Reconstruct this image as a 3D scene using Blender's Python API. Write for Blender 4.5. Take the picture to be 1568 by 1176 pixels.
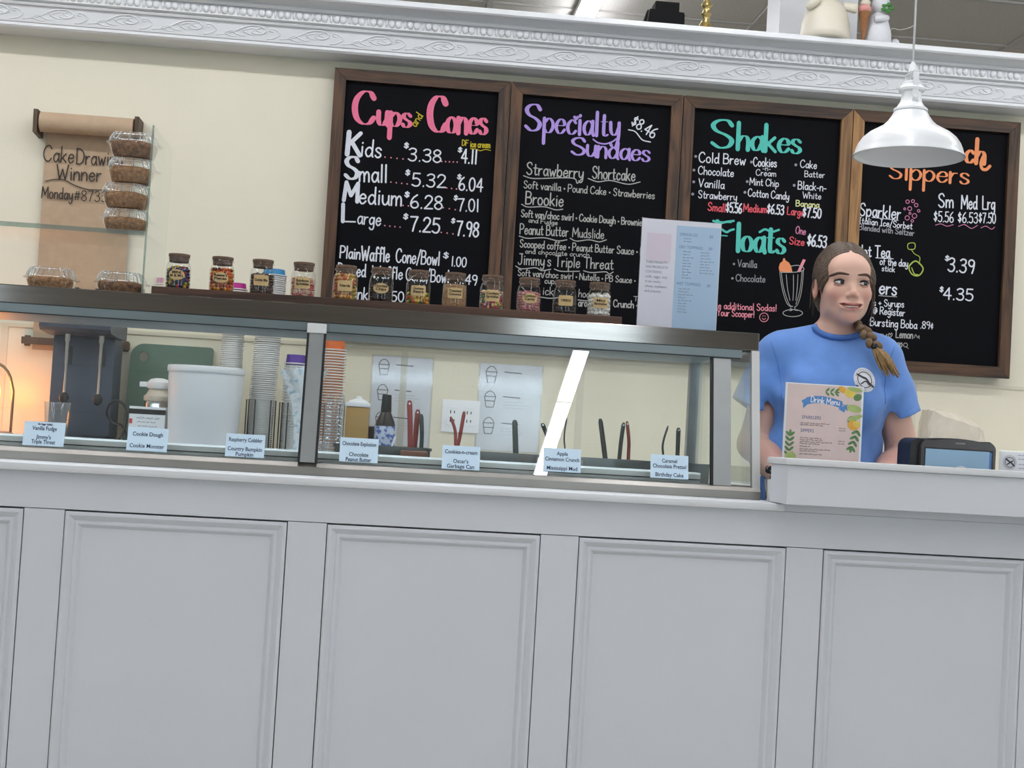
import bpy, bmesh, math, random
import numpy as np
from math import sin, cos, tan, pi, radians, sqrt, atan2, hypot
from mathutils import Vector, Matrix

# ---------------------------------------------------------------- scene, camera, sky, exposure
SC = bpy.context.scene
for o in list(bpy.data.objects):
    bpy.data.objects.remove(o)
COL = SC.collection
random.seed(7)
RNG = np.random.default_rng(7)

FPX, IW, IH = 2175.0, 1568.0, 1176.0          # focal length in pixels, image size
YAW, PITCH, ROLL = radians(5.12), radians(2.08), radians(3.33)
CAM_Z = 1.10
_f = np.array([sin(YAW) * cos(PITCH), cos(YAW) * cos(PITCH), sin(PITCH)])
_r = np.array([cos(YAW), -sin(YAW), 0.0])
_u = np.cross(_r, _f)
CR = cos(ROLL) * _r + sin(ROLL) * _u
CU = -sin(ROLL) * _r + cos(ROLL) * _u
cam_data = bpy.data.cameras.new('camera')
cam_data.sensor_width = 36.0
cam_data.lens = FPX / IW * 36.0
cam_data.clip_start, cam_data.clip_end = 0.05, 100
cam = bpy.data.objects.new('camera', cam_data)
COL.objects.link(cam)
mw = Matrix.Identity(4)
for i in range(3):
    mw[i][0], mw[i][1], mw[i][2] = CR[i], CU[i], -_f[i]
mw[2][3] = CAM_Z
cam.matrix_world = mw
SC.camera = cam

world = bpy.data.worlds.new('overcast_sky')
SC.world = world
world.use_nodes = True
bg = world.node_tree.nodes['Background']
bg.inputs[0].default_value = (0.80, 0.90, 1.0, 1)
bg.inputs[1].default_value = 5.2              # daylight outside the shop windows behind the camera
LAMP = 26.5                                   # radiance of the ceiling strip lights
SC.view_settings.view_transform = 'Standard'
SC.view_settings.look = 'None'
SC.view_settings.exposure = -0.06
SC.view_settings.gamma = 1.0
SC.view_settings.use_curve_mapping = False
SC.cycles.transparent_max_bounces = 32
SC.cycles.max_bounces = 6
SC.cycles.diffuse_bounces = 3
SC.cycles.glossy_bounces = 3
SC.cycles.adaptive_threshold = 0.02
SC.cycles.sample_clamp_indirect = 6.0
SC.cycles.caustics_reflective = False
SC.cycles.caustics_refractive = False

def at(px, py, Y):
    """world X, Z of the point seen at (px, py) on the upright plane at depth Y"""
    d = CR * (px - IW / 2) / FPX - CU * (py - IH / 2) / FPX + _f
    t = Y / d[1]
    return d[0] * t, CAM_Z + d[2] * t

# ---------------------------------------------------------------- materials
def lin(c):
    c = c / 255.0
    return c / 12.92 if c <= 0.04045 else ((c + 0.055) / 1.055) ** 2.4
def rgb(r, g, b):
    return (lin(r), lin(g), lin(b), 1.0)
MATS = {}
def mat(name, col=(200, 200, 200), rough=0.5, metal=0.0, var=0.06, scale=8.0, bump=0.0, bscale=60.0,
        spec=0.5, coat=0.0, sss=0.0, stretch=None, col2=None, emit=None, trans=0.0, sheen=0.0, rand=0.0, thr=None):
    """principled material with procedural mottling (noise in object space), optional bump"""
    if name in MATS:
        return MATS[name]
    m = bpy.data.materials.new(name)
    m.use_nodes = True
    nt = m.node_tree
    n = nt.nodes
    b = n['Principled BSDF']
    tc = n.new('ShaderNodeTexCoord')
    mp = n.new('ShaderNodeMapping')
    if stretch:
        mp.inputs['Scale'].default_value = stretch
    nt.links.new(tc.outputs['Object'], mp.inputs[0])
    nz = n.new('ShaderNodeTexNoise')
    nz.inputs['Scale'].default_value = scale
    nz.inputs['Detail'].default_value = 5
    nt.links.new(mp.outputs[0], nz.inputs['Vector'])
    mx = n.new('ShaderNodeMix')
    mx.data_type = 'RGBA'
    c = rgb(*col)
    c2 = rgb(*col2) if col2 else tuple(max(0, x * (1 - 2 * var)) for x in c[:3]) + (1,)
    mx.inputs[6].default_value = c
    mx.inputs[7].default_value = c2
    rp = n.new('ShaderNodeMapRange')
    lo, hi = thr if thr else (0.35, 0.75)
    rp.inputs[1].default_value, rp.inputs[2].default_value = lo, hi
    nt.links.new(nz.outputs[0], rp.inputs[0])
    nt.links.new(rp.outputs[0], mx.inputs[0])
    out = mx.outputs[2]
    if rand:
        oi = n.new('ShaderNodeObjectInfo')
        hv = n.new('ShaderNodeHueSaturation')
        mr = n.new('ShaderNodeMapRange')
        mr.inputs[3].default_value, mr.inputs[4].default_value = 1 - rand, 1 + rand
        nt.links.new(oi.outputs['Random'], mr.inputs[0])
        nt.links.new(mr.outputs[0], hv.inputs['Value'])
        nt.links.new(out, hv.inputs['Color'])
        out = hv.outputs[0]
    nt.links.new(out, b.inputs['Base Color'])
    b.inputs['Roughness'].default_value = rough
    b.inputs['Metallic'].default_value = metal
    b.inputs['Specular IOR Level'].default_value = spec
    b.inputs['Coat Weight'].default_value = coat
    b.inputs['Coat Roughness'].default_value = 0.08
    if sss:
        b.inputs['Subsurface Weight'].default_value = sss
        b.inputs['Subsurface Radius'].default_value = (0.012, 0.005, 0.003)
        b.inputs['Subsurface Scale'].default_value = 0.6
    if trans:
        b.inputs['Transmission Weight'].default_value = trans
    if sheen:
        b.inputs['Sheen Weight'].default_value = sheen
    if emit:
        b.inputs['Emission Color'].default_value = rgb(*emit[0])
        b.inputs['Emission Strength'].default_value = emit[1]
    if bump:
        nb = n.new('ShaderNodeTexNoise')
        nb.inputs['Scale'].default_value = bscale
        nb.inputs['Detail'].default_value = 4
        nt.links.new(mp.outputs[0], nb.inputs['Vector'])
        bp = n.new('ShaderNodeBump')
        bp.inputs['Strength'].default_value = bump
        bp.inputs['Distance'].default_value = 0.01
        nt.links.new(nb.outputs[0], bp.inputs['Height'])
        nt.links.new(bp.outputs[0], b.inputs['Normal'])
    MATS[name] = m
    return m

def clear(name, tint=(250, 253, 253), gloss=1.0, rough=0.0, haze=0.0, hazecol=(220, 225, 228)):
    """thin clear sheet: see-through with Fresnel reflections, optional milky haze"""
    if name in MATS:
        return MATS[name]
    m = bpy.data.materials.new(name)
    m.use_nodes = True
    nt = m.node_tree
    n = nt.nodes
    n.remove(n['Principled BSDF'])
    out = n['Material Output']
    tr = n.new('ShaderNodeBsdfTransparent')
    tr.inputs[0].default_value = rgb(*tint)
    gl = n.new('ShaderNodeBsdfGlossy')
    gl.inputs['Roughness'].default_value = rough
    gl.inputs['Color'].default_value = (gloss, gloss, gloss, 1)
    fr = n.new('ShaderNodeFresnel')
    ge = n.new('ShaderNodeNewGeometry')       # the far side of a thin sheet reflects like the near side
    ir = n.new('ShaderNodeMapRange')
    ir.inputs[3].default_value, ir.inputs[4].default_value = 1.5, 1 / 1.5
    nt.links.new(ge.outputs['Backfacing'], ir.inputs[0])
    nt.links.new(ir.outputs[0], fr.inputs[0])
    nz = n.new('ShaderNodeTexNoise')
    nz.inputs['Scale'].default_value = 3.0
    base = tr.outputs[0]
    if haze:
        df = n.new('ShaderNodeBsdfDiffuse')
        df.inputs[0].default_value = rgb(*hazecol)
        hz = n.new('ShaderNodeMath')
        hz.operation = 'MULTIPLY'
        hz.inputs[1].default_value = haze * 2
        nt.links.new(nz.outputs[0], hz.inputs[0])
        mh = n.new('ShaderNodeMixShader')
        nt.links.new(hz.outputs[0], mh.inputs[0])
        nt.links.new(tr.outputs[0], mh.inputs[1])
        nt.links.new(df.outputs[0], mh.inputs[2])
        base = mh.outputs[0]
    mx = n.new('ShaderNodeMixShader')
    nt.links.new(fr.outputs[0], mx.inputs[0])
    nt.links.new(base, mx.inputs[1])
    nt.links.new(gl.outputs[0], mx.inputs[2])
    nt.links.new(mx.outputs[0], out.inputs[0])
    MATS[name] = m
    return m

def wood(name, c1, c2, axis, rough=0.55, gs=26.0, rand=0.18):
    """stained wood with grain running along axis 0/2"""
    if name in MATS:
        return MATS[name]
    m = bpy.data.materials.new(name)
    m.use_nodes = True
    nt = m.node_tree
    n = nt.nodes
    b = n['Principled BSDF']
    tc = n.new('ShaderNodeTexCoord')
    oi = n.new('ShaderNodeObjectInfo')
    mp = n.new('ShaderNodeMapping')
    s = [gs, gs, gs]
    s[axis] = gs * 0.07
    mp.inputs['Scale'].default_value = s
    nt.links.new(tc.outputs['Object'], mp.inputs[0])
    sc = n.new('ShaderNodeVectorMath')
    sc.operation = 'MULTIPLY'
    sc.inputs[1].default_value = (37, 37, 37)
    nt.links.new(oi.outputs['Random'], sc.inputs[0])
    nt.links.new(sc.outputs[0], mp.inputs['Location'])
    nz = n.new('ShaderNodeTexNoise')
    nz.inputs['Scale'].default_value = 1.6
    nz.inputs['Detail'].default_value = 6
    nz.inputs['Distortion'].default_value = 1.2
    nt.links.new(mp.outputs[0], nz.inputs['Vector'])
    cr = n.new('ShaderNodeValToRGB')
    cr.color_ramp.elements[0].position, cr.color_ramp.elements[0].color = 0.36, rgb(*c2)
    cr.color_ramp.elements[1].position, cr.color_ramp.elements[1].color = 0.62, rgb(*c1)
    nt.links.new(nz.outputs[0], cr.inputs[0])
    hv = n.new('ShaderNodeHueSaturation')
    mr = n.new('ShaderNodeMapRange')
    mr.inputs[3].default_value, mr.inputs[4].default_value = 1 - rand, 1 + rand
    nt.links.new(oi.outputs['Random'], mr.inputs[0])
    nt.links.new(mr.outputs[0], hv.inputs['Value'])
    nt.links.new(cr.outputs[0], hv.inputs['Color'])
    nt.links.new(hv.outputs[0], b.inputs['Base Color'])
    b.inputs['Roughness'].default_value = rough
    bp = n.new('ShaderNodeBump')
    bp.inputs['Strength'].default_value = 0.25
    bp.inputs['Distance'].default_value = 0.004
    nt.links.new(nz.outputs[0], bp.inputs['Height'])
    nt.links.new(bp.outputs[0], b.inputs['Normal'])
    MATS[name] = m
    return m

# ---------------------------------------------------------------- mesh building
class MB:
    """collects vertices and faces of one mesh"""
    def __init__(self):
        self.v, self.f, self.mi, self.cur = [], [], [], 0
    def add(self, vs, fs):
        k = len(self.v)
        self.v.extend([tuple(float(c) for c in p) for p in vs])
        self.f.extend([tuple(i + k for i in f) for f in fs])
        self.mi.extend([self.cur] * len(fs))
        return self
    def box(self, x0, x1, y0, y1, z0, z1, bev=0.0):
        if bev <= 0:
            vs = [(x, y, z) for x in (x0, x1) for y in (y0, y1) for z in (z0, z1)]
            return self.add(vs, [(0, 1, 3, 2), (4, 6, 7, 5), (0, 4, 5, 1), (2, 3, 7, 6), (0, 2, 6, 4), (1, 5, 7, 3)])
        bm = bmesh.new()
        bmesh.ops.create_cube(bm, size=1)
        for v in bm.verts:
            v.co = Vector(((x0 + x1) / 2 + v.co.x * (x1 - x0), (y0 + y1) / 2 + v.co.y * (y1 - y0), (z0 + z1) / 2 + v.co.z * (z1 - z0)))
        bmesh.ops.bevel(bm, geom=bm.edges[:], offset=bev, segments=2, affect='EDGES', profile=0.6)
        return self.bm(bm)
    def bm(self, bm, mtx=None):
        bm.verts.ensure_lookup_table()
        for i, v in enumerate(bm.verts):
            v.index = i
        vs = [(mtx @ v.co if mtx else v.co)[:] for v in bm.verts]
        fs = [[v.index for v in f.verts] for f in bm.faces]
        bm.free()
        return self.add(vs, fs)
    def lathe(self, prof, c=(0, 0, 0), n=24, axis=(0, 0, 1), cap0=True, cap1=True, sx=1.0, sy=1.0):
        """prof: list of (radius, height) turned about an axis through c"""
        a = Vector(axis).normalized()
        q = a.to_track_quat('Z', 'Y').to_matrix()
        vs, fs = [], []
        for r, h in prof:
            for k in range(n):
                t = 2 * pi * k / n
                vs.append(Vector(c) + q @ Vector((r * cos(t) * sx, r * sin(t) * sy, h)))
        m = len(prof)
        for i in range(m - 1):
            for k in range(n):
                k2 = (k + 1) % n
                fs.append((i * n + k, i * n + k2, (i + 1) * n + k2, (i + 1) * n + k))
        if cap0 and prof[0][0] > 1e-6:
            fs.append(tuple(range(n))[::-1])
        if cap1 and prof[-1][0] > 1e-6:
            fs.append(tuple((m - 1) * n + k for k in range(n)))
        return self.add(vs, fs)
    def tube(self, pts, r, n=8, closed=False, cap=True):
        """round tube along pts; r is a radius or a list of radii"""
        P = [Vector(p) for p in pts]
        m = len(P)
        rr = r if isinstance(r, (list, tuple)) else [r] * m
        vs, fs = [], []
        up = None
        for i in range(m):
            a = P[(i - 1) % m] if (closed or i > 0) else P[i]
            b = P[(i + 1) % m] if (closed or i < m - 1) else P[i]
            t = (b - a).normalized()
            if up is None:
                up = t.orthogonal().normalized()
            up = (up - t * up.dot(t))
            up = up.normalized() if up.length > 1e-6 else t.orthogonal().normalized()
            s = t.cross(up)
            for k in range(n):
                w = 2 * pi * k / n
                vs.append(P[i] + (up * cos(w) + s * sin(w)) * rr[i])
        for i in range(m if closed else m - 1):
            j = (i + 1) % m
            for k in range(n):
                k2 = (k + 1) % n
                fs.append((i * n + k, i * n + k2, j * n + k2, j * n + k))
        if cap and not closed:
            fs.append(tuple(range(n))[::-1])
            fs.append(tuple((m - 1) * n + k for k in range(n)))
        return self.add(vs, fs)
    def prism(self, poly, y0, y1, plane='xz'):
        """polygon (a, b) extruded: 'xz' along y, 'yz' along x, 'xy' along z"""
        f = {'xz': lambda a, b, t: (a, t, b), 'yz': lambda a, b, t: (t, a, b), 'xy': lambda a, b, t: (a, b, t)}[plane]
        m = len(poly)
        vs = [f(a, b, y0) for a, b in poly] + [f(a, b, y1) for a, b in poly]
        fs = [(i, (i + 1) % m, m + (i + 1) % m, m + i) for i in range(m)]
        fs += [tuple(range(m))[::-1], tuple(range(m, 2 * m))]
        return self.add(vs, fs)
    def ball(self, c, rx, ry=None, rz=None, n=14, m=9, mtx=None):
        ry = rx if ry is None else ry
        rz = rx if rz is None else rz
        vs, fs = [], []
        for i in range(m + 1):
            ph = pi * i / m
            for k in range(n):
                t = 2 * pi * k / n
                p = Vector((rx * sin(ph) * cos(t), ry * sin(ph) * sin(t), rz * cos(ph)))
                if mtx:
                    p = mtx @ p
                vs.append(Vector(c) + p)
        for i in range(m):
            for k in range(n):
                k2 = (k + 1) % n
                fs.append((i * n + k, (i + 1) * n + k, (i + 1) * n + k2, i * n + k2))
        return self.add(vs, fs)
    def quad(self, a, b, c, d):
        return self.add([a, b, c, d], [(0, 1, 2, 3)])

def obj(name, mb, m, parent=None, smooth=False, auto=None, off=None):
    """links the collected mesh as one object; vertices are given in the frame of the thing (or world minus off)"""
    me = bpy.data.meshes.new(name)
    V = mb.v
    if off is not None:
        V = [(a - off[0], b - off[1], c - off[2]) for a, b, c in V]
    me.from_pydata(V, [], mb.f)
    bm = bmesh.new()
    bm.from_mesh(me)
    bmesh.ops.remove_doubles(bm, verts=bm.verts, dist=1e-6)
    bmesh.ops.recalc_face_normals(bm, faces=bm.faces)
    bm.to_mesh(me)
    bm.free()
    for x in (m if isinstance(m, (list, tuple)) else [m]):
        me.materials.append(x)
    if isinstance(m, (list, tuple)) and len(me.polygons) == len(mb.mi):
        me.polygons.foreach_set('material_index', mb.mi)
    if smooth:
        me.polygons.foreach_set('use_smooth', [True] * len(me.polygons))
        if auto:
            me.set_sharp_from_angle(angle=radians(auto))
    o = bpy.data.objects.new(name, me)
    COL.objects.link(o)
    if parent is not None:
        o.parent = parent
    return o
def tag(o, label, cat, group=None):
    o['label'] = label
    o['category'] = cat
    if group:
        o['group'] = group
    return o
def thing(name, label, cat, loc=(0, 0, 0), rot=(0, 0, 0), group=None):
    o = bpy.data.objects.new(name, None)
    o.empty_display_size = 0.05
    COL.objects.link(o)
    o.location = loc
    o.rotation_euler = rot
    return tag(o, label, cat, group)
def part(name, mb, m, th, world=False, smooth=False, auto=None):
    """a part of a thing (or of a part); world=True when the mesh was laid out in world coordinates"""
    root = th
    while root.parent:
        root = root.parent
    return obj(name, mb, m, th, smooth, auto, tuple(root.location) if world else None)
def solo(name, mb, m, label, cat, loc, group=None, smooth=False, auto=None, rot=None):
    """a thing that is one mesh, laid out in world coordinates, with its origin at its base"""
    o = obj(name, mb, m, None, smooth, auto, loc)
    o.location = loc
    if rot:
        o.rotation_euler = rot
    return tag(o, label, cat, group)
def struct(name, mb, m, parent=None, smooth=False, auto=None):
    o = obj(name, mb, m, parent, smooth, auto)
    o['kind'] = 'structure'
    return o
def copy_tree(o, parent=None):
    c = o.copy()
    COL.objects.link(c)
    c.parent = parent
    for ch in o.children:
        copy_tree(ch, c)
    return c
def arc(cx, cy, r, a0, a1, n, ry=None):
    ry = r if ry is None else ry
    return [(cx + r * cos(radians(a0 + (a1 - a0) * i / n)), cy + ry * sin(radians(a0 + (a1 - a0) * i / n))) for i in range(n + 1)]
def smooth_path(pts, n=8, closed=False):
    """Catmull-Rom through points of any dimension"""
    P = [np.array(p, float) for p in pts]
    if len(P) < 3:
        return [P[0] + (P[-1] - P[0]) * t for t in np.linspace(0, 1, max(2, n // 2))] if len(P) == 2 else P
    out = []
    m = len(P)
    for i in range(m if closed else m - 1):
        p1, p2 = P[i], P[(i + 1) % m]
        p0 = P[i - 1] if (i > 0 or closed) else 2 * p1 - p2
        p3 = P[(i + 2) % m] if (i + 2 < m or closed) else 2 * p2 - p1
        for k in range(n):
            t = k / n
            out.append(0.5 * ((2 * p1) + (-p0 + p2) * t + (2 * p0 - 5 * p1 + 4 * p2 - p3) * t * t + (-p0 + 3 * p1 - 3 * p2 + p3) * t ** 3))
    if not closed:
        out.append(P[-1])
    return out
# ---------------------------------------------------------------- hand lettering: a single-stroke alphabet
GL = {}
def _g(s):
    for line in s.strip().split('\n'):
        ch, w, st = line.split(' ', 2)
        GL[ch] = (float(w), [[tuple(float(q) for q in p.split()) for p in t.split(',')] for t in st.split('|')])
_g("""
A .62 0 0,.31 1|.31 1,.62 0|.12 .36,.5 .36
B .52 0 0,0 1|0 1,.34 .97,.45 .77,.33 .56,.02 .53|.02 .53,.4 .5,.52 .28,.38 .04,0 0
C .58 .56 .8,.44 .98,.24 .98,.06 .78,0 .48,.07 .17,.25 .01,.44 .03,.57 .2
D .56 0 0,0 1|0 1,.3 .95,.52 .74,.56 .47,.48 .19,.28 .03,0 0
E .48 .48 1,0 1|0 1,0 0|0 0,.48 0|0 .52,.4 .52
F .5 .5 1,0 1|0 1,0 0|0 .52,.38 .52
G .6 .56 .82,.42 .98,.24 .98,.06 .78,0 .48,.07 .17,.25 .01,.45 .04,.58 .25,.58 .45|.34 .45,.6 .45
H .56 0 0,0 1|.56 0,.56 1|0 .5,.56 .5
I .3 .15 0,.15 1|0 1,.3 1|0 0,.3 0
J .45 .36 1,.36 .3,.28 .05,.12 0,0 .16|.12 1,.45 1
K .52 0 0,0 1|.5 1,.02 .42|.16 .56,.54 0
L .46 0 1,0 0|0 0,.46 0
M .72 0 0,.05 1|.05 1,.36 .3|.36 .3,.67 1|.67 1,.72 0
N .58 0 0,0 1|0 1,.58 0|.58 0,.58 1
O .62 .31 1,.1 .85,0 .5,.1 .13,.31 0,.52 .13,.62 .5,.52 .85,.31 1
P .5 0 0,0 1|0 1,.34 .98,.5 .76,.36 .5,.02 .46
Q .64 .31 1,.1 .85,0 .5,.1 .13,.31 0,.52 .13,.62 .5,.52 .85,.31 1|.36 .25,.66 -.06
R .52 0 0,0 1|0 1,.34 .98,.48 .76,.34 .53,.02 .5|.2 .5,.54 0
S .5 .47 .82,.36 .99,.16 .97,.04 .8,.12 .6,.34 .46,.47 .28,.4 .06,.2 0,.02 .16
T .56 0 1,.56 1|.28 1,.28 0
U .56 0 1,.01 .3,.12 .04,.3 0,.48 .08,.56 .32,.56 1
V .56 0 1,.28 0|.28 0,.56 1
W .8 0 1,.2 0|.2 0,.4 .7|.4 .7,.6 0|.6 0,.8 1
X .54 0 0,.54 1|0 1,.54 0
Y .54 0 1,.27 .48|.54 1,.27 .48|.27 .48,.27 0
Z .52 0 1,.52 1|.52 1,0 0|0 0,.52 0
a .4 .38 .45,.22 .56,.05 .42,.02 .2,.12 .01,.27 .06,.38 .3|.39 .55,.38 .2,.44 0
b .4 0 1,0 .02|.01 .35,.2 .56,.37 .42,.38 .18,.24 0,.02 .1
c .36 .36 .44,.22 .56,.05 .42,.01 .22,.1 .02,.25 .01,.37 .13
d .42 .38 .42,.22 .55,.05 .42,.01 .2,.12 .01,.27 .05,.38 .25|.4 1,.39 .15,.44 0
e .38 .02 .3,.34 .32,.34 .48,.2 .56,.05 .42,.01 .2,.12 .01,.26 .02,.38 .15
f .3 .36 .9,.26 1,.14 .9,.13 .5,.12 0|0 .54,.3 .56
g .4 .37 .42,.22 .55,.05 .42,.01 .22,.12 .04,.27 .1,.37 .3|.39 .55,.38 -.12,.3 -.32,.14 -.34,.03 -.22
h .4 0 1,0 0|.01 .3,.15 .52,.3 .53,.38 .36,.38 0
i .1 .05 .55,.05 0|.05 .76,.06 .79
j .2 .15 .55,.15 -.15,.08 -.33,-.06 -.3|.15 .76,.16 .79
k .38 0 1,0 0|.34 .56,.02 .22|.1 .3,.38 0
l .1 .05 1,.05 0
m .6 0 .55,0 0|.01 .35,.13 .54,.25 .5,.29 .3,.29 0|.3 .35,.42 .55,.54 .5,.58 .3,.58 0
n .38 0 .55,0 0|.01 .33,.16 .55,.31 .52,.37 .34,.37 0
o .4 .2 .56,.05 .46,0 .27,.06 .06,.2 0,.34 .07,.4 .28,.34 .47,.2 .56
p .4 0 .55,0 -.36|.01 .38,.2 .56,.36 .44,.39 .24,.28 .03,.12 .01,.01 .14
q .4 .38 .42,.22 .55,.05 .42,.01 .2,.12 .01,.27 .05,.38 .25|.39 .55,.39 -.36
r .28 0 .55,0 0|.01 .3,.12 .5,.28 .53
s .34 .32 .46,.2 .56,.07 .53,.03 .41,.14 .31,.28 .22,.31 .1,.2 0,.08 .01,0 .1
t .3 .14 .86,.13 .15,.2 .01,.32 .06|0 .56,.3 .57
u .38 0 .55,.01 .2,.1 .02,.24 .04,.36 .25|.37 .55,.37 .12,.42 0
v .36 0 .55,.18 0|.18 0,.36 .55
w .54 0 .55,.13 0|.13 0,.27 .42|.27 .42,.4 0|.4 0,.54 .55
x .36 0 .55,.36 0|.36 .55,0 0
y .38 0 .55,.03 .2,.15 .06,.28 .14,.36 .35|.38 .55,.37 .0,.28 -.3,.12 -.34,.02 -.22
z .36 0 .55,.36 .55|.36 .55,0 0|0 0,.36 0
0 .46 .23 1,.06 .85,0 .5,.07 .14,.23 0,.39 .14,.46 .5,.4 .86,.23 1
1 .16 .1 1,.1 0
2 .46 .02 .78,.1 .95,.26 1,.42 .88,.42 .66,.24 .34,0 0|0 0,.48 .02
3 .46 .03 .88,.2 1,.4 .93,.42 .72,.28 .56,.16 .54|.16 .54,.36 .5,.46 .28,.36 .04,.16 0,0 .12
4 .48 .36 0,.36 1|.36 1,0 .34|0 .34,.5 .34
5 .46 .44 1,.08 1|.08 1,.05 .56|.05 .56,.24 .62,.42 .5,.46 .28,.36 .05,.18 0,0 .1
6 .46 .38 1,.14 .75,.01 .38,.06 .1,.24 0,.42 .1,.45 .3,.34 .48,.16 .46,.03 .28
7 .46 0 .98,.46 1|.46 1,.28 .5,.18 0
8 .44 .22 .54,.05 .66,.04 .86,.22 1,.4 .87,.38 .67,.22 .54,.04 .38,.01 .16,.22 0,.43 .16,.4 .39,.22 .54
9 .44 .41 .74,.32 .54,.14 .53,.02 .7,.06 .92,.24 1,.4 .88,.42 .62,.38 .3,.3 0
$ .4 .37 .75,.26 .85,.1 .83,.04 .7,.14 .56,.3 .44,.36 .3,.26 .15,.1 .15,.0 .27|.2 1,.2 0
. .08 .04 .0,.05 .04
, .08 .05 .05,.0 -.12
' .06 .04 1,.03 .82
! .08 .04 1,.04 .28|.04 .02,.05 .06
/ .34 0 -.1,.34 1.05
- .26 0 .3,.26 .3
+ .36 0 .4,.36 .4|.18 .6,.18 .2
# .5 .18 .9,.1 .1|.4 .9,.32 .1|.02 .65,.5 .65|0 .35,.48 .35
& .5 .5 0,.08 .7,.14 .95,.28 .98,.34 .8,.05 .35,.06 .06,.25 0,.46 .3
@ .6 .4 .5,.25 .55,.18 .3,.28 .15,.42 .3,.42 .55|.42 .3,.5 .2,.6 .4,.5 .75,.3 .82,.08 .65,.02 .35,.14 .05,.4 0
( .2 .18 1.05,.02 .6,.02 .3,.18 -.15
* .12 .02 .3,.1 .42|.1 .3,.02 .42|.0 .36,.12 .36
^ .3 .15 .75,.15 .15|.3 .55,.0 .35|.0 .55,.3 .35
""")
GL['\u00a2'] = (.3, [[(.28, .55), (.16, .62), (.03, .5), (.02, .3), (.14, .18), (.28, .25)], [(.16, .8), (.15, 0)]])

_lay = [0]
def ribbon(mb, P, wf, Y, caps=True):
    """flat brush stroke through plane points P (x, z) at depth Y; wf(i, direction) gives the full width"""
    P = [np.array(p, float) for p in P]
    Q = [P[0]]
    for p in P[1:]:
        if np.linalg.norm(p - Q[-1]) > 1e-6:
            Q.append(p)
    P = Q
    _lay[0] = (_lay[0] + 1) % 12
    Y = Y - 6e-5 * _lay[0]
    m = len(P)
    if m == 1:
        w = wf(0, np.array([0, 1.0]))
        P = [P[0], P[0] + np.array([w * .05, 0])]
        m = 2
    L, R_ = [], []
    ds = []
    for i in range(m):
        d = P[min(i + 1, m - 1)] - P[max(i - 1, 0)]
        d = d / (np.linalg.norm(d) + 1e-12)
        ds.append(d)
        w = wf(i, d) / 2
        nrm = np.array([-d[1], d[0]])
        L.append(P[i] + nrm * w)
        R_.append(P[i] - nrm * w)
    vs = [(p[0], Y - 2e-6 * i, p[1]) for i, p in enumerate(L)] + [(p[0], Y - 2e-6 * i, p[1]) for i, p in enumerate(R_)]
    mb.add(vs, [(i, i + 1, m + i + 1, m + i) for i in range(m - 1)])
    if caps:
        for i, sg in ((0, -1), (m - 1, 1)):
            w = wf(i, ds[i]) / 2
            a0 = atan2(ds[i][1] * sg, ds[i][0] * sg)
            Yc = Y - 2e-6 * i - 1e-6
            ring = [(P[i][0] + w * cos(a0 + t), Yc, P[i][1] + w * sin(a0 + t)) for t in np.linspace(-pi / 2, pi / 2, 5)]
            mb.add([(P[i][0], Yc, P[i][1])] + ring, [(0, k, k + 1) for k in range(1, 5)])

def lettering(mb, text, p0, p1, h, Y, pen=0.11, style='pen', xh=0.55, gap=0.16, asc=1.0, slant=0.0, desc=1.0, fit=True, thin=0.22):
    """writes text from p0 to p1 (plane x, z) with cap height h; pen is the stroke width as a share of h"""
    p0, p1 = np.array(p0, float), np.array(p1, float)
    tot = 0.0
    items = []
    for ch in text:
        if ch == ' ':
            tot += 0.32
            continue
        w, st = GL.get(ch, GL['o'])
        items.append((tot, ch, st))
        tot += w + gap
    tot -= gap
    L = np.linalg.norm(p1 - p0)
    u = (p1 - p0) / L
    v = np.array([-u[1], u[0]])
    sx = L / tot if fit else h
    for x0, ch, st in items:
        low = ch.islower()
        for s in st:
            closed = len(s) > 3 and s[0] == s[-1]
            pts = smooth_path(s[:-1] if closed else s, 5, closed) if len(s) > 2 else [np.array(q) for q in s]
            if closed:
                pts = pts + [pts[0]]
            W = []
            for q in pts:
                x, y = float(q[0]), float(q[1])
                if low:
                    y = y * xh / .55 if 0 <= y <= .55 else (xh + (y - .55) / .45 * (asc - xh) if y > 0 else y * desc)
                W.append(p0 + u * ((x0 + x + slant * y) * sx) + v * (y * h))
            pw = pen * h
            if style == 'brush':
                f = lambda i, d: pw * (thin + (1 - thin) * abs(d @ v) ** 1.3)
            else:
                f = lambda i, d: pw
            ribbon(mb, W, f, Y)

def printed(mb, text, x, z, size, Y, align='CENTER', width=None, bold=0.0, spacing=1.0):
    """typeset text (built-in font) turned to mesh on the plane Y, facing -Y, baseline at z"""
    cu = bpy.data.curves.new('type', 'FONT')
    cu.body = text
    cu.size = size
    cu.align_x = align
    cu.offset = bold
    cu.space_character = spacing
    cu.resolution_u = 3
    ob = bpy.data.objects.new('type', cu)
    me = bpy.data.meshes.new_from_object(ob)
    s = 1.0
    if width and len(me.vertices):
        xs = [q.co.x for q in me.vertices]
        s = width / max(1e-6, max(xs) - min(xs))
    mb.add([(x + q.co.x * s, Y, z + q.co.y) for q in me.vertices], [tuple(p.vertices) for p in me.polygons])
    bpy.data.objects.remove(ob)
    bpy.data.meshes.remove(me)
    bpy.data.curves.remove(cu)
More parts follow.
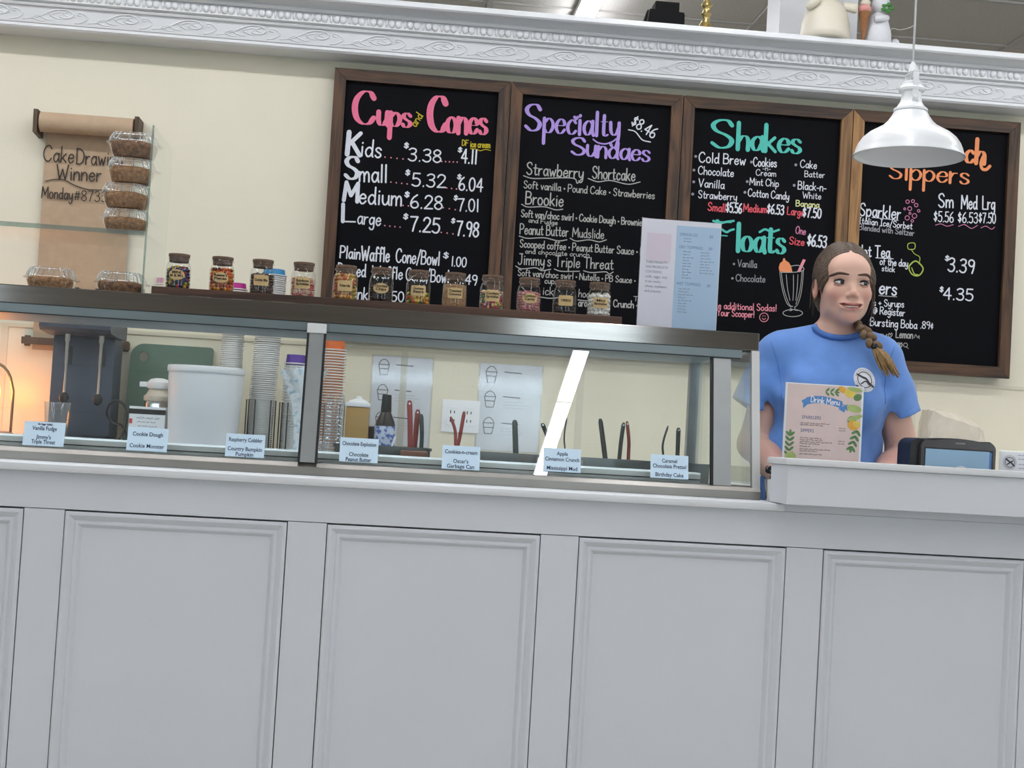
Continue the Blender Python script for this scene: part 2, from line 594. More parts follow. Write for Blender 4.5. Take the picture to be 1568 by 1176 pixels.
# ---------------------------------------------------------------- the room
CEIL = 3.05
XL, XR, YF, YB = -4.3, 6.2, -3.4, 9.0
m_wall = mat('cream_wall_paint', (233, 228, 207), 0.75, var=0.02, scale=2.5, bump=0.05, bscale=90)
m_room = mat('off_white_room_paint', (228, 226, 220), 0.8, var=0.03)
m_white = mat('white_trim_paint', (224, 226, 228), 0.42, var=0.015, scale=3, bump=0.03, bscale=40)
m_panel = mat('white_panel_paint', (219, 222, 227), 0.5, var=0.015, scale=3, bump=0.02, bscale=60)
m_tile = mat('grey_ceiling_tile', (222, 220, 216), 0.9, var=0.10, scale=120, bump=0.3, bscale=220)
m_tbar = mat('ceiling_grid_metal', (200, 199, 196), 0.5, var=0.02)
m_floor = mat('grey_vinyl_floor', (186, 182, 174), 0.5, var=0.08, scale=20)

struct('floor', MB().box(XL, XR, YF, YB, -0.05, 0), m_floor)
# partition behind the counter: cream wall that stops short of the ceiling
WY = 5.02
struct('wall_back', MB().box(XL, XR, WY, WY + 0.28, 0, 2.545), m_wall)
struct('wall_left', MB().box(XL - 0.1, XL, YF, YB, 0, CEIL + 0.05), m_room)
struct('wall_right', MB().box(XR, XR + 0.1, YF, YB, 0, CEIL + 0.05), m_room)
struct('wall_far', MB().box(XL, XR, YB, YB + 0.1, 0, CEIL + 0.05), m_room)
# shop front behind the camera, with two windows and a glazed door
OPEN = [(-4.2, -2.85, 0.6, 2.7), (0.95, 1.93, 0.08, 2.4), (4.6, 6.1, 0.6, 2.7)]
wf = MB()
xs = [XL] + [a for o in OPEN for a in o[:2]] + [XR]
for i in range(0, len(xs), 2):
    wf.box(xs[i], xs[i + 1], YF - 0.12, YF, 0, CEIL + 0.05)
for a, b, z0, z1 in OPEN:
    wf.box(a, b, YF - 0.12, YF, 0, z0)
    wf.box(a, b, YF - 0.12, YF, z1, CEIL + 0.05)
struct('wall_front', wf, mat('taupe_front_wall', (160, 155, 148), 0.8, var=0.04))
m_pane = clear('shop_window_glass')
for i, (a, b, z0, z1) in enumerate(OPEN):
    nm = 'door_1' if i == 1 else 'window_%d' % (i // 2 + 1)
    fr = MB()
    t = 0.06
    for q in ((a, a + t, z0, z1), (b - t, b, z0, z1), (a + t, b - t, z0, z0 + t), (a + t, b - t, z1 - t, z1)):
        fr.box(q[0], q[1], YF - 0.09, YF - 0.03, q[2], q[3])
    o = struct(nm, fr, m_white)
    obj('pane', MB().box(a + t, b - t, YF - 0.065, YF - 0.059, z0 + t, z1 - t), m_pane, o)
# suspended ceiling: slab, metal grid, single tiles
ce = struct('ceiling', MB().box(XL, XR, YF, YB, CEIL + 0.03, CEIL + 0.08), m_tile)
TX, TY, X0c, Y0c = 1.22, 0.61, 0.37, -3.4
tile_me = None
tiles = []
nx0, nx1 = int(math.floor((XL - X0c) / TX)), int(math.ceil((XR - X0c) / TX))
for i in range(nx0, nx1):
    for j in range(int((YB - Y0c) / TY)):
        xa, ya = X0c + i * TX, Y0c + j * TY
        if xa < XL or xa + TX > XR:
            continue
        if tile_me is None:
            t = obj('ceiling_tile', MB().box(0.014, TX - 0.014, 0.014, TY - 0.014, 0, 0.016, 0.004), m_tile, ce)
            tile_me = t.data
        else:
            t = bpy.data.objects.new('ceiling_tile', tile_me)
            COL.objects.link(t)
            t.parent = ce
        t.location = (xa, ya, CEIL + 0.006)
for i in range(nx0, nx1 + 1):
    xa = X0c + i * TX
    if XL < xa < XR:
        obj('grid_bar', MB().box(xa - 0.012, xa + 0.012, YF, YB, CEIL - 0.002, CEIL + 0.03), m_tbar, ce)
for j in range(1, int((YB - Y0c) / TY) + 1):
    ya = Y0c + j * TY
    obj('grid_bar', MB().box(XL, XR, ya - 0.012, ya + 0.012, CEIL - 0.001, CEIL + 0.03), m_tbar, ce)

# linear ceiling lights in rows running from the windows towards the counter
m_house = mat('white_lamp_housing', (225, 226, 226), 0.4, var=0.01)
def emitter(name, col, s):
    m = bpy.data.materials.new(name)
    m.use_nodes = True
    nt = m.node_tree
    nt.nodes.remove(nt.nodes['Principled BSDF'])
    e = nt.nodes.new('ShaderNodeEmission')
    e.inputs[0].default_value = rgb(*col)
    e.inputs[1].default_value = s
    nt.links.new(e.outputs[0], nt.nodes['Material Output'].inputs[0])
    return m
m_lens = emitter('lamp_lens', (252, 251, 255), LAMP)
def strip_light(x, y0, y1, label, turn=False):
    L = y1 - y0 - 0.006
    th = thing('ceiling_strip_light', label, 'light', (x, (y0 + y1) / 2, CEIL - 0.004), group='linear ceiling lights')
    if turn:                                    # laid across, along the counter
        th.rotation_euler = (0, 0, radians(90))
        th.location = ((y0 + y1) / 2, x, CEIL - 0.004)
    part('housing', MB().box(-0.045, 0.045, -L / 2, L / 2, -0.028, 0, 0.003), m_house, th)
    part('lens', MB().box(-0.0375, 0.0375, -L / 2 + 0.004, L / 2 - 0.004, -0.05, -0.0285), m_lens, th)
    for s in (-1, 1):
        part('end_cap', MB().box(-0.045, 0.045, s * L / 2 - 0.002, s * L / 2 + 0.002, -0.052, 0), m_house, th)
rows = {-2.35: 'above the left end of the counter', 0.982: 'above the middle of the counter', 4.3: 'right of the counter'}
spans = [(-2.75, -0.31), (-0.31, 2.13), (2.13, 4.57)]
names = ['nearest the shop windows', 'halfway to the counter', 'nearest the counter']
for x, w in rows.items():
    for (a, b), nme in zip(spans, names):
        strip_light(x, a, b, 'white ceiling strip light %s, %s' % (w, nme))
strip_light(3.80, -2.10, 0.34, 'added white ceiling strip light over the serving aisle, left one', True)  # added pair, out of view: brightens the wall, deepens the crown's shadow
strip_light(3.80, 1.62, 4.06, 'added white ceiling strip light over the serving aisle, right one', True)
strip_light(0.80, 5.45, 7.89, 'white linear ceiling light glowing behind the crown moulding')
for x in (-2.35, 4.3):  # added unseen lamps that lift the dim ceiling behind the partition
    strip_light(x, 5.45, 7.89, 'added white linear ceiling light in the back room, %s' % ('left' if x < 0 else 'right'))

# wipe-clean wall sheets behind the work counter, with their joint strips
m_frp = mat('cream_wall_sheet', (230, 223, 200), 0.32, var=0.03, scale=4, bump=0.06, bscale=160)
m_strip = mat('cream_joint_strip', (218, 211, 190), 0.4, var=0.02)
wb = bpy.data.objects['wall_back']
ZS = 1.375
seams = [-2.7, at(250, 600, 5.0)[0] - 0.55, at(619, 560, 5.0)[0], at(889, 610, 5.0)[0], at(889, 610, 5.0)[0] + 1.22, XR]
for a, b in zip([XL] + seams[:-1], seams):
    obj('wall_sheet', MB().box(a + 0.012, b - 0.012, WY - 0.004, WY + 0.001, 0.9, ZS), m_frp, wb)
    if b < XR:
        obj('joint_strip', MB().box(b - 0.012, b + 0.012, WY - 0.007, WY + 0.001, 0.9, ZS), m_strip, wb)
obj('cap_strip', MB().box(XL, XR, WY - 0.008, WY + 0.001, ZS, ZS + 0.012), m_strip, wb)

# ---------------------------------------------------------------- crown moulding along the top of the partition
m_crown = mat('white_crown_paint', (232, 235, 237), 0.4, var=0.02, scale=6, bump=0.05, bscale=30)
def cz(py, Y):
    return at(950, py, Y)[1]
prof = [(WY + 0.001, cz(116, 4.90)), (4.905, cz(116.5, 4.905)), (4.897, cz(113, 4.897)), (4.897, cz(109, 4.897)), (4.892, cz(107.5, 4.892)),
        (4.875, cz(83, 4.875)), (4.866, cz(82, 4.866)), (4.862, cz(79, 4.862)), (4.868, cz(77.5, 4.868)), (4.860, cz(76, 4.86)), (4.852, cz(74, 4.852)), (4.852, cz(73, 4.852)),
        (4.850, cz(59, 4.85)), (4.838, cz(58, 4.838)), (4.832, cz(54, 4.832)), (4.838, cz(52, 4.838)), (4.828, cz(49, 4.828)), (4.812, cz(44, 4.812)), (4.80, cz(41, 4.80)),
        (4.782, cz(40, 4.782)), (4.776, cz(37, 4.776)), (4.776, cz(31, 4.776)), (4.780, cz(29.5, 4.780))]
ZLEDGE = prof[-1][1]
prof.append((WY + 0.30, ZLEDGE))
prof.append((WY + 0.30, 2.5451))
prof.append((WY + 0.001, 2.5451))
crown = struct('trim_1', MB().prism(prof, XL, XR, 'yz'), m_crown, smooth=True, auto=25)
# bead row
zb0, zb1 = prof[11][1], prof[12][1]
bd = MB()
x = -1.75
k = 0
unit_r = (zb1 - zb0) * 0.46
while x < 3.0:
    if k % 3 == 2:
        bd.ball((x, 4.851, (zb0 + zb1) / 2), unit_r * 0.33, 0.008, unit_r * 1.0, 6, 5)
        x += unit_r * 1.25
    else:
        bd.ball((x, 4.851, (zb0 + zb1) / 2), unit_r * 0.8, 0.010, unit_r, 8, 6)
        x += unit_r * 1.55
    k += 1
b = obj('bead_row', bd, m_crown, crown, True)
b['kind'] = 'stuff'
# raised leaf scrolls on the frieze
sc_ = MB()
za, zb = prof[4][1], prof[5][1]
hz = zb - za
def frieze_pt(x, v):
    t = (v - za) / hz
    return (x, prof[4][0] + (prof[5][0] - prof[4][0]) * t - 0.001, v)
per = 0.215
for i in range(-8, 15):
    x0 = i * per
    up = 1
    zc = za + hz * 0.5
    S = [(0.0, -.34), (.18, -.2), (.36, .12), (.52, .36), (.70, .36), (.78, .1), (.68, -.12), (.56, -.02), (.60, .12)]
    pts = smooth_path([(x0 + a * per, zc + b_ * hz) for a, b_ in S], 4)
    rad = [0.0012 + 0.0018 * sin(pi * j / (len(pts) - 1)) for j in range(len(pts))]
    sc_.tube([frieze_pt(*p) for p in pts], rad, 5)
    for q in (.14, .27, .42, .62):
        cx = x0 + q * per
        for s in (-1, 1):
            L_ = [(0, 0), (.05, .10 * s), (.13, .20 * s), (.20, .17 * s)]
            pts = smooth_path([(cx + a * per, zc + (b_ + (q - .4) * .7) * hz) for a, b_ in L_], 3)
            pts = [(p[0], min(max(p[1], za + .004), zb - .004)) for p in pts]
            sc_.tube([frieze_pt(*p) for p in pts], [0.0024 * (1 - 0.75 * j / len(pts)) for j in range(len(pts))], 5)
    S = [(.80, -.38), (.90, -.3), (1.0, -.05), (.95, .2), (.86, .28), (.84, .14), (.90, .1)]
    pts = smooth_path([(x0 + a * per, zc + b_ * hz) for a, b_ in S], 4)
    sc_.tube([frieze_pt(*p) for p in pts], 0.0018, 5)
b = obj('scroll_relief', sc_, m_crown, crown, True)
b['kind'] = 'stuff'
# ---------------------------------------------------------------- panelled counter front
GY = 3.30                                       # face of the stiles
m_gap = mat('shadow_gap', (150, 150, 150), 0.8, var=0.02)
fc = thing('panelled_counter', 'white panelled counter front with picture-frame mouldings', 'counter', (0.4, GY + 0.05, 0))
ZP = 0.874                                      # top of the panels
stiles = [-1.381 - 0.586 * 2, -1.381 - 0.586, -1.381, -0.791, -0.201, 0.384, 0.970, 1.556, 2.142, 2.728]
part('top_rail', MB().box(-2.6, 3.2, GY, GY + 0.03, ZP + 0.0015, 0.958, 0.0008), m_panel, fc, True)
part('toe_board', MB().box(-2.6, 3.2, GY, GY + 0.03, 0.0, 0.14, 0.001), m_panel, fc, True)
for s in stiles:
    part('stile', MB().box(s, s + 0.089, GY, GY + 0.03, 0.1415, ZP, 0.0008), m_panel, fc, True)
part('backing', MB().box(-2.6, 3.2, GY + 0.031, GY + 0.039, 0.0, 0.95), m_gap, fc, True)
def frame_moulding(mb, x0, x1, z0, z1, prof):
    """mitred picture-frame moulding; prof = (inset from edge, depth Y)"""
    rings = []
    for d, y in prof:
        rings.append([(x0 + d, y, z0 + d), (x1 - d, y, z0 + d), (x1 - d, y, z1 - d), (x0 + d, y, z1 - d)])
    vs = [p for r in rings for p in r]
    fs = []
    for i in range(len(rings) - 1):
        for k in range(4):
            k2 = (k + 1) % 4
            fs.append((i * 4 + k, i * 4 + k2, (i + 1) * 4 + k2, (i + 1) * 4 + k))
    mb.add(vs, fs)
for i in range(len(stiles) - 1):
    a, b = stiles[i] + 0.089 + 0.0022, stiles[i + 1] - 0.0022
    z0, z1 = 0.1437, ZP - 0.0025
    p = part('panel', MB().box(a + 0.03, b - 0.03, GY + 0.014, GY + 0.03, z0 + 0.03, z1 - 0.03), m_panel, fc, True)
    mm = MB()
    frame_moulding(mm, a, b, z0, z1, [(0, GY + 0.03), (0, GY - 0.001), (0.0035, GY - 0.004), (0.008, GY - 0.004), (0.012, GY - 0.001), (0.020, GY + 0.006),
                                      (0.0235, GY + 0.004), (0.0275, GY + 0.004), (0.030, GY + 0.006), (0.036, GY + 0.0138), (0.0365, GY + 0.02)])
    part('moulding', mm, m_panel, p, True)
# ledge board along the counter, below the display case
lg = thing('counter_ledge', 'white rounded ledge board running under the ice cream case', 'ledge', (-0.7, 3.36, 0.957))
part('board', MB().box(-2.6, 0.953, GY - 0.03, GY + 0.28, 0.959, 0.977, 0.006), m_white, lg, True, True, 30)
# raised serving counter on the right
rc = thing('raised_counter', 'raised white serving counter with a capped fascia beside the case', 'counter', (2.0, 3.3, 0.979))
part('fascia', MB().box(0.934, 3.2, 3.20, 3.34, 0.979, 1.0695, 0.0015), m_panel, rc, True)
part('cap', MB().box(0.926, 3.2, 3.188, 3.352, 1.070, 1.0855, 0.005), m_white, rc, True, True, 30)
part('under_rail', MB().box(0.954, 3.2, GY, GY + 0.036, 0.9585, 0.9788, 0.0008), m_panel, rc, True)
# lower work surface behind the raised counter
wt = thing('work_surface', 'white worktop behind the raised counter where the menu stand rests', 'worktop', (2.0, 3.5, 0.90))
part('top', MB().box(0.96, 3.2, 3.3405, 3.70, 0.93, 0.958, 0.003), m_white, wt, True)
part('base', MB().box(1.0, 3.2, 3.36, 3.66, 0.0, 0.9295), m_panel, wt, True)
wt.location.z = 0.0
for c in wt.children:
    c.location.z += 0.90
# back work counter under the boards
bcn = thing('back_counter', 'long white back counter against the cream wall', 'counter', (0.2, 4.75, 0))
part('top', MB().box(XL + 0.2, 2.9, 4.42, WY - 0.009, 0.945, 0.985, 0.004), m_white, bcn, True)
x = XL + 0.25
while x < 2.7:
    c = part('cabinet', MB().box(x, x + 0.59, 4.47, WY - 0.009, 0.1, 0.944), m_panel, bcn, True)
    d = part('door', MB().box(x + 0.01, x + 0.58, 4.452, 4.4695, 0.12, 0.93, 0.003), m_panel, c, True)
    x += 0.6
BZ = 0.985

# ---------------------------------------------------------------- dipping case
TILT = radians(12.0)
m_steel = mat('brushed_steel', (146, 142, 137), 0.11, 1.0, var=0.08, scale=5, stretch=(1, 1, 14))
m_steel2 = mat('dull_aluminium', (166, 170, 170), 0.38, 0.9, var=0.06, scale=10)
m_wframe = mat('white_case_plastic', (226, 228, 228), 0.35, var=0.02)
m_gasket = mat('black_gasket', (18, 20, 22), 0.6, var=0.1)
m_glass = clear('case_glass', (249, 252, 251))
m_liner = mat('grey_well_liner', (120, 122, 122), 0.3, 0.9, var=0.15, scale=6)
XE = 0.935
cs = thing('ice_cream_case', 'stainless ice cream dipping case with slanted glass front', 'display case', (-0.2, 3.8, 0.977))
def gy(z, d=0.0):
    """Y of the slanted glass plane at height z, moved d outward (towards the customers)"""
    return 3.44 + (z - 1.01) * tan(TILT) - d / cos(TILT)
ZG0, ZG1 = 1.008, 1.347
part('base_rail', MB().prism([(3.425, 0.9775), (3.425, 0.997), (3.436, 1.007), (3.50, 1.010), (3.50, 0.9775)], -2.3, XE, 'yz'), mat('satin_steel', (150, 147, 141), 0.36, 0.9, var=0.08, scale=5), cs, True, True, 20)
part('top_shelf', MB().box(-2.3, XE, 3.512, 4.20, 1.349, 1.3945, 0.0025), m_steel, cs, True)
part('glass_rail', MB().prism([(gy(1.328, .006), 1.328), (gy(1.348, .006), 1.3485), (gy(1.348) + .03, 1.3485), (gy(1.328) + .03, 1.328)], -2.3, XE - 0.045, 'yz'), mat('grey_blue_rail', (112, 126, 130), 0.4, 0.4, var=0.05), cs, True)
part('case_lamp', MB().box(-2.25, 0.80, 3.540, 3.556, 1.3345, 1.3465), emitter('cool_case_lamp', (226, 240, 255), 34.0), cs, True)
part('tinted_underside', MB().box(-2.29, XE - 0.02, 3.562, 4.16, 1.3458, 1.3488), mat('pale_blue_lit_underside', (204, 224, 233), 0.5, var=0.03), cs, True)  # added sheet; pale blue stands for cool light on the steel underside
part('shelf_gasket', MB().box(-2.3, XE - 0.02, 3.5135, 3.5145, 1.3440, 1.3489), m_gasket, cs, True)
part('rail_gasket', MB().box(-2.3, XE - 0.05, gy(1.327, .008), gy(1.327, .002), 1.3255, 1.3278), m_gasket, cs, True)
def pane(x0, x1, z0, z1, t=0.005):
    return MB().prism([(gy(z0), z0), (gy(z1), z1), (gy(z1) + t, z1), (gy(z0) + t, z0)], x0, x1, 'yz')
xp0, xp1 = -0.190, -0.155
part('front_glass', pane(-2.3, xp0 - 0.004, ZG0, 1.330), m_glass, cs, True)
part('front_glass', pane(xp1 + 0.004, 0.812, ZG0, 1.330), m_glass, cs, True)
def post(x0, x1, d0, d1, z0=ZG0, z1=1.347):
    return MB().prism([(gy(z0, d0), z0), (gy(z1, d0), z1), (gy(z1, d1), z1), (gy(z0, d1), z0)], x0, x1, 'yz')
p_ = part('post', post(xp0, xp1, 0.012, -0.03), m_steel2, cs, True)
part('gasket', post(xp0 - 0.0055, xp0 - 0.0005, 0.013, -0.012, ZG0, 1.325), m_gasket, p_, True)
part('gasket', post(xp1 + 0.0005, xp1 + 0.0055, 0.013, -0.012, ZG0, 1.325), m_gasket, p_, True)
part('clip', MB().box(xp0 - 0.006, xp1 + 0.006, gy(1.335, 0.020), gy(1.335, 0.0125), 1.322, 1.3455, 0.002), m_wframe, p_, True)
# right end: inner post, end glass, outer edge profile
p2 = part('end_post', post(0.818, 0.862, 0.004, -0.035), m_steel2, cs, True)
part('gasket', post(0.812, 0.8175, 0.006, -0.012, ZG0, 1.325), m_gasket, p2, True)
part('edge_post', post(XE - 0.020, XE, 0.006, -0.012, 0.980, 1.3485), mat('satin_edge_profile', (205, 206, 204), 0.4, 0.3, var=0.03), cs, True)
part('end_front_glass', pane(0.8625, XE - 0.0205, ZG0, 1.3485), m_glass, cs, True)
part('end_glass', MB().prism([(gy(1.02) + .014, 1.012), (gy(1.3485) + .014, 1.3485), (4.19, 1.3485), (4.19, 1.012)], XE - 0.012, XE - 0.007, 'yz'), m_glass, cs, True)
part('rear_post', MB().box(XE - 0.03, XE - 0.002, 4.165, 4.195, 0.98, 1.3485), m_steel2, cs, True)
part('rear_post', MB().box(-2.29, -2.26, 4.165, 4.195, 0.98, 1.3485), m_steel2, cs, True)
# body of the cabinet and the white inner rim
part('cabinet_body', MB().box(-2.3, XE, 3.62, 4.2, 0.02, 0.80), m_steel2, cs, True)
part('inner_rim', MB().prism([(3.502, 0.9775), (3.502, 1.030), (3.508, 1.034), (3.57, 1.034), (3.58, 1.024), (3.58, 0.9775)], -2.3, 0.80, 'yz'), m_wframe, cs, True, True, 30)
part('rim_slot', MB().box(-2.3, 0.80, 3.4992, 3.5017, 1.0155, 1.0180), m_gasket, cs, True)
part('rear_rim', MB().box(-2.3, XE, 4.12, 4.2, 0.98, 1.0, 0.003), m_steel, cs, True)
part('well_floor', MB().box(-2.3, XE, 3.50, 4.2, 0.801, 0.81), m_liner, cs, True)
# steel pans across the middle of the well
for a, b in ((at(737, 690, 3.75)[0], at(823, 700, 3.75)[0]), (at(893, 700, 3.75)[0], at(1000, 705, 3.75)[0]), (at(1040, 705, 3.75)[0], at(1086, 705, 3.75)[0]), (-0.12, 0.13)):
    pn = MB()
    for q in ((a, b, 3.745, 3.75), (a, b, 3.93, 3.935)):
        pn.box(q[0], q[1], q[2], q[3], 0.83, 1.052)
    pn.box(a, a + 0.004, 3.75, 3.93, 0.83, 1.052)
    pn.box(b - 0.004, b, 3.75, 3.93, 0.83, 1.052)
    pn.box(a, b, 3.745, 3.935, 0.811, 0.83)
    pn.box(a - 0.004, b + 0.004, 3.738, 3.7449, 1.046, 1.054)
    part('steel_pan', pn, m_liner, cs, True)
# ---------------------------------------------------------------- chalk menu boards
m_slate = mat('black_chalkboard', (5, 6, 12), 0.7, var=0.15, scale=12, spec=0.12)
CH = {k: mat('chalk_' + k, c, 0.9, var=0.05, scale=150) for k, c in dict(
    white=(222, 226, 234), grey=(176, 176, 172), dim=(150, 152, 158), pink=(233, 120, 152), yellow=(196, 178, 44), purple=(176, 150, 222), teal=(88, 196, 182),
    red=(222, 92, 104), orange=(238, 150, 100), lime=(170, 190, 84), rose=(205, 130, 165), cream=(222, 224, 160), blush=(236, 150, 165)).items()}
BX = [(-0.240, 0.3800), (0.3830, 1.0005), (1.0035, 1.6250), (1.6280, 2.2550)]
BZ0, BZ1, FW = 1.411, 2.350, 0.041
BY = 4.985                                      # face of the slate; frames stand proud of it
BLAB = ['Cups and Cones menu', 'Specialty Sundaes menu', 'Shakes and Floats menu', 'Sippers menu half hidden by the lamp']
w_v = wood('stained_frame_upright', (96, 66, 40), (40, 26, 15), 2)
w_v2 = wood('light_stained_frame_upright', (150, 112, 68), (92, 64, 36), 2)
w_h = wood('stained_frame_rail', (90, 62, 37), (36, 23, 14), 0)
boards = []
for i, (a, b) in enumerate(BX):
    th = thing('menu_board', 'wood framed chalkboard with the hand lettered ' + BLAB[i], 'menu board', ((a + b) / 2, WY, BZ0), group=None)
    part('slate', MB().box(a + 0.01, b - 0.01, BY, WY - 0.001, BZ0 + 0.01, BZ1 - 0.01), m_slate, th, True)
    y0, y1 = 4.969, 4.9849
    A, B, C, D = (a, BZ0), (b, BZ0), (b, BZ1), (a, BZ1)
    ia, ib, ic, id_ = (a + FW, BZ0 + FW), (b - FW, BZ0 + FW), (b - FW, BZ1 - FW), (a + FW, BZ1 - FW)
    g = 0.0006
    for nm, poly, m in (('frame_rail', [A, B, ib, ia], w_h), ('frame_rail', [D, id_, ic, C], w_h),
                        ('frame_upright', [A, ia, id_, D], w_v2 if i == 3 else w_v), ('frame_upright', [B, C, ic, ib], w_v2 if i == 2 else w_v)):
        cx, cz_ = sum(p[0] for p in poly) / 4, sum(p[1] for p in poly) / 4
        part(nm, MB().prism([(cx + (p[0] - cx) * .9985, cz_ + (p[1] - cz_) * .9985) for p in poly], y0, y1), m, th, True)
    boards.append(th)
TY_ = BY - 0.0012
CROP = {'A': (500, 100), 'B': (500, 300), 'C': (770, 120), 'D': (770, 290), 'E': (1030, 140), 'F': (1030, 300), 'G': (1268, 160), 'H': (1268, 360)}
BRD = {'A': 0, 'B': 0, 'C': 1, 'D': 1, 'E': 2, 'F': 2, 'G': 3, 'H': 3}
def cp(c, x, y):
    ox, oy = CROP[c]
    return at(ox + x / 5.2267, oy + y / 5.2267, BY)
MPP = (BY / cos(YAW)) / FPX                      # metres per photo pixel on the boards
def wr(c, col, text, x0, y0, x1, y1, h, **k):
    mb = MB()
    lettering(mb, text, cp(c, x0, y0), cp(c, x1, y1), h / 5.2267 * MPP, TY_, **k)
    part('chalk_lettering', mb, CH[col], boards[BRD[c]], True)
def line(c, col, pts, w=7, closed=False):
    mb = MB()
    P = smooth_path([cp(c, *p) for p in pts], 6, closed)
    if closed:
        P = P + [P[0]]
    ribbon(mb, P, lambda i, d: w / 5.2267 * MPP, TY_)
    return part('chalk_line', mb, CH[col], boards[BRD[c]], True)
def dots(c, col, pts, r=7):
    mb = MB()
    for p in pts:
        x, z = cp(c, *p)
        q = r / 5.2267 * MPP
        mb.add([(x + q * cos(t), TY_, z + q * sin(t)) for t in np.linspace(0, 2 * pi, 9)[:-1]], [tuple(range(8))])
    part('chalk_dots', mb, CH[col], boards[BRD[c]], True)
def row(x0, y0, x1, y1, n):
    return [(x0 + (x1 - x0) * i / (n - 1), y0 + (y1 - y0) * i / (n - 1)) for i in range(n)]
HB = dict(style='brush', pen=0.20, xh=0.42, thin=0.2, gap=0.11)
# board 1
wr('A', 'pink', 'C', 222, 466, 378, 474, 262, style='brush', pen=.19, thin=.18)
wr('A', 'pink', 'ups', 412, 478, 672, 497, 265, style='brush', pen=.15, xh=.40, gap=.13, thin=.14)
wr('A', 'pink', 'C', 825, 530, 955, 534, 284, style='brush', pen=.19, thin=.18)
wr('A', 'pink', 'ones', 965, 540, 1282, 553, 280, style='brush', pen=.13, xh=.44, gap=.12, thin=.14)
wr('A', 'yellow', 'and', 715, 495, 772, 408, 62, pen=.12)
wr('A', 'yellow', 'DF', 1085, 642, 1132, 646, 46, pen=.15)
wr('A', 'yellow', 'ice cream', 1152, 655, 1308, 662, 52, pen=.15)
line('A', 'yellow', [(1152, 668), (1200, 672), (1230, 684), (1270, 674), (1312, 682)], 6)
BIG = dict(style='brush', pen=.22, thin=.4)
for c, big, bx, rest, dt, s1, n1, d2, s2, n2 in (
    ('A', ('K', 165, 712, 262, 722, 178), (150,), ('ids', 275, 725, 435, 740, 135), row(468, 735, 612, 750, 4), (622, 664, 655, 667), ('3.38', 655, 762, 912, 780, 100), row(922, 770, 1045, 775, 5), (1052, 696, 1082, 700), ('4.11', 1078, 780, 1198, 790, 110)),
    ('A', ('S', 145, 905, 250, 912, 175), (), ('mall', 264, 930, 480, 938, 140), row(515, 935, 645, 950, 4), (632, 880, 665, 884), ('5.32', 684, 965, 948, 980, 102), row(962, 982, 1040, 990, 3), (1046, 912, 1076, 916), ('6.04', 1058, 998, 1245, 1012, 104)),
    ('A', ('M', 138, 1080, 245, 1092, 145), (), ('edium', 262, 1105, 598, 1125, 135), row(612, 1122, 655, 1126, 2), (625, 1055, 660, 1060), ('6.28', 672, 1140, 922, 1155, 105), row(935, 1140, 1030, 1156, 3), (1018, 1080, 1046, 1084), ('7.01', 1052, 1165, 1214, 1172, 98)),
    ('B', ('L', 130, 205, 230, 208, 138), (), ('arge', 248, 222, 430, 238, 108), row(466, 238, 588, 250, 4), (615, 186, 650, 190), ('7.25', 668, 280, 900, 298, 116), row(918, 292, 1012, 304, 3), (998, 218, 1026, 222), ('7.98', 1038, 315, 1212, 330, 115))):
    wr(c, 'white', *big, **BIG)
    wr(c, 'white', *rest, pen=.10)
    dots(c, 'blush', dt, 6)
    wr(c, 'white', '$', *s1, 46, pen=.24)
    wr(c, 'white', *n1, pen=.115)
    dots(c, 'blush', d2, 6)
    wr(c, 'white', '$', *s2, 42, pen=.22)
    wr(c, 'white', *n2, pen=.115)
wr('B', 'white', 'Plain', 108, 495, 266, 507, 95, pen=.12)
wr('B', 'white', 'Waffle', 278, 515, 500, 528, 112, pen=.11)
wr('B', 'white', 'Cone/Bowl', 555, 530, 900, 556, 108, pen=.10)
wr('B', 'white', '$', 934, 500, 975, 504, 52, pen=.18)
wr('B', 'white', '1.00', 998, 560, 1115, 570, 75, pen=.13)
wr('B', 'white', 'Dipped', 92, 636, 310, 648, 100, pen=.11)
wr('B', 'white', 'Waffle', 365, 655, 605, 668, 95, pen=.11)
wr('B', 'white', 'Cone/Bowl', 635, 676, 975, 696, 100, pen=.10)
wr('B', 'white', '$1.49', 1015, 696, 1200, 715, 78, pen=.13)
wr('B', 'white', 'Sprinkles', 95, 812, 430, 842, 95, pen=.11)
wr('B', 'white', '.50', 495, 842, 615, 848, 78, pen=.13)
# board 2
wr('C', 'purple', 'S', 176, 415, 300, 422, 212, style='brush', pen=.17, thin=.3)
wr('C', 'purple', 'pecialty', 328, 432, 926, 470, 190, style='brush', pen=.145, xh=.60, gap=.13, thin=.2, desc=1.3)
mb = MB()
hx, hz_ = cp('C', 585, 320)
q = 24 / 5.2267 * MPP
mb.add([(hx + q * a, TY_ - .0004, hz_ + q * b_) for a, b_ in ((0, -1), (1, .2), (.8, .8), (.4, .9), (0, .5), (-.4, .9), (-.8, .8), (-1, .2))], [tuple(range(8))])
part('chalk_heart', mb, CH['purple'], boards[1], True)
wr('C', 'purple', 'S', 545, 608, 655, 616, 138, style='brush', pen=.21, thin=.4)
wr('C', 'purple', 'undaes', 672, 622, 1172, 668, 132, style='brush', pen=.19, xh=.66, gap=.12, thin=.3)
line('C', 'purple', [(722, 488), (760, 515), (820, 525), (880, 505), (905, 485)], 12)
wr('C', 'white', '$8.46', 1022, 372, 1200, 482, 88, pen=.12)
line('C', 'white', [(1005, 412), (1060, 428), (1115, 492), (1180, 510)], 9)
K2 = dict(pen=.10)
wr('C', 'grey', 'Strawberry', 188, 768, 640, 802, 98, **K2)
line('C', 'grey', [(165, 780), (250, 802), (480, 796), (575, 804), (595, 840), (635, 800)], 8)
wr('C', 'grey', 'Shortcake', 715, 800, 1055, 822, 98, **K2)
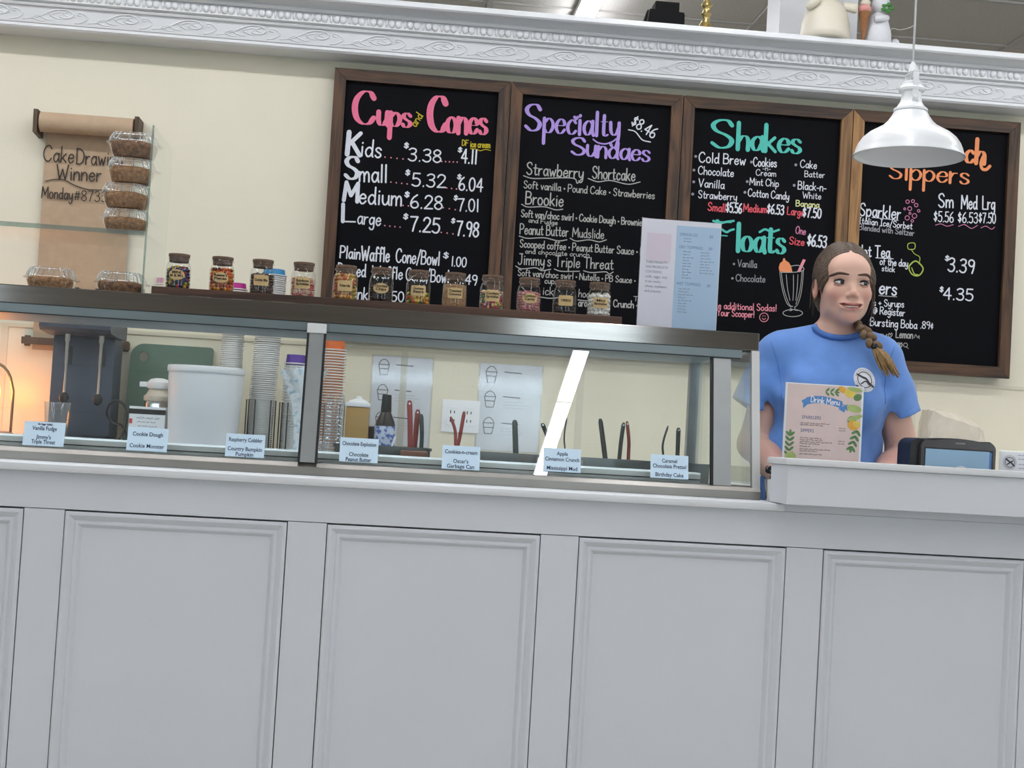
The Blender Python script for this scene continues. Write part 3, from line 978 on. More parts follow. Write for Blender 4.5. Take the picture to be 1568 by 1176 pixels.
line('C', 'grey', [(682, 802), (760, 828), (860, 818), (1000, 848), (1098, 830)], 8)
wr('C', 'grey', 'Soft vanilla * Pound Cake * Strawberries', 166, 878, 1212, 966, 60, pen=.12)
wr('C', 'grey', 'Brookie', 182, 1005, 480, 1026, 102, **K2)
line('C', 'grey', [(150, 1008), (200, 1030), (330, 1028), (420, 1052), (480, 1048)], 8)
wr('C', 'grey', 'Soft van/choc swirl * Cookie Dough * Brownie Bites', 146, 1108, 1235, 1190, 58, pen=.13)
wr('C', 'grey', 'and Fudge', 206, 1152, 435, 1174, 36, pen=.16)
wr('D', 'grey', 'Peanut Butter', 136, 356, 520, 378, 82, **K2)
line('D', 'grey', [(130, 374), (200, 392), (330, 388), (440, 412), (512, 404)], 8)
wr('D', 'grey', 'Mudslide', 557, 380, 806, 396, 74, **K2)
line('D', 'grey', [(538, 392), (590, 414), (690, 404), (770, 420), (828, 404)], 8)
wr('D', 'grey', 'Scooped coffee * Peanut Butter Sauce * Fudge', 136, 462, 1235, 535, 62, pen=.12)
wr('D', 'grey', 'and chocolate crunch', 180, 512, 690, 542, 36, pen=.15)
wr('D', 'grey', "Jimmy's Triple Threat", 122, 600, 880, 642, 86, **K2)
line('D', 'grey', [(102, 614), (150, 636), (262, 628), (310, 650), (382, 640)], 8)
line('D', 'grey', [(412, 638), (470, 656), (612, 656)], 8)
line('D', 'grey', [(645, 652), (710, 666), (820, 660), (850, 678), (882, 662)], 8)
wr('D', 'grey', 'Soft van/choc swirl * Nutella * PB Sauce *', 120, 690, 1058, 752, 52, pen=.13)
wr('D', 'grey', 'cups', 335, 752, 435, 758, 46, pen=.14)
wr('D', 'grey', 'ick', 320, 842, 402, 848, 66, **K2)
wr('D', 'grey', 'hoc', 606, 860, 690, 868, 62, **K2)
line('D', 'grey', [(300, 862), (380, 872), (470, 864)], 8)
line('D', 'grey', [(600, 884), (660, 892), (705, 886)], 8)
wr('D', 'grey', 'ara', 604, 935, 672, 938, 60, pen=.14)
wr('D', 'grey', 'Crunch *', 884, 940, 1075, 952, 58, pen=.14)
wr('D', 'grey', 'T', 1046, 892, 1080, 894, 36, pen=.16)
# board 3
wr('E', 'teal', 'S', 305, 446, 480, 456, 228, style='brush', pen=.19, thin=.3)
wr('E', 'teal', 'hakes', 520, 462, 1022, 498, 215, style='brush', pen=.17, xh=.52, gap=.12, thin=.22)
dots('E', 'dim', [(184, 520), (170, 630), (168, 724), (160, 822), (630, 566), (596, 722), (578, 808), (985, 588), (972, 752)], 12)
K3 = dict(pen=.115)
for a in (('Cold Brew', 210, 566, 580, 590, 82), ('Chocolate', 204, 662, 485, 684, 66), ('Vanilla', 206, 762, 410, 780, 66), ('Strawberry', 204, 852, 510, 874, 62),
          ('Cookies', 646, 598, 830, 606, 72), ('-n-', 720, 632, 782, 636, 38), ('Cream', 666, 672, 825, 682, 50), ('Mint Chip', 616, 748, 846, 764, 58), ('Cotton Candy', 602, 838, 928, 868, 62),
          ('Cake', 1020, 608, 1150, 620, 62), ('Batter', 1056, 684, 1214, 692, 50), ('Black-n-', 1002, 782, 1225, 800, 66), ('White', 1040, 854, 1185, 864, 52)):
    wr('E', 'white', *a, **K3)
wr('E', 'cream', 'Banana', 986, 918, 1170, 930, 48, pen=.17)
for a in (('Small', 280, 952, 420, 966, 66), ('Medium', 566, 962, 750, 972, 64), ('Large', 916, 984, 1045, 998, 62)):
    wr('E', 'red', *a, pen=.14)
for a in (('$5.56', 428, 965, 548, 976, 78), ('$6.53', 756, 975, 885, 988, 76), ('$7.50', 1040, 1003, 1184, 1016, 78)):
    wr('E', 'white', *a, pen=.14)
wr('F', 'teal', 'loats', 512, 440, 895, 462, 222, style='brush', pen=.17, xh=.54, gap=.13, thin=.22)
wr('F', 'teal', 'F', 345, 432, 455, 440, 232, style='brush', pen=.17, thin=.25)
for a in ([(325, 200), (380, 218), (430, 208), (488, 200)], [(392, 268), (430, 290), (460, 276), (488, 268)], [(695, 290), (740, 268), (790, 288), (850, 272)]):
    line('F', 'teal', a, 18)
wr('F', 'rose', 'One', 982, 300, 1060, 312, 60, pen=.13)
wr('F', 'red', 'Size', 932, 385, 1050, 398, 60, pen=.15)
wr('F', 'white', '$6.53', 1076, 396, 1225, 415, 92, pen=.14)
wr('F', 'dim', 'Vanilla', 520, 566, 670, 576, 58, **K3)
wr('F', 'dim', 'Chocolate', 506, 682, 738, 692, 56, **K3)
dots('F', 'dim', [(490, 545), (478, 660)], 10)
wr('F', 'blush', 'Have additional Sodas!', 268, 898, 828, 924, 54, pen=.13)
wr('F', 'blush', 'Ask Your Scooper!', 258, 952, 650, 974, 54, pen=.13)
line('F', 'blush', arc(730, 972, 35, 0, 330, 11), 6, True)
dots('F', 'blush', [(722, 960), (738, 962)], 4)
line('F', 'blush', [(716, 978), (728, 990), (744, 980)], 5)
# float drawing on board 3
mb = MB()
P = [cp('F', *p) for p in [(855, 606), (848, 575), (858, 540), (880, 522), (884, 500), (896, 498), (902, 516), (930, 534), (948, 565), (958, 612)]]
mb.add([(x, TY_, z) for x, z in P], [tuple(range(len(P)))])
part('chalk_scoop', mb, CH['orange'], boards[2], True)
mb = MB()
P = [cp('F', *p) for p in [(996, 606), (1042, 506), (1064, 512), (1020, 610)]]
mb.add([(x, TY_, z) for x, z in P], [(0, 1, 2, 3)])
part('chalk_straw', mb, CH['blush'], boards[2], True)
line('F', 'grey', [(945, 562), (1000, 556), (1045, 574), (1044, 596), (1000, 608), (935, 612), (862, 612)], 6)
for a in ([(856, 612), (868, 700), (888, 790), (915, 862), (948, 890)], [(868, 612), (882, 710), (905, 800), (935, 872), (962, 886)], [(1046, 590), (1038, 700), (1022, 800), (998, 870), (974, 890)],
          [(1034, 602), (1026, 700), (1010, 790), (985, 868)], [(908, 630), (918, 740), (938, 836)], [(966, 632), (966, 740), (962, 836)], [(1002, 630), (996, 740), (985, 836)], [(940, 900), (958, 912), (938, 920)], [(980, 895), (975, 912), (1000, 918)]):
    line('F', 'grey', a, 5)
line('F', 'grey', arc(960, 938, 78, 0, 330, 11, 28), 6, True)
# board 4
wr('G', 'orange', 'ch', 1098, 462, 1250, 476, 200, style='brush', pen=.18, xh=.50, gap=.14, thin=.3)
line('G', 'orange', [(1238, 420), (1222, 470), (1232, 515), (1265, 520), (1294, 494)], 26)
wr('G', 'orange', 'Sippers', 486, 590, 1124, 638, 130, style='brush', pen=.19, xh=.66, gap=.13, thin=.3, desc=1.7)
wr('G', 'white', 'Sparkler', 250, 888, 575, 920, 102, pen=.11)
line('G', 'white', [(350, 905), (450, 915), (560, 928)], 5)
wr('G', 'white', 'Italian Ice/Sorbet', 246, 952, 670, 998, 52, pen=.13)
wr('G', 'dim', 'Blended with Seltzer', 246, 1002, 685, 1052, 48, pen=.15)
for x, y, r in ((635, 778, 14), (678, 774, 12), (704, 806, 14), (612, 836, 8), (652, 834, 16), (724, 852, 10), (654, 872, 8), (632, 908, 17), (690, 892, 18), (672, 932, 10)):
    line('G', 'rose', arc(x, y, r, 0, 330, 11), 6, True)
for a in (('Sm', 882, 822, 1000, 826, 112), ('Med', 1066, 834, 1190, 838, 110), ('Lrg', 1236, 838, 1332, 842, 108), ('$5.56', 846, 936, 1000, 944, 84), ('$6.53', 1040, 944, 1194, 950, 84), ('$7.50', 1206, 946, 1338, 952, 82)):
    wr('G', 'white', *a, pen=.105)
for a in ([(858, 966), (900, 956), (950, 974), (1000, 962)], [(1042, 976), (1090, 962), (1145, 992), (1194, 968)], [(1222, 988), (1262, 974), (1305, 998), (1332, 982)]):
    line('G', 'rose', a, 6)
wr('H', 'white', 'Hot Tea', 232, 168, 490, 180, 92, pen=.12)
line('H', 'white', [(380, 182), (450, 186), (520, 190)], 6)
wr('H', 'white', 'of the day', 414, 236, 636, 254, 58, pen=.13)
wr('H', 'white', 'stick', 430, 286, 530, 296, 46, pen=.14)
line('H', 'lime', [(640, 70), (690, 66), (690, 110), (642, 112)], 7, True)
line('H', 'lime', [(662, 112), (690, 150), (732, 178), (726, 232)], 6)
line('H', 'lime', [(648, 252), (700, 208), (758, 262), (740, 312), (706, 326), (664, 306)], 11, True)
line('H', 'lime', [(668, 262), (690, 310), (720, 318)], 8)
wr('H', 'white', '$', 935, 206, 966, 210, 46, pen=.2)
wr('H', 'white', '3.39', 958, 288, 1165, 308, 110, pen=.115)
wr('H', 'white', 'ers', 408, 468, 545, 482, 112, pen=.12)
line('H', 'grey', [(405, 484), (480, 490), (548, 494)], 6)
wr('H', 'white', '$', 892, 455, 920, 458, 46, pen=.2)
wr('H', 'white', '4.35', 922, 512, 1155, 526, 94, pen=.125)
wr('H', 'white', 's + Syrups', 362, 566, 605, 578, 56, pen=.13)
wr('H', 'white', '@ Register', 358, 628, 610, 650, 60, pen=.13)
wr('H', 'white', 'Bursting Boba', 336, 724, 708, 750, 66, pen=.12)
wr('H', 'white', '.89\u00a2', 738, 746, 838, 752, 58, pen=.13)
wr('H', 'grey', 'ry', 402, 820, 466, 824, 56, pen=.14)
line('H', 'grey', [(480, 800), (490, 786), (496, 800), (506, 784), (512, 800), (494, 818)], 5, True)
wr('H', 'grey', 'Lemon', 542, 820, 676, 828, 62, pen=.13)
line('H', 'grey', [(690, 822), (700, 796), (716, 822), (726, 804), (728, 830)], 5)
wr('H', 'grey', 'ango', 506, 890, 590, 896, 60, pen=.13)
line('H', 'grey', arc(618, 880, 16, 0, 330, 9), 5, True)
line('H', 'grey', [(622, 892), (640, 908)], 5)
# ---------------------------------------------------------------- things on top of the case
ZT = 1.3945                                     # top of the steel shelf
m_plank = wood('dark_plank', (92, 62, 44), (56, 36, 26), 0, rough=0.5, gs=18)
xa, xb = at(232, 445, 3.67)[0], at(952, 490, 3.67)[0]
solo('wooden_plank', MB().box(xa, xb, 3.665, 3.80, ZT + 0.0004, ZT + 0.032, 0.002), m_plank, 'long dark brown plank on the steel shelf carrying the candy jars', 'plank', ((xa + xb) / 2, 3.73, ZT))
ZJ = ZT + 0.0322
m_jar = clear('jar_glass', (250, 252, 252))
m_cork = mat('dark_cork', (112, 90, 74), 0.85, var=0.2, scale=120, bump=0.4, bscale=150)
m_klabel = mat('kraft_label', (214, 186, 134), 0.8, var=0.05, scale=60)
m_ink = mat('black_ink', (26, 24, 26), 0.7, var=0.05)
def cmat(c):
    return mat('candy_%d_%d_%d' % c, c, 0.35, var=0.06, scale=90)
JARS = [  # photo x of the centre, label shape, label lines, fill height, piece radius, colours, description
    (271, 'oval', ['MINI', "M & M's"], .058, .0058, [(40, 60, 130), (60, 40, 30), (190, 50, 40), (210, 170, 50), (60, 120, 60), (30, 26, 24), (50, 34, 26)], 'mini coated chocolates, leftmost of the row'),
    (338, 'oval', ["Reese's", 'Pieces'], .060, .0058, [(216, 96, 34), (224, 160, 44), (110, 50, 28), (204, 76, 30)], 'orange and yellow candy pieces'),
    (400, 'plaque', ['Cookie Bits'], .055, .0050, [(86, 72, 66), (58, 48, 44), (120, 100, 90), (44, 38, 36)], 'grey brown cookie crumbs'),
    (463, 'rect', ['Rainbow', 'Sprinkles'], .052, .0036, [(206, 120, 120), (222, 190, 160), (190, 90, 90), (230, 214, 190), (180, 150, 110)], 'pale rainbow sprinkles'),
    (528, 'plaque', ['Nerds'], .072, .0065, [(206, 140, 60), (190, 80, 60), (170, 170, 70), (220, 170, 90), (150, 90, 50)], 'orange, red and green crunchy candy'),
    (583, 'oval', ['Chocolate', 'Chips'], .044, .0045, [(34, 24, 22), (46, 32, 28), (26, 20, 20)], 'dark chocolate chips'),
    (640, 'plaque', ['Gummy', 'Bears'], .030, .0070, [(214, 160, 40), (60, 120, 60), (196, 80, 40), (226, 190, 70)], 'yellow and green gummy candy, only a third full'),
    (696, 'plaque', ['Toasted', 'Coconut'], .060, .0028, [(184, 142, 98), (170, 126, 84), (196, 156, 112)], 'tan toasted coconut'),
    (753, 'rect', ['Confetti', 'Sprinkles'], .050, .0046, [(206, 60, 90), (226, 206, 90), (120, 70, 110), (230, 220, 214), (180, 110, 70), (90, 130, 90)], 'bright confetti sprinkles, in front of the frame between two boards'),
    (810, 'oval', ['Cotton', 'Candy'], .055, .0048, [(200, 130, 130), (180, 100, 110), (214, 160, 150), (160, 120, 120)], 'dusty pink candy bits'),
    (865, 'plaque', ['OREOS'], .030, .0060, [(30, 24, 24), (44, 34, 32), (22, 18, 18)], 'dark cookie crumbs, second from the white sign'),
    (918, 'plaque', ['Mini', 'Marshmallows'], .062, .0078, [(236, 234, 228), (226, 222, 214), (242, 240, 236)], 'white mini marshmallows, nearest the white sign')]
JP = [(.0295, 0.0), (.0312, .002), (.0322, .010), (.0322, .046), (.0312, .058), (.0280, .069), (.0255, .074), (.0252, .077), (.0285, .0785), (.0290, .081), (.0285, .0835)]
jar_body = jar_cork = None
def bend(mb, R):
    mb.v = [(R * sin(x / R), -sqrt(R * R) * cos(x / R) + (y), z) for x, y, z in mb.v]
def jr(z):
    for (r0, z0), (r1, z1) in zip(JP, JP[1:]):
        if z0 <= z <= z1:
            return r0 + (r1 - r0) * (z - z0) / max(1e-9, z1 - z0)
    return .02
for px, shape, lines, fill, pr, cols, desc in JARS:
    X = at(px, 450, 3.73)[0]
    th = thing('candy_jar', 'corked glass jar of ' + desc, 'jar', (X, 3.73, ZJ), (0, 0, 0), 'jars of toppings on the plank')
    if jar_body is None:
        inner = [(r - .0016, max(z, .003)) for r, z in JP if z < .0785]
        jar_body = part('glass', MB().lathe(JP, n=28, cap1=False), m_jar, th, smooth=True, auto=50)
        c = MB().lathe([(.0235, .0705), (.0250, .0715), (.0252, .0838), (.0272, .0842), (.0276, .0905), (.0268, .0918)], n=24)
        jar_cork = part('cork', c, m_cork, th, smooth=True, auto=40)
    else:
        for src in (jar_body, jar_cork):
            c = src.copy()
            COL.objects.link(c)
            c.parent = th
    f = MB()
    f.lathe([(jr(z) - .0022 - pr * 0.7, max(z, .003)) for z in np.linspace(.003, fill - pr * .6, 6)], n=14)
    rg = random.Random(px)
    ncell = int(2 * pi * .03 / (pr * 1.75))
    z = .003 + pr * .8
    row_ = 0
    while z < fill:
        for k in range(ncell):
            a = 2 * pi * (k + .5 * (row_ % 2) + rg.uniform(-.2, .2)) / ncell
            if sin(a) > 0.45:
                continue
            r = jr(z) - .0022 - pr * .75
            f.cur = rg.randrange(len(cols))
            mt = Matrix.Rotation(rg.uniform(0, 3), 3, 'X') @ Matrix.Rotation(rg.uniform(0, 3), 3, 'Z')
            f.ball((r * cos(a), r * sin(a), z + rg.uniform(-.2, .2) * pr), pr, pr * .75, pr * .8, 6, 4, mt)
        z += pr * 1.45
        row_ += 1
    for k in range(int(10 * (.006 / pr) ** 1.2)):
        a, q = rg.uniform(0, 2 * pi), rg.uniform(0, 1) ** .5 * (jr(fill) - pr - .002)
        f.cur = rg.randrange(len(cols))
        f.ball((q * cos(a), q * sin(a), fill - pr * .2), pr, pr * .8, pr * .8, 6, 4)
    o = part('candy_fill', f, [cmat(c) for c in cols], th, smooth=True)
    o['kind'] = 'stuff'
    # kraft label wrapped round the front
    zl, Rl = .036, .0330
    n = 40
    pts = []
    for k in range(n):
        t = 2 * pi * k / n
        if shape == 'oval':
            x, zz = .0215 * cos(t), .0135 * sin(t)
        elif shape == 'rect':
            x, zz = .0205 * np.sign(cos(t)) * abs(cos(t)) ** .3, .0150 * np.sign(sin(t)) * abs(sin(t)) ** .3
        else:
            s = 1 + .07 * cos(4 * t + pi) + .03 * cos(8 * t)
            x, zz = .0215 * np.sign(cos(t)) * abs(cos(t)) ** .6 * s, .0145 * np.sign(sin(t)) * abs(sin(t)) ** .6 * s
        pts.append((x, zz))
    lb = MB()
    cols_x = np.linspace(-.024, .024, 13)
    grid = []
    rings = [[(p[0] * q, p[1] * q + zl) for p in pts] for q in (1, .75, .5, .25)]
    vs = [(p[0], 0, p[1]) for r in rings for p in r] + [(0, 0, zl)]
    fs = [(i * n + k, i * n + (k + 1) % n, (i + 1) * n + (k + 1) % n, (i + 1) * n + k) for i in range(3) for k in range(n)]
    fs += [(3 * n + k, 3 * n + (k + 1) % n, 4 * n) for k in range(n)]
    lb.add(vs, fs)
    bend(lb, Rl)
    l_ = part('label', lb, m_klabel, th)
    tx = MB()
    for i, t in enumerate(lines):
        zz = zl + (.0030 if len(lines) > 1 else -.0025) - i * .0085
        printed(tx, t, 0, zz, .0092, 0, width=min(.034, .0048 * len(t) + .004), bold=.0003)
    bend(tx, Rl + .0004)
    part('label_lettering', tx, m_ink, l_)

# acrylic pastry rack and clear clamshell boxes
m_acr = clear('acrylic', (251, 253, 252))
m_edge = clear('acrylic_edge', (215, 228, 224), haze=0.12)
m_ribs = clear('clamshell_rib_highlights', (250, 252, 252), haze=0.32, hazecol=(240, 242, 244))  # whitish haze paints in the bright highlights along the lid ribs
rk = thing('acrylic_rack', 'clear acrylic pastry rack with one shelf at the left end of the case', 'rack', (-0.86, 3.82, ZT))
XR0, XR1 = -1.12, -0.622
part('side_panel', MB().box(XR1 - .005, XR1, 3.66, 3.98, ZT + .0004, 1.835), m_acr, rk, True)
part('side_panel', MB().box(XR0, XR0 + .005, 3.66, 3.98, ZT + .0004, 1.835), m_acr, rk, True)
part('panel_edge', MB().box(XR1 - .005, XR1, 3.6585, 3.6598, ZT + .0004, 1.835), m_edge, rk, True)
part('shelf', MB().box(XR0 + .006, XR1 - .006, 3.66, 3.98, 1.556, 1.563), m_acr, rk, True)
part('shelf_edge', MB().box(XR0 + .006, XR1 - .006, 3.656, 3.6598, 1.552, 1.564, .001), m_edge, rk, True)
part('hinge_pin', MB().lathe([(.003, 0), (.003, .012)], (XR1 - .002, 3.657, 1.80), 8), mat('grey_metal', (150, 150, 150), .3, .9), rk, True)
m_clam = clear('clamshell_plastic', (250, 252, 253), rough=0.02, haze=0.035)
m_cake = mat('crumb_cake', (188, 142, 98), 0.9, var=0.2, scale=110, col2=(122, 82, 52), bump=0.8, bscale=120)
m_cake2 = mat('dark_crumb_cake', (158, 114, 78), 0.9, scale=90, col2=(70, 46, 36), bump=0.8, bscale=110)
def loft(mb, rings, n=40, e=0.55, cap0=False, cap1=False, rib=None):
    """superellipse rings (half width, half depth, z); rib(k) scales a ring point"""
    vs = []
    for i, (a, b, z) in enumerate(rings):
        for k in range(n):
            t = 2 * pi * k / n
            q = rib(k, i) if rib else 1.0
            vs.append((a * q * np.sign(cos(t)) * abs(cos(t)) ** e, b * q * np.sign(sin(t)) * abs(sin(t)) ** e, z))
    m = len(rings)
    fs = [(i * n + k, i * n + (k + 1) % n, (i + 1) * n + (k + 1) % n, (i + 1) * n + k) for i in range(m - 1) for k in range(n)]
    if cap0:
        fs.append(tuple(range(n))[::-1])
    if cap1:
        fs.append(tuple((m - 1) * n + k for k in range(n)))
    return mb.add(vs, fs)
clam_src = None
def clamshell(x, y, z, rz, dark, label):
    global clam_src
    th = thing('clamshell_box', label, 'food box', (x, y, z), (0, 0, rz), 'clear boxes of crumb cake')
    if clam_src is None:
        tray = MB()
        loft(tray, [(.046, .040, 0), (.050, .044, .004), (.060, .054, .036), (.0665, .060, .037), (.0665, .060, .0385)], cap0=True)
        lid = MB()
        loft(lid, [(.0668, .0603, .0387), (.061, .0545, .0395), (.057, .051, .052), (.050, .044, .064), (.044, .038, .0662)], 64, cap1=True,
             rib=lambda k, i: 1 + (.022 if (k // 2) % 2 else -.012) * (1 if 2 <= i <= 3 else 0))
        tab = MB().box(.060, .074, -.012, .012, .0372, .0386, .0004)
        clam_src = (tray, lid, tab)
    part('tray', clam_src[0], m_clam, th, smooth=True, auto=60)
    part('lid', clam_src[1], m_clam, th, smooth=True, auto=70)
    part('tab', clam_src[2], m_clam, th)
    rb2 = MB()
    for k in range(22):
        t = 2 * pi * (k + .5) / 22
        cs_, sn_ = np.sign(cos(t)) * abs(cos(t)) ** .55, np.sign(sin(t)) * abs(sin(t)) ** .55
        rb2.tube([(a_ * cs_, b_ * sn_, z_) for a_, b_, z_ in ((.0605, .0545, .041), (.0575, .0515, .052), (.0510, .0450, .064), (.045, .039, .0665))], [.0008, .0014, .0014, .0006], 5)
    part('lid_ribs', rb2, m_ribs, th, smooth=True)['kind'] = 'stuff'
    ck = MB()
    rg = random.Random(int(x * 1e4) + int(z * 1e4))
    loft(ck, [(.044, .038, .002), (.049, .043, .008), (.0565, .050, .030), (.053, .047, .040), (.03, .028, .046), (.002, .002, .047)], 32, rib=lambda k, i: 1 + rg.uniform(-.05, .03))
    part('crumb_cake', ck, m_cake2 if dark else m_cake, th, smooth=True)
XS = at(197, 300, 3.78)[0]
for i, (dx, rz, dk) in enumerate(((.0, .08, False), (-.004, -.05, False), (.004, .12, False), (.006, -.1, True))):
    clamshell(XS + dx, 3.78, 1.5634 + i * .0668, rz, dk, 'clear ribbed cake box, %s of the stack on the rack' % ['bottom one', 'second from the bottom', 'second from the top', 'topmost'][i])
clamshell(at(78, 430, 3.74)[0], 3.74, ZT + .0004, .1, False, 'clear ribbed box of crumb cake at the far left on the steel shelf')
clamshell(at(186, 440, 3.74)[0], 3.74, ZT + .0004, -.06, True, 'clear ribbed box of crumb cake on the steel shelf below the stack')
m_blk = mat('black_plastic', (20, 20, 22), 0.4, var=0.1)
for px in (118, 149):
    xx = at(px, 440, 3.70)[0]
    solo('rubber_foot', MB().box(xx - .005, xx + .005, 3.70, 3.72, ZT + .0004, ZT + .0185, .001), m_blk, 'small black rubber foot on the steel shelf %s' % ('beside the left cake box' if px < 130 else 'beside the right cake box'), 'foot', (xx, 3.71, ZT))

# toppings sign in a clear stand
def scribble(mb, x0, x1, z, h, Y, seed=0):
    rg = random.Random(seed)
    x = x0
    while x < x1:
        w = min(rg.uniform(.6, 1.5) * h * 2.2, x1 - x)
        pts = [(x + w * k / 6, z + h * .5 * (rg.random() - .5) + (h * .2 if k % 2 else -h * .2)) for k in range(7)]
        ribbon(mb, pts, lambda i, d: h * .32, Y, caps=False)
        x += w + h * .6
YS = 3.72
sx0, sx1 = at(978, 420, YS)[0], at(1102, 420, YS)[0]
sz1 = at(1045, 337, YS)[1]
sg = thing('toppings_sign', 'white and pale blue toppings list in a clear stand on the steel shelf', 'sign', ((sx0 + sx1) / 2, YS, ZT))
part('stand', MB().box(sx0, sx1, YS + .002, YS + .006, ZT + .0004, sz1, .0005).box(sx0, sx1, YS + .006, YS + .09, ZT + .0004, ZT + .004), m_acr, sg, True)
m_pp = mat('pale_paper', (226, 228, 238), .7, var=.02)
m_pb = mat('pale_blue_paper', (176, 204, 230), .7, var=.02)
m_pk = mat('faint_pink_print', (222, 212, 226), .7, var=.02)
m_bt = mat('slate_blue_ink', (120, 146, 188), .7, var=.03)
m_gt = mat('grey_ink', (140, 148, 168), .7, var=.03)
sw, sh = sx1 - sx0, sz1 - ZT
cd_ = part('card', MB().box(sx0 + .002, sx1 - .002, YS, YS + .0018, ZT + .002, sz1 - .002), m_pp, sg, True)
part('blue_panel', MB().box(sx0 + sw * .44, sx1 - .0035, YS - .0004, YS - .0001, ZT + .004, sz1 - sh * .05), m_pb, cd_, True)
part('pink_panel', MB().box(sx0 + sw * .08, sx0 + sw * .38, YS - .0004, YS - .0001, sz1 - sh * .38, sz1 - sh * .13), m_pk, cd_, True)
tx, tg = MB(), MB()
for t, fx, fz, w in (('SPRINKLES', .48, .125, .22), ('DRY TOPPINGS', .48, .235, .29), ('.89', .84, .235, .05), ('.89', .84, .13, .05), ('WET TOPPINGS', .47, .555, .30), ('.89', .84, .56, .05)):
    tx = MB()
    printed(tx, t, sx0 + sw * fx, sz1 - sh * fz - .004, .0115, YS - .0007, 'LEFT', sw * w)
    part('lettering', tx, m_bt, cd_, True)
for i, t in enumerate(['THIS FACILITY', 'HAS PRODUCTS', 'CONTAINING', 'milk, eggs, soy', 'tree nuts,', 'wheat, soybeans', 'and peanuts']):
    tq = MB()
    printed(tq, t, sx0 + sw * .08, sz1 - sh * (.385 + .042 * i) - .003, .0098, YS - .0007, 'LEFT', sw * (.27 if len(t) > 11 else .2))
    part('lettering', tq, m_gt, cd_, True)
for i in range(2):
    scribble(tg, sx0 + sw * .53, sx0 + sw * .62, sz1 - sh * (.16 + .025 * i), .0045, YS - .0007, i)
for i in range(10):
    scribble(tg, sx0 + sw * .53, sx0 + sw * (.60 + .09 * random.random()), sz1 - sh * (.275 + .0255 * i), .0045, YS - .0007, i + 5)
for i in range(8):
    scribble(tg, sx0 + sw * .75, sx0 + sw * (.85 + .08 * random.random()), sz1 - sh * (.275 + .0255 * i), .0045, YS - .0007, i + 25)
for i in range(9):
    scribble(tg, sx0 + sw * .50, sx0 + sw * (.58 + .10 * random.random()), sz1 - sh * (.60 + .0255 * i), .0045, YS - .0007, i + 45)
o = part('small_print', tg, m_gt, cd_, True)
o['kind'] = 'stuff'

# flavour cards stuck along the foot of the glass
m_card = mat('ice_blue_card', (206, 230, 246), .5, var=.01)
m_navy = mat('navy_ink', (24, 34, 72), .7, var=.05)
CARDS = [(35, 98, 646, 683, ['No Sugar Added', 'Vanilla Fudge', "Jimmy's", 'Triple Threat'], [.10, .27, .63, .83], [.35, .6, .36, .58]),
         (194, 256, 655, 691, ['Cookie Dough', 'Cookie Monster'], [.28, .78], [.75, .86]),
         (345, 405, 665, 700, ['Raspberry Cobbler', 'Country Bumpkin', 'Pumpkin'], [.25, .65, .88], [.86, .88, .45]),
         (520, 579, 671, 708, ['Chocolate Explosion', 'Chocolate', 'Peanut Butter'], [.24, .68, .89], [.88, .5, .66]),
         (677, 735, 683, 719, ['Cookies-n-cream', "Oscar's", 'Garbage Can'], [.26, .65, .87], [.86, .4, .72]),
         (833, 890, 687, 723, ['Apple', 'Cinnamon Crunch', 'Mississippi Mud'], [.22, .46, .84], [.3, .92, .82]),
         (997, 1055, 697, 733, ['Caramel', 'Chocolate Pretzel', 'Birthday Cake'], [.25, .48, .84], [.4, .88, .74])]
FLAV = {35: 'Vanilla Fudge', 194: 'Cookie Dough', 345: 'Raspberry Cobbler', 520: 'Chocolate Explosion', 677: 'Cookies-n-cream', 833: 'Apple Cinnamon Crunch', 997: 'Caramel Chocolate Pretzel'}
for px0, px1, py0, py1, lines, fz, fw in CARDS:
    # bottom edge centre on the glass plane
    zb_, zt_ = 1.0115, None
    x0, z1 = at(px0, (py0 + py1) / 2, 3.438)
    x1, _ = at(px1, (py0 + py1) / 2 + 2, 3.438)
    zc0 = at((px0 + px1) / 2, py1, 3.436)[1]
    zc1 = at((px0 + px1) / 2, py0, 3.444)[1]
    zc0 = max(zc0, 1.0095)
    H = (zc1 - zc0) / cos(TILT)
    th = thing('flavour_card', 'pale blue flavour card on the case glass reading ' + FLAV[px0], 'label card',
               ((x0 + x1) / 2, gy(zc0, .0012), zc0), (-TILT, 0, 0), 'flavour cards along the case')
    w = x1 - x0
    part('card', MB().box(-w / 2, w / 2, -.0006, 0.0004, 0, H), m_card, th)
    tx = MB()
    for t, f, q in zip(lines, fz, fw):
        sz = .0135 if not (len(lines) == 4 and f < .15) else .007
        printed(tx, t, 0, H * (1 - f) - sz * .35, sz, -.001, width=w * q, bold=.0002)
    part('lettering', tx, m_navy, th)
# ---------------------------------------------------------------- kraft paper roll on the wall
m_kraft = mat('kraft_paper', (188, 164, 136), .85, var=.06, scale=30)
m_kroll = mat('kraft_roll_end', (150, 128, 104), .8, var=.05)
m_dkwood = wood('dark_bracket_wood', (96, 76, 54), (60, 46, 34), 2, rand=.05)
m_marker = mat('marker_ink', (44, 38, 34), .7, var=.05)
pr_ = thing('paper_roll', 'brown kraft paper roll in a wall bracket with a handwritten winner notice', 'paper roll', (-1.06, WY, 1.32))
zr = 2.077
part('roll', MB().lathe([(.034, 0), (.034, .312)], (-1.222, 4.95, zr), 28, (1, 0, 0)), m_kraft, pr_, True, True, 40)
part('spindle', MB().lathe([(.008, 0), (.008, .345)], (-1.238, 4.95, zr), 10, (1, 0, 0)), m_dkwood, pr_, True)
for xx in (-1.243, -0.905):
    part('bracket', MB().prism([(WY - .001, zr - .045), (4.93, zr - .040), (4.925, zr + .038), (WY - .001, zr + .038)], xx, xx + .014, 'yz'), m_dkwood, pr_, True)
sheet = MB()
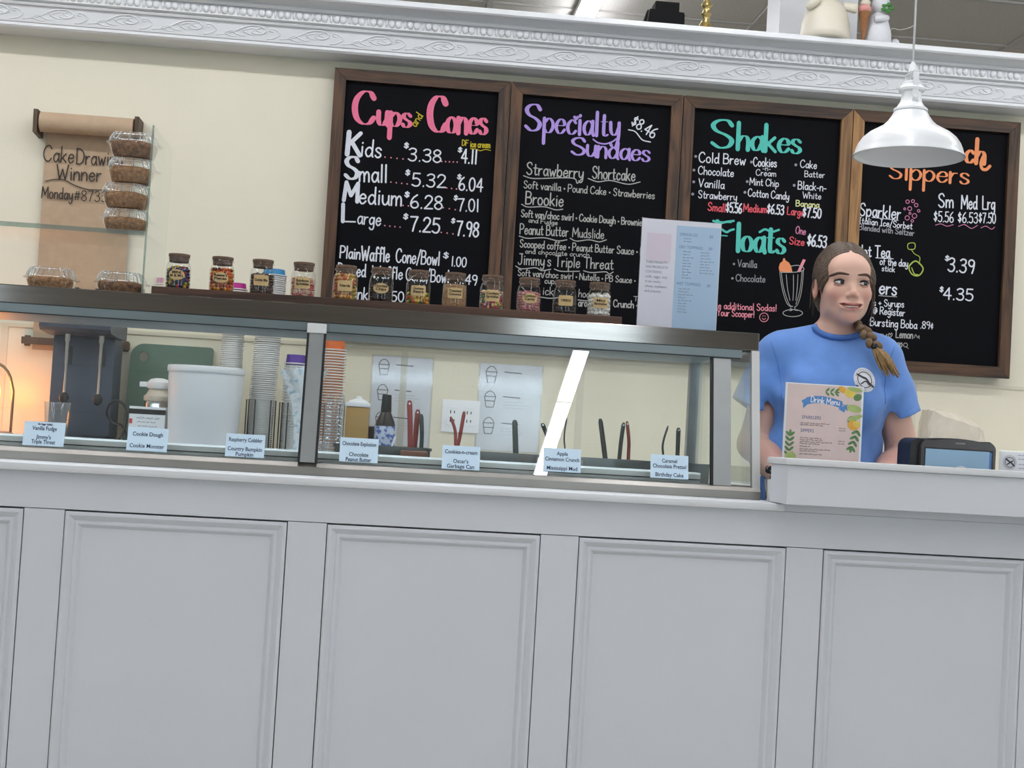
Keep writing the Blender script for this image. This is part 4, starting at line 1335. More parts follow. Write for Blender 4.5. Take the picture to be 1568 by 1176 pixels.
ys = [(4.9845, zr), (4.990, zr - .03), (4.993, zr - .08), (4.996, zr - .3), (5.001, 1.6), (5.0055, 1.40), (5.006, 1.30)]
vs = []
for y, z in smooth_path(ys, 3):
    vs += [(-1.212, y, z), (-.915, y, z)]
sheet.add(vs, [(2 * i, 2 * i + 1, 2 * i + 3, 2 * i + 2) for i in range(len(vs) // 2 - 1)])
sh_ = part('sheet', sheet, m_kraft, pr_, True, True)
part('cutter_bar', MB().box(-1.245, -.882, 4.985, 5.0035, 1.318, 1.342, .001), m_dkwood, pr_, True)
for xx in (-1.23, -.897):
    part('bar_bracket', MB().box(xx - .009, xx + .009, 5.0036, WY - .0042, 1.312, 1.348, .001), m_dkwood, pr_, True)
def kp(x, y):
    return at(x / 3.92, 140 + y / 3.92, 4.995)
mk = 4.995 / cos(YAW) / FPX / 3.92
def kw(text, x0, y0, x1, y1, h, **k):
    mb = MB()
    lettering(mb, text, kp(x0, y0), kp(x1, y1), h * mk, 4.9895, **k)
    part('marker_lettering', mb, m_marker, sh_, True)
kw('Cake', 262, 418, 442, 432, 92, pen=.075)
kw('Drawing', 462, 438, 735, 452, 92, pen=.075)
kw('Winner', 342, 530, 606, 542, 88, pen=.085)
kw('Monday', 252, 640, 436, 652, 66, pen=.10)
kw('#8735', 448, 656, 640, 664, 60, pen=.09)
mb = MB()
ribbon(mb, smooth_path([kp(*p) for p in [(276, 540), (330, 530), (390, 534), (450, 565), (530, 590), (650, 594)]], 6), lambda i, d: 6 * mk, 4.9893)
part('marker_line', mb, m_marker, sh_, True)

# ---------------------------------------------------------------- things on the back counter
m_wplas = mat('white_plastic', (238, 240, 242), .4, var=.02)
m_green = mat('green_cutting_board', (86, 112, 96), .55, var=.08, scale=30, bump=.1, bscale=200)
m_slateb = mat('slate_blue_mixer', (66, 74, 90), .45, var=.08, scale=10)
m_spin = mat('satin_spindle', (176, 174, 168), .35, .7, var=.05)
m_chrome = mat('bright_steel', (200, 200, 198), .2, 1.0, var=.06)
m_dark = mat('dark_brown_plastic', (38, 30, 28), .35, var=.1)
# milkshake mixer
x0, x1 = at(84, 560, 4.85)[0], at(179, 560, 4.85)[0]
mx_ = thing('milkshake_mixer', 'dark slate two spindle milkshake mixer on the back counter', 'mixer', ((x0 + x1) / 2, 4.78, BZ))
part('column', MB().box(x0, x1, 4.80, 4.94, BZ + .0305, 1.345, .008), m_slateb, mx_, True, True, 30)
part('head', MB().prism([(4.66, 1.352), (4.645, 1.362), (4.645, 1.385), (4.66, 1.398), (4.94, 1.398), (4.94, 1.3455), (4.78, 1.3455)], x0 - .012, x1 + .010, 'yz'), m_slateb, mx_, True)
part('base', MB().box(x0 - .006, x1 + .006, 4.64, 4.94, BZ + .0004, BZ + .030, .008), m_slateb, mx_, True)
for px in (101, 153):
    xx = at(px, 560, 4.70)[0]
    s_ = part('spindle', MB().lathe([(.0085, 1.345), (.0085, 1.325), (.0055, 1.318), (.0050, 1.25), (.0038, 1.245), (.0038, 1.15)], (xx, 4.70, 0), 12), m_spin, mx_, True, True, 40)
    part('agitator', MB().ball((xx, 4.70, 1.138), .016, .016, .019, 12, 8), m_blk, s_, True, True)
    part('switch', MB().box(xx - .020, xx - .004, 4.796, 4.7999, 1.25, 1.31, .001), m_blk, mx_, True)
# clear mixing cup in front of the mixer
xx = at(87, 640, 4.585)[0]
solo('clear_tumbler', MB().lathe([(.029, BZ + .0004), (.041, BZ + .135), (.043, BZ + .137), (.0415, BZ + .137), (.0395, BZ + .134), (.028, BZ + .006), (.001, BZ + .006)], (xx, 4.585, 0), 28), clear('tumbler_plastic', (246, 248, 248), haze=.03),
     'clear tapered tumbler standing in front of the mixer', 'cup', (xx, 4.585, BZ), smooth=True, auto=50)
# power cord
cpts = [at(px, py, 4.60) for px, py in ((176, 672), (190, 660), (194, 630), (182, 614), (168, 618), (162, 634), (172, 648), (184, 652), (192, 668), (200, 684))]
cp3 = [(p[0], 4.585 + .006 * i, max(p[1], BZ + .005)) for i, p in enumerate(cpts)]
cp3[0] = (cp3[0][0], 4.60, BZ + .005)
solo('power_cord', MB().tube(smooth_path(cp3, 6), .0042, 6), m_blk, 'black power cord looped on the counter beside the mixer', 'cord', (cp3[0][0], 4.60, BZ), smooth=True)
xx = at(172, 667, 4.50)[0]
solo('bottle_cap', MB().lathe([(.012, BZ + .0004), (.012, BZ + .022), (.010, BZ + .024), (.006, BZ + .0242)], (xx, 4.50, 0), 16), m_wplas, 'small white bottle cap standing in front of the mixer base', 'cap', (xx, 4.50, BZ), smooth=True, auto=40)
# green cutting board leaning on the wall
gx0, gx1 = at(196, 560, 4.95)[0], at(323, 560, 4.95)[0]
gz1 = at(260, 528, 4.97)[1]
hole = (at(217, 545, 4.95)[0], at(217, 545, 4.95)[1])
bmg = bmesh.new()
R_ = .045
out = []
for cx, cz_, a0 in ((gx1 - .012, gz1 - .012, 0), (gx0 + R_, gz1 - R_, 90), (gx0 + .012, BZ + .012, 180), (gx1 - .012, BZ + .012, 270)):
    r = R_ if a0 == 90 else .012
    out += arc(cx, cz_, r, a0, a0 + 90, 6)
ring = arc(hole[0], hole[1], .017, 0, 345, 23)
V0 = [bmg.verts.new((x, 0, z)) for x, z in out]
H0 = [bmg.verts.new((x, 0, z)) for x, z in ring]
ed = [bmg.edges.new((V0[i], V0[(i + 1) % len(V0)])) for i in range(len(V0))] + [bmg.edges.new((H0[i], H0[(i + 1) % len(H0)])) for i in range(len(H0))]
bmesh.ops.triangle_fill(bmg, use_beauty=True, edges=ed)
g = bmesh.ops.extrude_face_region(bmg, geom=bmg.faces[:])
for v in g['geom']:
    if isinstance(v, bmesh.types.BMVert):
        v.co.y += .012
for v in bmg.verts:                               # lean back against the wall
    v.co.y += 4.925 + (v.co.z - BZ) * .19
solo('cutting_board', MB().bm(bmg), m_green, 'green plastic cutting board with a hanging hole leaning on the wall', 'cutting board', ((gx0 + gx1) / 2, 4.93, BZ + .0004))
# pump flask
xx = at(243, 600, 4.76)[0]
pf = thing('pump_flask', 'stainless pump flask with a white top half hidden behind the white bucket', 'flask', (xx, 4.76, BZ))
part('body', MB().lathe([(.044, .0004), (.045, .004), (.045, .150), (.043, .160)], n=24), m_chrome, pf, smooth=True, auto=40)
part('collar', MB().lathe([(.046, .1605), (.047, .163), (.047, .176), (.040, .180), (.030, .200)], n=24), mat('beige_plastic', (206, 198, 182), .4), pf, smooth=True, auto=40)
part('pump_top', MB().lathe([(.036, .2005), (.038, .204), (.038, .222), (.028, .232), (.012, .236)], n=20), m_wplas, pf, smooth=True, auto=40)
part('spout', MB().box(-.062, -.030, -.010, .010, .205, .222, .003), m_wplas, pf)
# carton
bx0, bx1 = at(197, 640, 4.60)[0], at(258, 640, 4.60)[0]
bzt = at(228, 623, 4.60)[1]
ct = thing('milk_mix_carton', 'small white carton with a black band beside the white bucket', 'carton', ((bx0 + bx1) / 2, 4.64, BZ))
part('box', MB().box(bx0, bx1 - .01, 4.60, 4.69, BZ + .0004, bzt, .001), m_wplas, ct, True)
part('band', MB().box(bx0 - .0004, bx1 - .0096, 4.5992, 4.5999, bzt - .024, bzt - .008), m_ink, ct, True)
t_ = MB()
for i, (f0, f1, hh) in enumerate(((.2, .78, .008), (.22, .68, .006), (.25, .72, .006))):
    scribble(t_, bx0 + (bx1 - bx0) * f0, bx0 + (bx1 - bx0) * f1, bzt - .036 - .013 * i, hh, 4.5993, i + 70)
part('lettering', t_, m_gt, ct, True)
part('red_mark', MB().box(bx0 + .002, bx0 + .012, 4.5992, 4.5998, bzt - .055, bzt - .040), mat('red_print', (200, 60, 50), .6), ct, True)
# white bucket
xx = (at(257, 565, 4.58)[0] + at(376, 573, 4.58)[0]) / 2
rb_ = (at(376, 573, 4.58)[0] - at(257, 565, 4.58)[0]) / 2
zt_ = at(316, 562, 4.58)[1]
bk = thing('white_bucket', 'large white plastic bucket with a rolled rim on the back counter', 'bucket', (xx, 4.58, BZ))
hb = zt_ - BZ
part('body', MB().lathe([(rb_ * .86, .0004), (rb_ * .87, .004), (rb_ * .965, hb * .86), (rb_ * .965, hb * .93), (rb_ * .945, hb * .93), (rb_ * .85, .006), (.001, .006)], n=48), m_wplas, bk, smooth=True, auto=40)
part('rim', MB().lathe([(rb_ * .945, hb * .925), (rb_ * .99, hb * .925), (rb_, hb * .94), (rb_, hb * .985), (rb_ * .985, hb), (rb_ * .95, hb * .995), (rb_ * .945, hb * .93)], n=48), m_wplas, bk, smooth=True, auto=40)
# paper cups, nested upside down in tall stacks
CUPH = .024
def cup_mesh(r, h, body, rim, name):
    mb = MB()
    mb.cur = 0
    mb.lathe([(r * .86, .0025), (r * .78, h), (r * .76, h), (r * .74, h - .002)], n=20, cap0=False, cap1=True)
    mb.cur = 1
    mb.lathe([(r * .86, .0032), (r * .985, .0036), (r, .0022), (r * .985, 0), (r * .94, .0)], n=20, cap0=False, cap1=False)
    o = obj(name, mb, [body, rim], None, True, 40)
    return o
m_cupw = mat('white_cup_paper', (224, 224, 220), .6, var=.02)
cups_c = {k: mat('cup_' + k, c, .55, var=.03) for k, c in dict(blue=(40, 128, 176), lblue=(92, 160, 196), magenta=(176, 30, 130), purple=(84, 50, 150), lpurple=(126, 110, 168), orange=(226, 110, 44), peach=(232, 156, 112)).items()}
def stack(cx, y, z_top, r, dz, hcup, tops, rest, words, grp, lean=0.0, toph=None):
    n = int((z_top - BZ - hcup) / dz)
    dz = (z_top - BZ - hcup - .0004) / n
    src = {}
    for i in range(n + 1):
        fromtop = n - i
        key = tops[fromtop] if fromtop < len(tops) else rest
        z = BZ + .0004 + i * dz
        lab = ('%s paper cup on top of %s' % (tops[0], words)) if fromtop == 0 else ('%s paper cup second from the top of %s' % (tops[1], words) if fromtop == 1 and len(tops) > 1 and tops[1] != rest else 'nested paper cup within %s' % words)
        lab = lab.replace('lblue', 'light blue').replace('lpurple', 'pale purple')
        if key not in src:
            o = src[key] = cup_mesh(r, hcup, m_cupw if key == 'white' else cups_c[key], m_cupw, 'paper_cup')
        else:
            o = src[key].copy()
            COL.objects.link(o)
        o.location = (cx + lean * (z - BZ) + RNG.uniform(-.0006, .0006), y + RNG.uniform(-.0006, .0006), z)
        tag(o, lab, 'cup', grp)
c2 = at(397, 640, 4.72)[0]
stack(at(352, 560, 4.76)[0], 4.76, at(362, 434, 4.76)[1], .0375, .0068, .022, ['magenta', 'magenta'], 'white', 'the white stack behind the bucket', 'white paper cups behind the bucket', .012)
stack(c2, 4.72, at(422, 413, 4.72)[1], .0435, .0068, .022, ['blue', 'lblue'], 'white', 'the tall stack by the bucket', 'white paper cups right of the bucket', .03)
stack(at(449, 620, 4.74)[0], 4.74, at(445, 543, 4.74)[1], .0385, .0092, .031, ['purple', 'lpurple'], 'white', 'the purple topped stack', 'paper cups in the purple topped stack', .0)
stack(at(507, 600, 4.78)[0], 4.78, at(508, 520, 4.78)[1], .0440, .0092, .036, ['orange', 'peach'], 'peach', 'the orange stack', 'orange paper cups', .0)
# black wire holders round the stacks
def wire_holder(px0, px1, py0, Y, cx, r, words):
    th = thing('wire_cup_holder', 'black wire cup holder around ' + words, 'cup holder', (cx, Y, BZ), group='wire cup holders')
    mb = MB()
    ring = [(cx + (r + .006) * cos(t), Y + (r + .006) * sin(t), BZ + .003) for t in np.linspace(0, 2 * pi, 25)[:-1]]
    part('base_ring', MB().tube(ring, .0022, 6, True), m_blk, th, True, True)
    for s, (a, b, py) in enumerate(((px0, px1, py0),)):
        for k, ang in enumerate((-110, -55)):
            pass
    za = at(px0, py0, Y - r)[1]
    for a0 in (-122, -35, 60, 150):
        p = []
        for da, top in ((-14, 0), (-14, 1), (14, 1), (14, 0)):
            t = radians(a0 + da)
            p.append((cx + (r + .006) * cos(t), Y + (r + .006) * sin(t), (za - .004) if top else BZ + .003))
        q = [p[0], p[1], p[2], p[3]]
        part('wire_loop', MB().tube(q, .0022, 6), m_blk, th, True, True)
wire_holder(376, 390, 609, 4.72, c2 + .004, .0455, 'the tall white stack')
wire_holder(416, 443, 613, 4.74, at(449, 620, 4.74)[0], .0405, 'the purple topped stack')
wire_holder(486, 498, 616, 4.78, at(507, 600, 4.78)[0], .046, 'the orange stack')
# bag of wrapped spoons
m_bag = mat('milky_spoon_bag', (232, 237, 240), .35, var=.12, scale=55, col2=(160, 196, 216), thr=(.55, .7), bump=.4, bscale=70)
bgx = at(463, 610, 4.52)[0]
bm_ = MB()
rg = random.Random(3)
rings = [(.012, BZ + .0004), (.020, BZ + .010), (.022, BZ + .10), (.030, BZ + .17), (.055, BZ + .235), (.066, BZ + .268), (.070, BZ + .285)]
n = 36
vs = []
for i, (r, z) in enumerate(rings):
    for k in range(n):
        t = 2 * pi * k / n
        q = r * (1 + .16 * sin(5 * t + i) * i / 6 + rg.uniform(-.05, .05))
        vs.append((bgx + q * cos(t), 4.52 + q * sin(t) * .55, z + (.010 * sin(7 * t) + rg.uniform(-.004, .004) if i == 6 else 0)))
fs = [(i * n + k, i * n + (k + 1) % n, (i + 1) * n + (k + 1) % n, (i + 1) * n + k) for i in range(6) for k in range(n)] + [tuple(range(n))[::-1]]
bm_.add(vs, fs)
solo('spoon_bag', bm_, m_bag, 'crumpled white and blue plastic bag of spoons behind the case post', 'bag', (bgx, 4.52, BZ), smooth=True)
# clear dome lids in nested stacks
m_lid = clear('clear_lid_plastic', (248, 250, 251), rough=.03, haze=.035)
lid_src = None
def lids(px, Y, py_top, r, n_, words):
    global lid_src
    cx, zt2 = at(px, py_top, Y)
    dz = (zt2 - BZ - .034) / max(1, n_ - 1)
    for i in range(n_):
        if lid_src is None:
            mb = MB().lathe([(.0175, 0), (.0172, .002), (.0160, .0022), (.0150, .018), (.0125, .027), (.007, .032), (.0005, .034)], n=20, cap0=False, cap1=False)
            lid_src = o = obj('dome_lid', mb, m_lid, None, True, 50)
        else:
            o = lid_src.copy()
            COL.objects.link(o)
        o.location = (cx, Y, BZ + .0004 + i * dz)
        tag(o, 'clear dome lid nested in %s' % words, 'lid', 'clear dome lids')
lids(506, 4.50, 603, .017, 13, 'the left tall stack before the orange cups')
lids(522, 4.50, 603, .017, 13, 'the right tall stack before the orange cups')
lids(492, 4.46, 669, .017, 3, 'the short stack beside the case post')
# tan tub with white lid, and a dark canister behind it
tx0, tx1 = at(529, 640, 4.60)[0], at(565, 640, 4.60)[0]
ztb = at(545, 623, 4.60)[1]
tb = thing('sauce_jug', 'square tan sauce jug with a white lid', 'jug', ((tx0 + tx1) / 2, 4.64, BZ))
part('body', MB().box(tx0, tx1, 4.60, 4.68, BZ + .0004, ztb, .006), mat('tan_sauce', (176, 138, 74), .4, var=.05), tb, True, True, 30)
part('lid', MB().box(tx0 - .002, tx1 + .002, 4.598, 4.682, ztb + .0004, ztb + .014, .003), m_wplas, tb, True, True, 30)
part('pump_spout', MB().lathe([(.034, ztb + .0145), (.026, ztb + .022), (.012, ztb + .027), (.010, ztb + .034), (.004, ztb + .036)], ((tx0 + tx1) / 2, 4.64, 0), 16), m_wplas, tb, True, True, 40)
xx = at(573, 650, 4.72)[0]
solo('dark_canister', MB().lathe([(.030, BZ + .0004), (.032, BZ + .004), (.032, BZ + .110), (.026, BZ + .118), (.010, BZ + .120)], (xx, 4.72, 0), 24), m_dark, 'dark canister between the tan jug and the syrup bottle', 'canister', (xx, 4.72, BZ), smooth=True, auto=40)
# syrup bottle
xx = at(590, 650, 4.58)[0]
zt3 = at(587, 604, 4.58)[1] - BZ
sb = thing('syrup_bottle', 'dark brown syrup bottle with a blue and white label', 'bottle', (xx, 4.58, BZ))
part('body', MB().lathe([(.030, .0004), (.032, .004), (.033, .118), (.030, .136), (.020, .158), (.0165, .166)], n=28), m_dark, sb, smooth=True, auto=40)
part('label', MB().lathe([(.0330, .040), (.0338, .041), (.0340, .120), (.0332, .122)], n=28, cap0=False, cap1=False), mat('blue_white_label', (190, 200, 220), .5, scale=70, col2=(70, 100, 170), thr=(.48, .56)), sb, smooth=True)
part('cap', MB().lathe([(.0170, .1665), (.0175, .168), (.0150, zt3 - .002), (.013, zt3)], n=20), m_blk, sb, smooth=True, auto=40)
# small cup of cream with a white knife
xx = at(594, 688, 4.50)[0]
cc = thing('cream_cup', 'small cup heaped with pale cream holding a white plastic knife', 'cup', (xx, 4.50, BZ))
part('cup', MB().lathe([(.018, .0004), (.0255, .020), (.0262, .021), (.024, .021)], n=20), mat('kraft_cup', (206, 196, 172), .6), cc, smooth=True, auto=40)
cr_ = MB()
for k in range(7):
    a = 2 * pi * k / 7
    cr_.ball((.015 * cos(a), .015 * sin(a), .023), .0085, .0085, .0065, 8, 6)
cr_.ball((0, 0, .025), .012, .012, .009, 10, 6)
part('cream', cr_, mat('pale_cream', (226, 216, 190), .6), cc, smooth=True)
part('knife', MB().prism([(-.002, .025), (.005, .026), (.0235, .088), (.0215, .094), (.017, .090)], -.001, .001), m_wplas, cc)

# ---------------------------------------------------------------- scoops and spades standing in the dipping wells
def handle(pts, w, m, Y, name, label, hole=False):
    """flat tapered handle; pts photo pixels from bottom to top, w half widths in pixels; runs down into the well"""
    P = [(at(px, py, Y)[0], Y + .0 * i, at(px, py, Y)[1]) for i, (px, py) in enumerate(pts)]
    d = np.array(P[0]) - np.array(P[1])
    d = d / np.linalg.norm(d)
    foot = np.array(P[0]) + d * ((P[0][2] - .836) / max(.2, -d[2]))
    P3 = smooth_path([tuple(foot)] + P, 6)
    k = Y / FPX
    mb = MB()
    m_ = len(P3)
    nn = 10
    vs = []
    for i, p in enumerate(P3):
        t = i / (m_ - 1)
        a = P3[min(i + 1, m_ - 1)] - P3[max(i - 1, 0)]
        a = a / np.linalg.norm(a)
        s = np.array([a[2], 0, -a[0]])
        hw = np.interp(t, np.linspace(0, 1, len(w)), w) * k
        if i == m_ - 1:
            hw *= .55
        for q in range(nn):
            ang = 2 * pi * q / nn
            vs.append(tuple(p + s * hw * cos(ang) + np.array([0, 1, 0]) * min(.006, hw * .8) * sin(ang)))
    fs = [(i * nn + q, i * nn + (q + 1) % nn, (i + 1) * nn + (q + 1) % nn, (i + 1) * nn + q) for i in range(m_ - 1) for q in range(nn)]
    fs += [tuple(range(nn))[::-1], tuple((m_ - 1) * nn + q for q in range(nn))]
    mb.add(vs, fs)
    th = thing(name, label, 'spade', tuple(foot))
    part('handle', mb, m, th, True, True, 60)
    if hole:
        e = P3[-1] * .92 + P3[-4] * .08
        c = np.array(P[-1]) * .86 + np.array(P[-2]) * .14
        part('hang_hole', MB().lathe([(.0024, 0), (.0024, .0006)], (c[0], Y - .0068, c[2]), 10, (0, -1, 0)), m_wplas, th, True)
    # blade down in the well
    part('blade', MB().box(foot[0] - .011, foot[0] + .011, Y - .002, Y + .002, .8345, .90, .001), m_chrome, th, True)
m_redh = mat('red_handle', (140, 48, 44), .4, var=.05)
m_blkh = mat('black_handle', (34, 40, 38), .35, var=.08)
m_grnh = mat('dark_green_handle', (40, 56, 52), .35, var=.08)
handle([(628, 690), (628, 650), (627, 613)], [4, 4, 4.2], m_redh, 3.86, 'ice_cream_spade', 'red handled spade, tallest of three beside the syrup bottle', True)
handle([(634, 692), (637, 660), (640, 627)], [4, 4, 4.2], m_redh, 3.90, 'ice_cream_spade', 'shorter red handled spade leaning beside the tall red one', True)
handle([(645, 692), (646, 665), (645, 634)], [3.2, 3.2, 3.4], m_grnh, 3.88, 'ice_cream_spade', 'dark green handled spade beside the two red ones')
handle([(698, 690), (697, 660), (690, 638)], [2.5, 2.5, 2.2], m_redh, 3.84, 'serving_tongs', 'slim red tong arm leaning left before the wall outlet')
handle([(699, 692), (705, 664), (711, 630)], [2.5, 2.8, 3.0], m_redh, 3.87, 'serving_tongs', 'slim red tong arm leaning right before the wall outlet')
handle([(790, 700), (789, 668), (788, 643)], [4.4, 4.4, 4.2], m_grnh, 3.86, 'ice_cream_spade', 'thick dark green handled spade in front of the right wall notice')
handle([(848, 700), (838, 668), (830, 648)], [3, 3, 3.4], m_blkh, 3.88, 'ice_cream_spade', 'dark handled spade half hidden behind the bright lamp reflection', True)
handle([(866, 700), (864, 668), (868, 640)], [1.3, 1.3, 1.3], m_blkh, 3.81, 'ice_cream_spade', 'thin curved dark handle just right of the lamp reflection')
handle([(927, 704), (923, 672), (919, 641)], [3.9, 3.9, 3.6], m_blkh, 3.86, 'ice_cream_spade', 'thick black handled spade, left of the black and red pair')
handle([(948, 706), (951, 676), (955, 647)], [3.2, 3.2, 3.2], m_blkh, 3.86, 'ice_cream_spade', 'black handled spade crossing the red one', True)
handle([(962, 706), (963, 676), (960, 645)], [2.8, 2.8, 2.6], m_redh, 3.89, 'ice_cream_spade', 'red brown handled spade crossing the black one', True)
handle([(1016, 708), (1015, 680), (1023, 652)], [1.8, 1.8, 1.6], m_grnh, 3.86, 'ice_cream_spade', 'thin curved dark handle, second from the right end of the case')
handle([(1037, 709), (1038, 682), (1039, 655)], [3.3, 3.3, 3.6], m_blkh, 3.86, 'ice_cream_spade', 'black handled spade, rightmost in the case', True)
# brown tub at the foot of the red spades
xx = (at(613, 690, 3.64)[0] + at(655, 690, 3.64)[0]) / 2
wv = (at(655, 690, 3.64)[0] - at(613, 690, 3.64)[0]) / 2
solo('sauce_tub', MB().lathe([(wv * .8, .8112), (wv * .97, 1.030), (wv, 1.034), (wv, 1.045), (wv * .94, 1.047), (wv * .9, 1.035), (.001, 1.033)], (xx, 3.64, 0), 28), mat('reddish_brown_tub', (128, 84, 62), .5, var=.1), 'round reddish brown tub in the case below the red spades', 'tub', (xx, 3.64, .8112), smooth=True, auto=40)

# ---------------------------------------------------------------- wall notices and outlet
m_sleeve = clear('sheet_protector', (250, 251, 252), rough=.12, haze=.05)
m_notice = mat('grey_white_notice', (246, 246, 248), .6, var=.03)
def notice(px0, px1, py0, py1, words):
    x0, z1 = at(px0, py0, 5.0)
    x1, _ = at(px1, py0, 5.0)
    _, z0 = at(px0, py1, 5.0)
    w, h = x1 - x0, z1 - z0
    Y = WY - .0062
    th = thing('wall_notice', words, 'notice', ((x0 + x1) / 2, WY - .005, z0), group='sundae guides on the wall')
    pg = part('page', MB().box(x0 + .006, x1 - .006, Y, Y + .0012, z0 + .004, z1 - .004), m_notice, th, True)
    part('sleeve', MB().box(x0, x1, Y - .0016, Y - .0012, z0, z1), m_sleeve, th, True)
    a, b, c = MB(), MB(), MB()
    for k, fz in enumerate((.14, .42, .72)):
        zz = z1 - h * fz
        xx = x0 + w * .20
        s = w * .085
        for (r0, q0, r1, q1) in ((-1, .6, -.65, -1.3), (1, .6, .65, -1.3), (-.65, -1.3, .65, -1.3), (-1, .6, 1, .6), (-.9, -.2, .9, -.2)):
            ribbon(a, [(xx + s * r0, zz + s * q0), (xx + s * r1, zz + s * q1)], lambda i, d: w * .014, Y - .0004)
        ribbon(a, [(xx + s * p[0], zz + s * p[1]) for p in smooth_path([(-1, .6), (-.6, 1.3), (0, 1.6), (.6, 1.3), (1, .6)], 4)], lambda i, d: w * .014, Y - .0004)
        ribbon(b, [(x0 + w * .40, zz + s * .7), (x0 + w * .66, zz + s * .6)], lambda i, d: w * .016, Y - .0004)
        for j in range(3):
            scribble(c, x0 + w * .40, x0 + w * (.72 + .1 * (j % 2)), zz - s * (.2 + .55 * j), w * .018, Y - .0004, j + k * 7)
    part('cup_drawings', a, mat('pencil_grey', (110, 112, 116), .7), pg, True)
    part('heading_rules', b, mat('pencil_dark', (84, 80, 78), .7), pg, True)
    part('lettering', c, mat('pencil_pale', (176, 178, 184), .7), pg, True)
notice(570, 666, 542, 682, 'sleeved paper notice with small cup drawings, left of the wall outlet')
notice(734, 834, 554, 690, 'sleeved paper notice with small cup drawings, right of the wall outlet')
x0, z1 = at(678, 611, 5.0)
x1, z0 = at(733, 664, 5.0)
Y = WY - .0045
ol = thing('wall_outlet', 'white double wall outlet plate between the two notices', 'outlet', ((x0 + x1) / 2, WY - .004, z0))
part('plate', MB().box(x0, x1, Y - .006, Y, z0, z1, .002), m_wplas, ol, True, True, 30)
w, h = x1 - x0, z1 - z0
for fx in (.28, .72):
    rcp = part('receptacle', MB().box(x0 + w * (fx - .14), x0 + w * (fx + .14), Y - .0075, Y - .0062, z0 + h * .22, z0 + h * .78, .0005), m_wplas, ol, True)
    for fz in (.62, .36):
        for dx, hh in ((-.05, .05), (.05, .04)):
            part('slot', MB().box(x0 + w * (fx + dx - .012), x0 + w * (fx + dx + .012), Y - .0079, Y - .0076, z0 + h * (fz - hh), z0 + h * (fz + hh)), m_ink, rcp, True)

# ---------------------------------------------------------------- small lamp at the far left of the back counter
lx, lz = at(-12, 610, 4.80)
wl = thing('glow_lamp', 'small arched metal lamp glowing orange at the left edge', 'lamp', (lx, 4.80, BZ))
hz2 = at(0, 556, 4.80)[1] - BZ
m_brass = mat('dull_brass', (150, 132, 100), .35, .8)
ap = [(-.062 * cos(t) if False else .062 * cos(t), 0, hz2 - .09 + .09 * sin(t)) for t in np.linspace(0, pi, 13)]
ap = [(.066, 0, .03), (.066, 0, hz2 - .09)] + ap[1:-1] + [(-.066, 0, hz2 - .09), (-.066, 0, .03)]
part('arch', MB().tube(ap, .0045, 8), m_brass, wl, smooth=True)
part('base', MB().lathe([(.075, .0004), (.078, .006), (.078, .024), (.066, .032), (.020, .034)], n=28), mat('grey_lamp_base', (120, 116, 110), .5), wl, smooth=True, auto=40)
part('bulb', MB().ball((0, .0, hz2 * .62), .024, .024, .036, 14, 9), emitter('warm_bulb', (255, 150, 60), 75.0), wl, smooth=True)
part('bulb_holder', MB().lathe([(.016, hz2 * .62 + .034), (.016, hz2 - .004)], n=12), m_brass, wl, smooth=True, auto=40)
px_, pz_ = at(22, 662, 4.55)
solo('folded_leaflet', MB().box(px_ - .075, px_ + .075, 4.48, 4.60, BZ + .0004, BZ + .010, .001), m_notice, 'folded pale leaflet lying on the counter before the lamp', 'leaflet', (px_, 4.54, BZ))

# ---------------------------------------------------------------- things standing on the crown ledge
ZL = ZLEDGE + .0004
def lx_(px, py, Y):
    return at(px, py, Y)
a, b = at(990, 25, 4.83)[0], at(1046, 25, 4.83)[0]
dv = thing('black_device', 'black angular box with a smaller block on top, on the crown ledge', 'device', ((a + b) / 2, 4.84, ZL))
zt4 = at(1020, 5, 4.83)[1]
m_mblk = mat('matt_black', (10, 10, 12), .7, var=.1, spec=.15)
part('body', MB().prism([(a, ZL), (a + .006, ZL + .052), (b - .004, ZL + .048), (b, ZL + .040), (b, ZL)], 4.80, 4.90), m_mblk, dv, True)
part('top_block', MB().box(a + .026, b - .018, 4.81, 4.88, ZL + .0485, max(zt4, ZL + .06), .002), m_mblk, dv, True)
part('side_flap', MB().prism([(a - .016, ZL), (a - .002, ZL + .048), (a + .002, ZL + .048), (a - .004, ZL)], 4.80, 4.83), m_mblk, dv, True)
xx = at(1081, 30, 4.835)[0]
m_gold = mat('brushed_gold', (206, 184, 120), .3, .9, var=.12, scale=40)
solo('gold_candlestick', MB().lathe([(.048, ZL), (.046, ZL + .004), (.026, ZL + .012), (.020, ZL + .026), (.011, ZL + .040), (.013, ZL + .050), (.019, ZL + .058), (.012, ZL + .068), (.013, ZL + .082), (.020, ZL + .088), (.018, ZL + .096), (.010, ZL + .105), (.010, ZL + .17), (.024, ZL + .18), (.026, ZL + .20), (.014, ZL + .202)], (xx, 4.835, 0), 24),
     m_gold, 'gold turned candlestick on the crown ledge beside the black box', 'candlestick', (xx, 4.835, ZL), smooth=True, auto=50)
c0, c1 = at(1193, 40, 5.06)[0], at(1312, 50, 5.06)[0]
struct('wall_column', MB().box(c0, c1, 5.06, 5.24, ZLEDGE + .0002, CEIL), m_white)
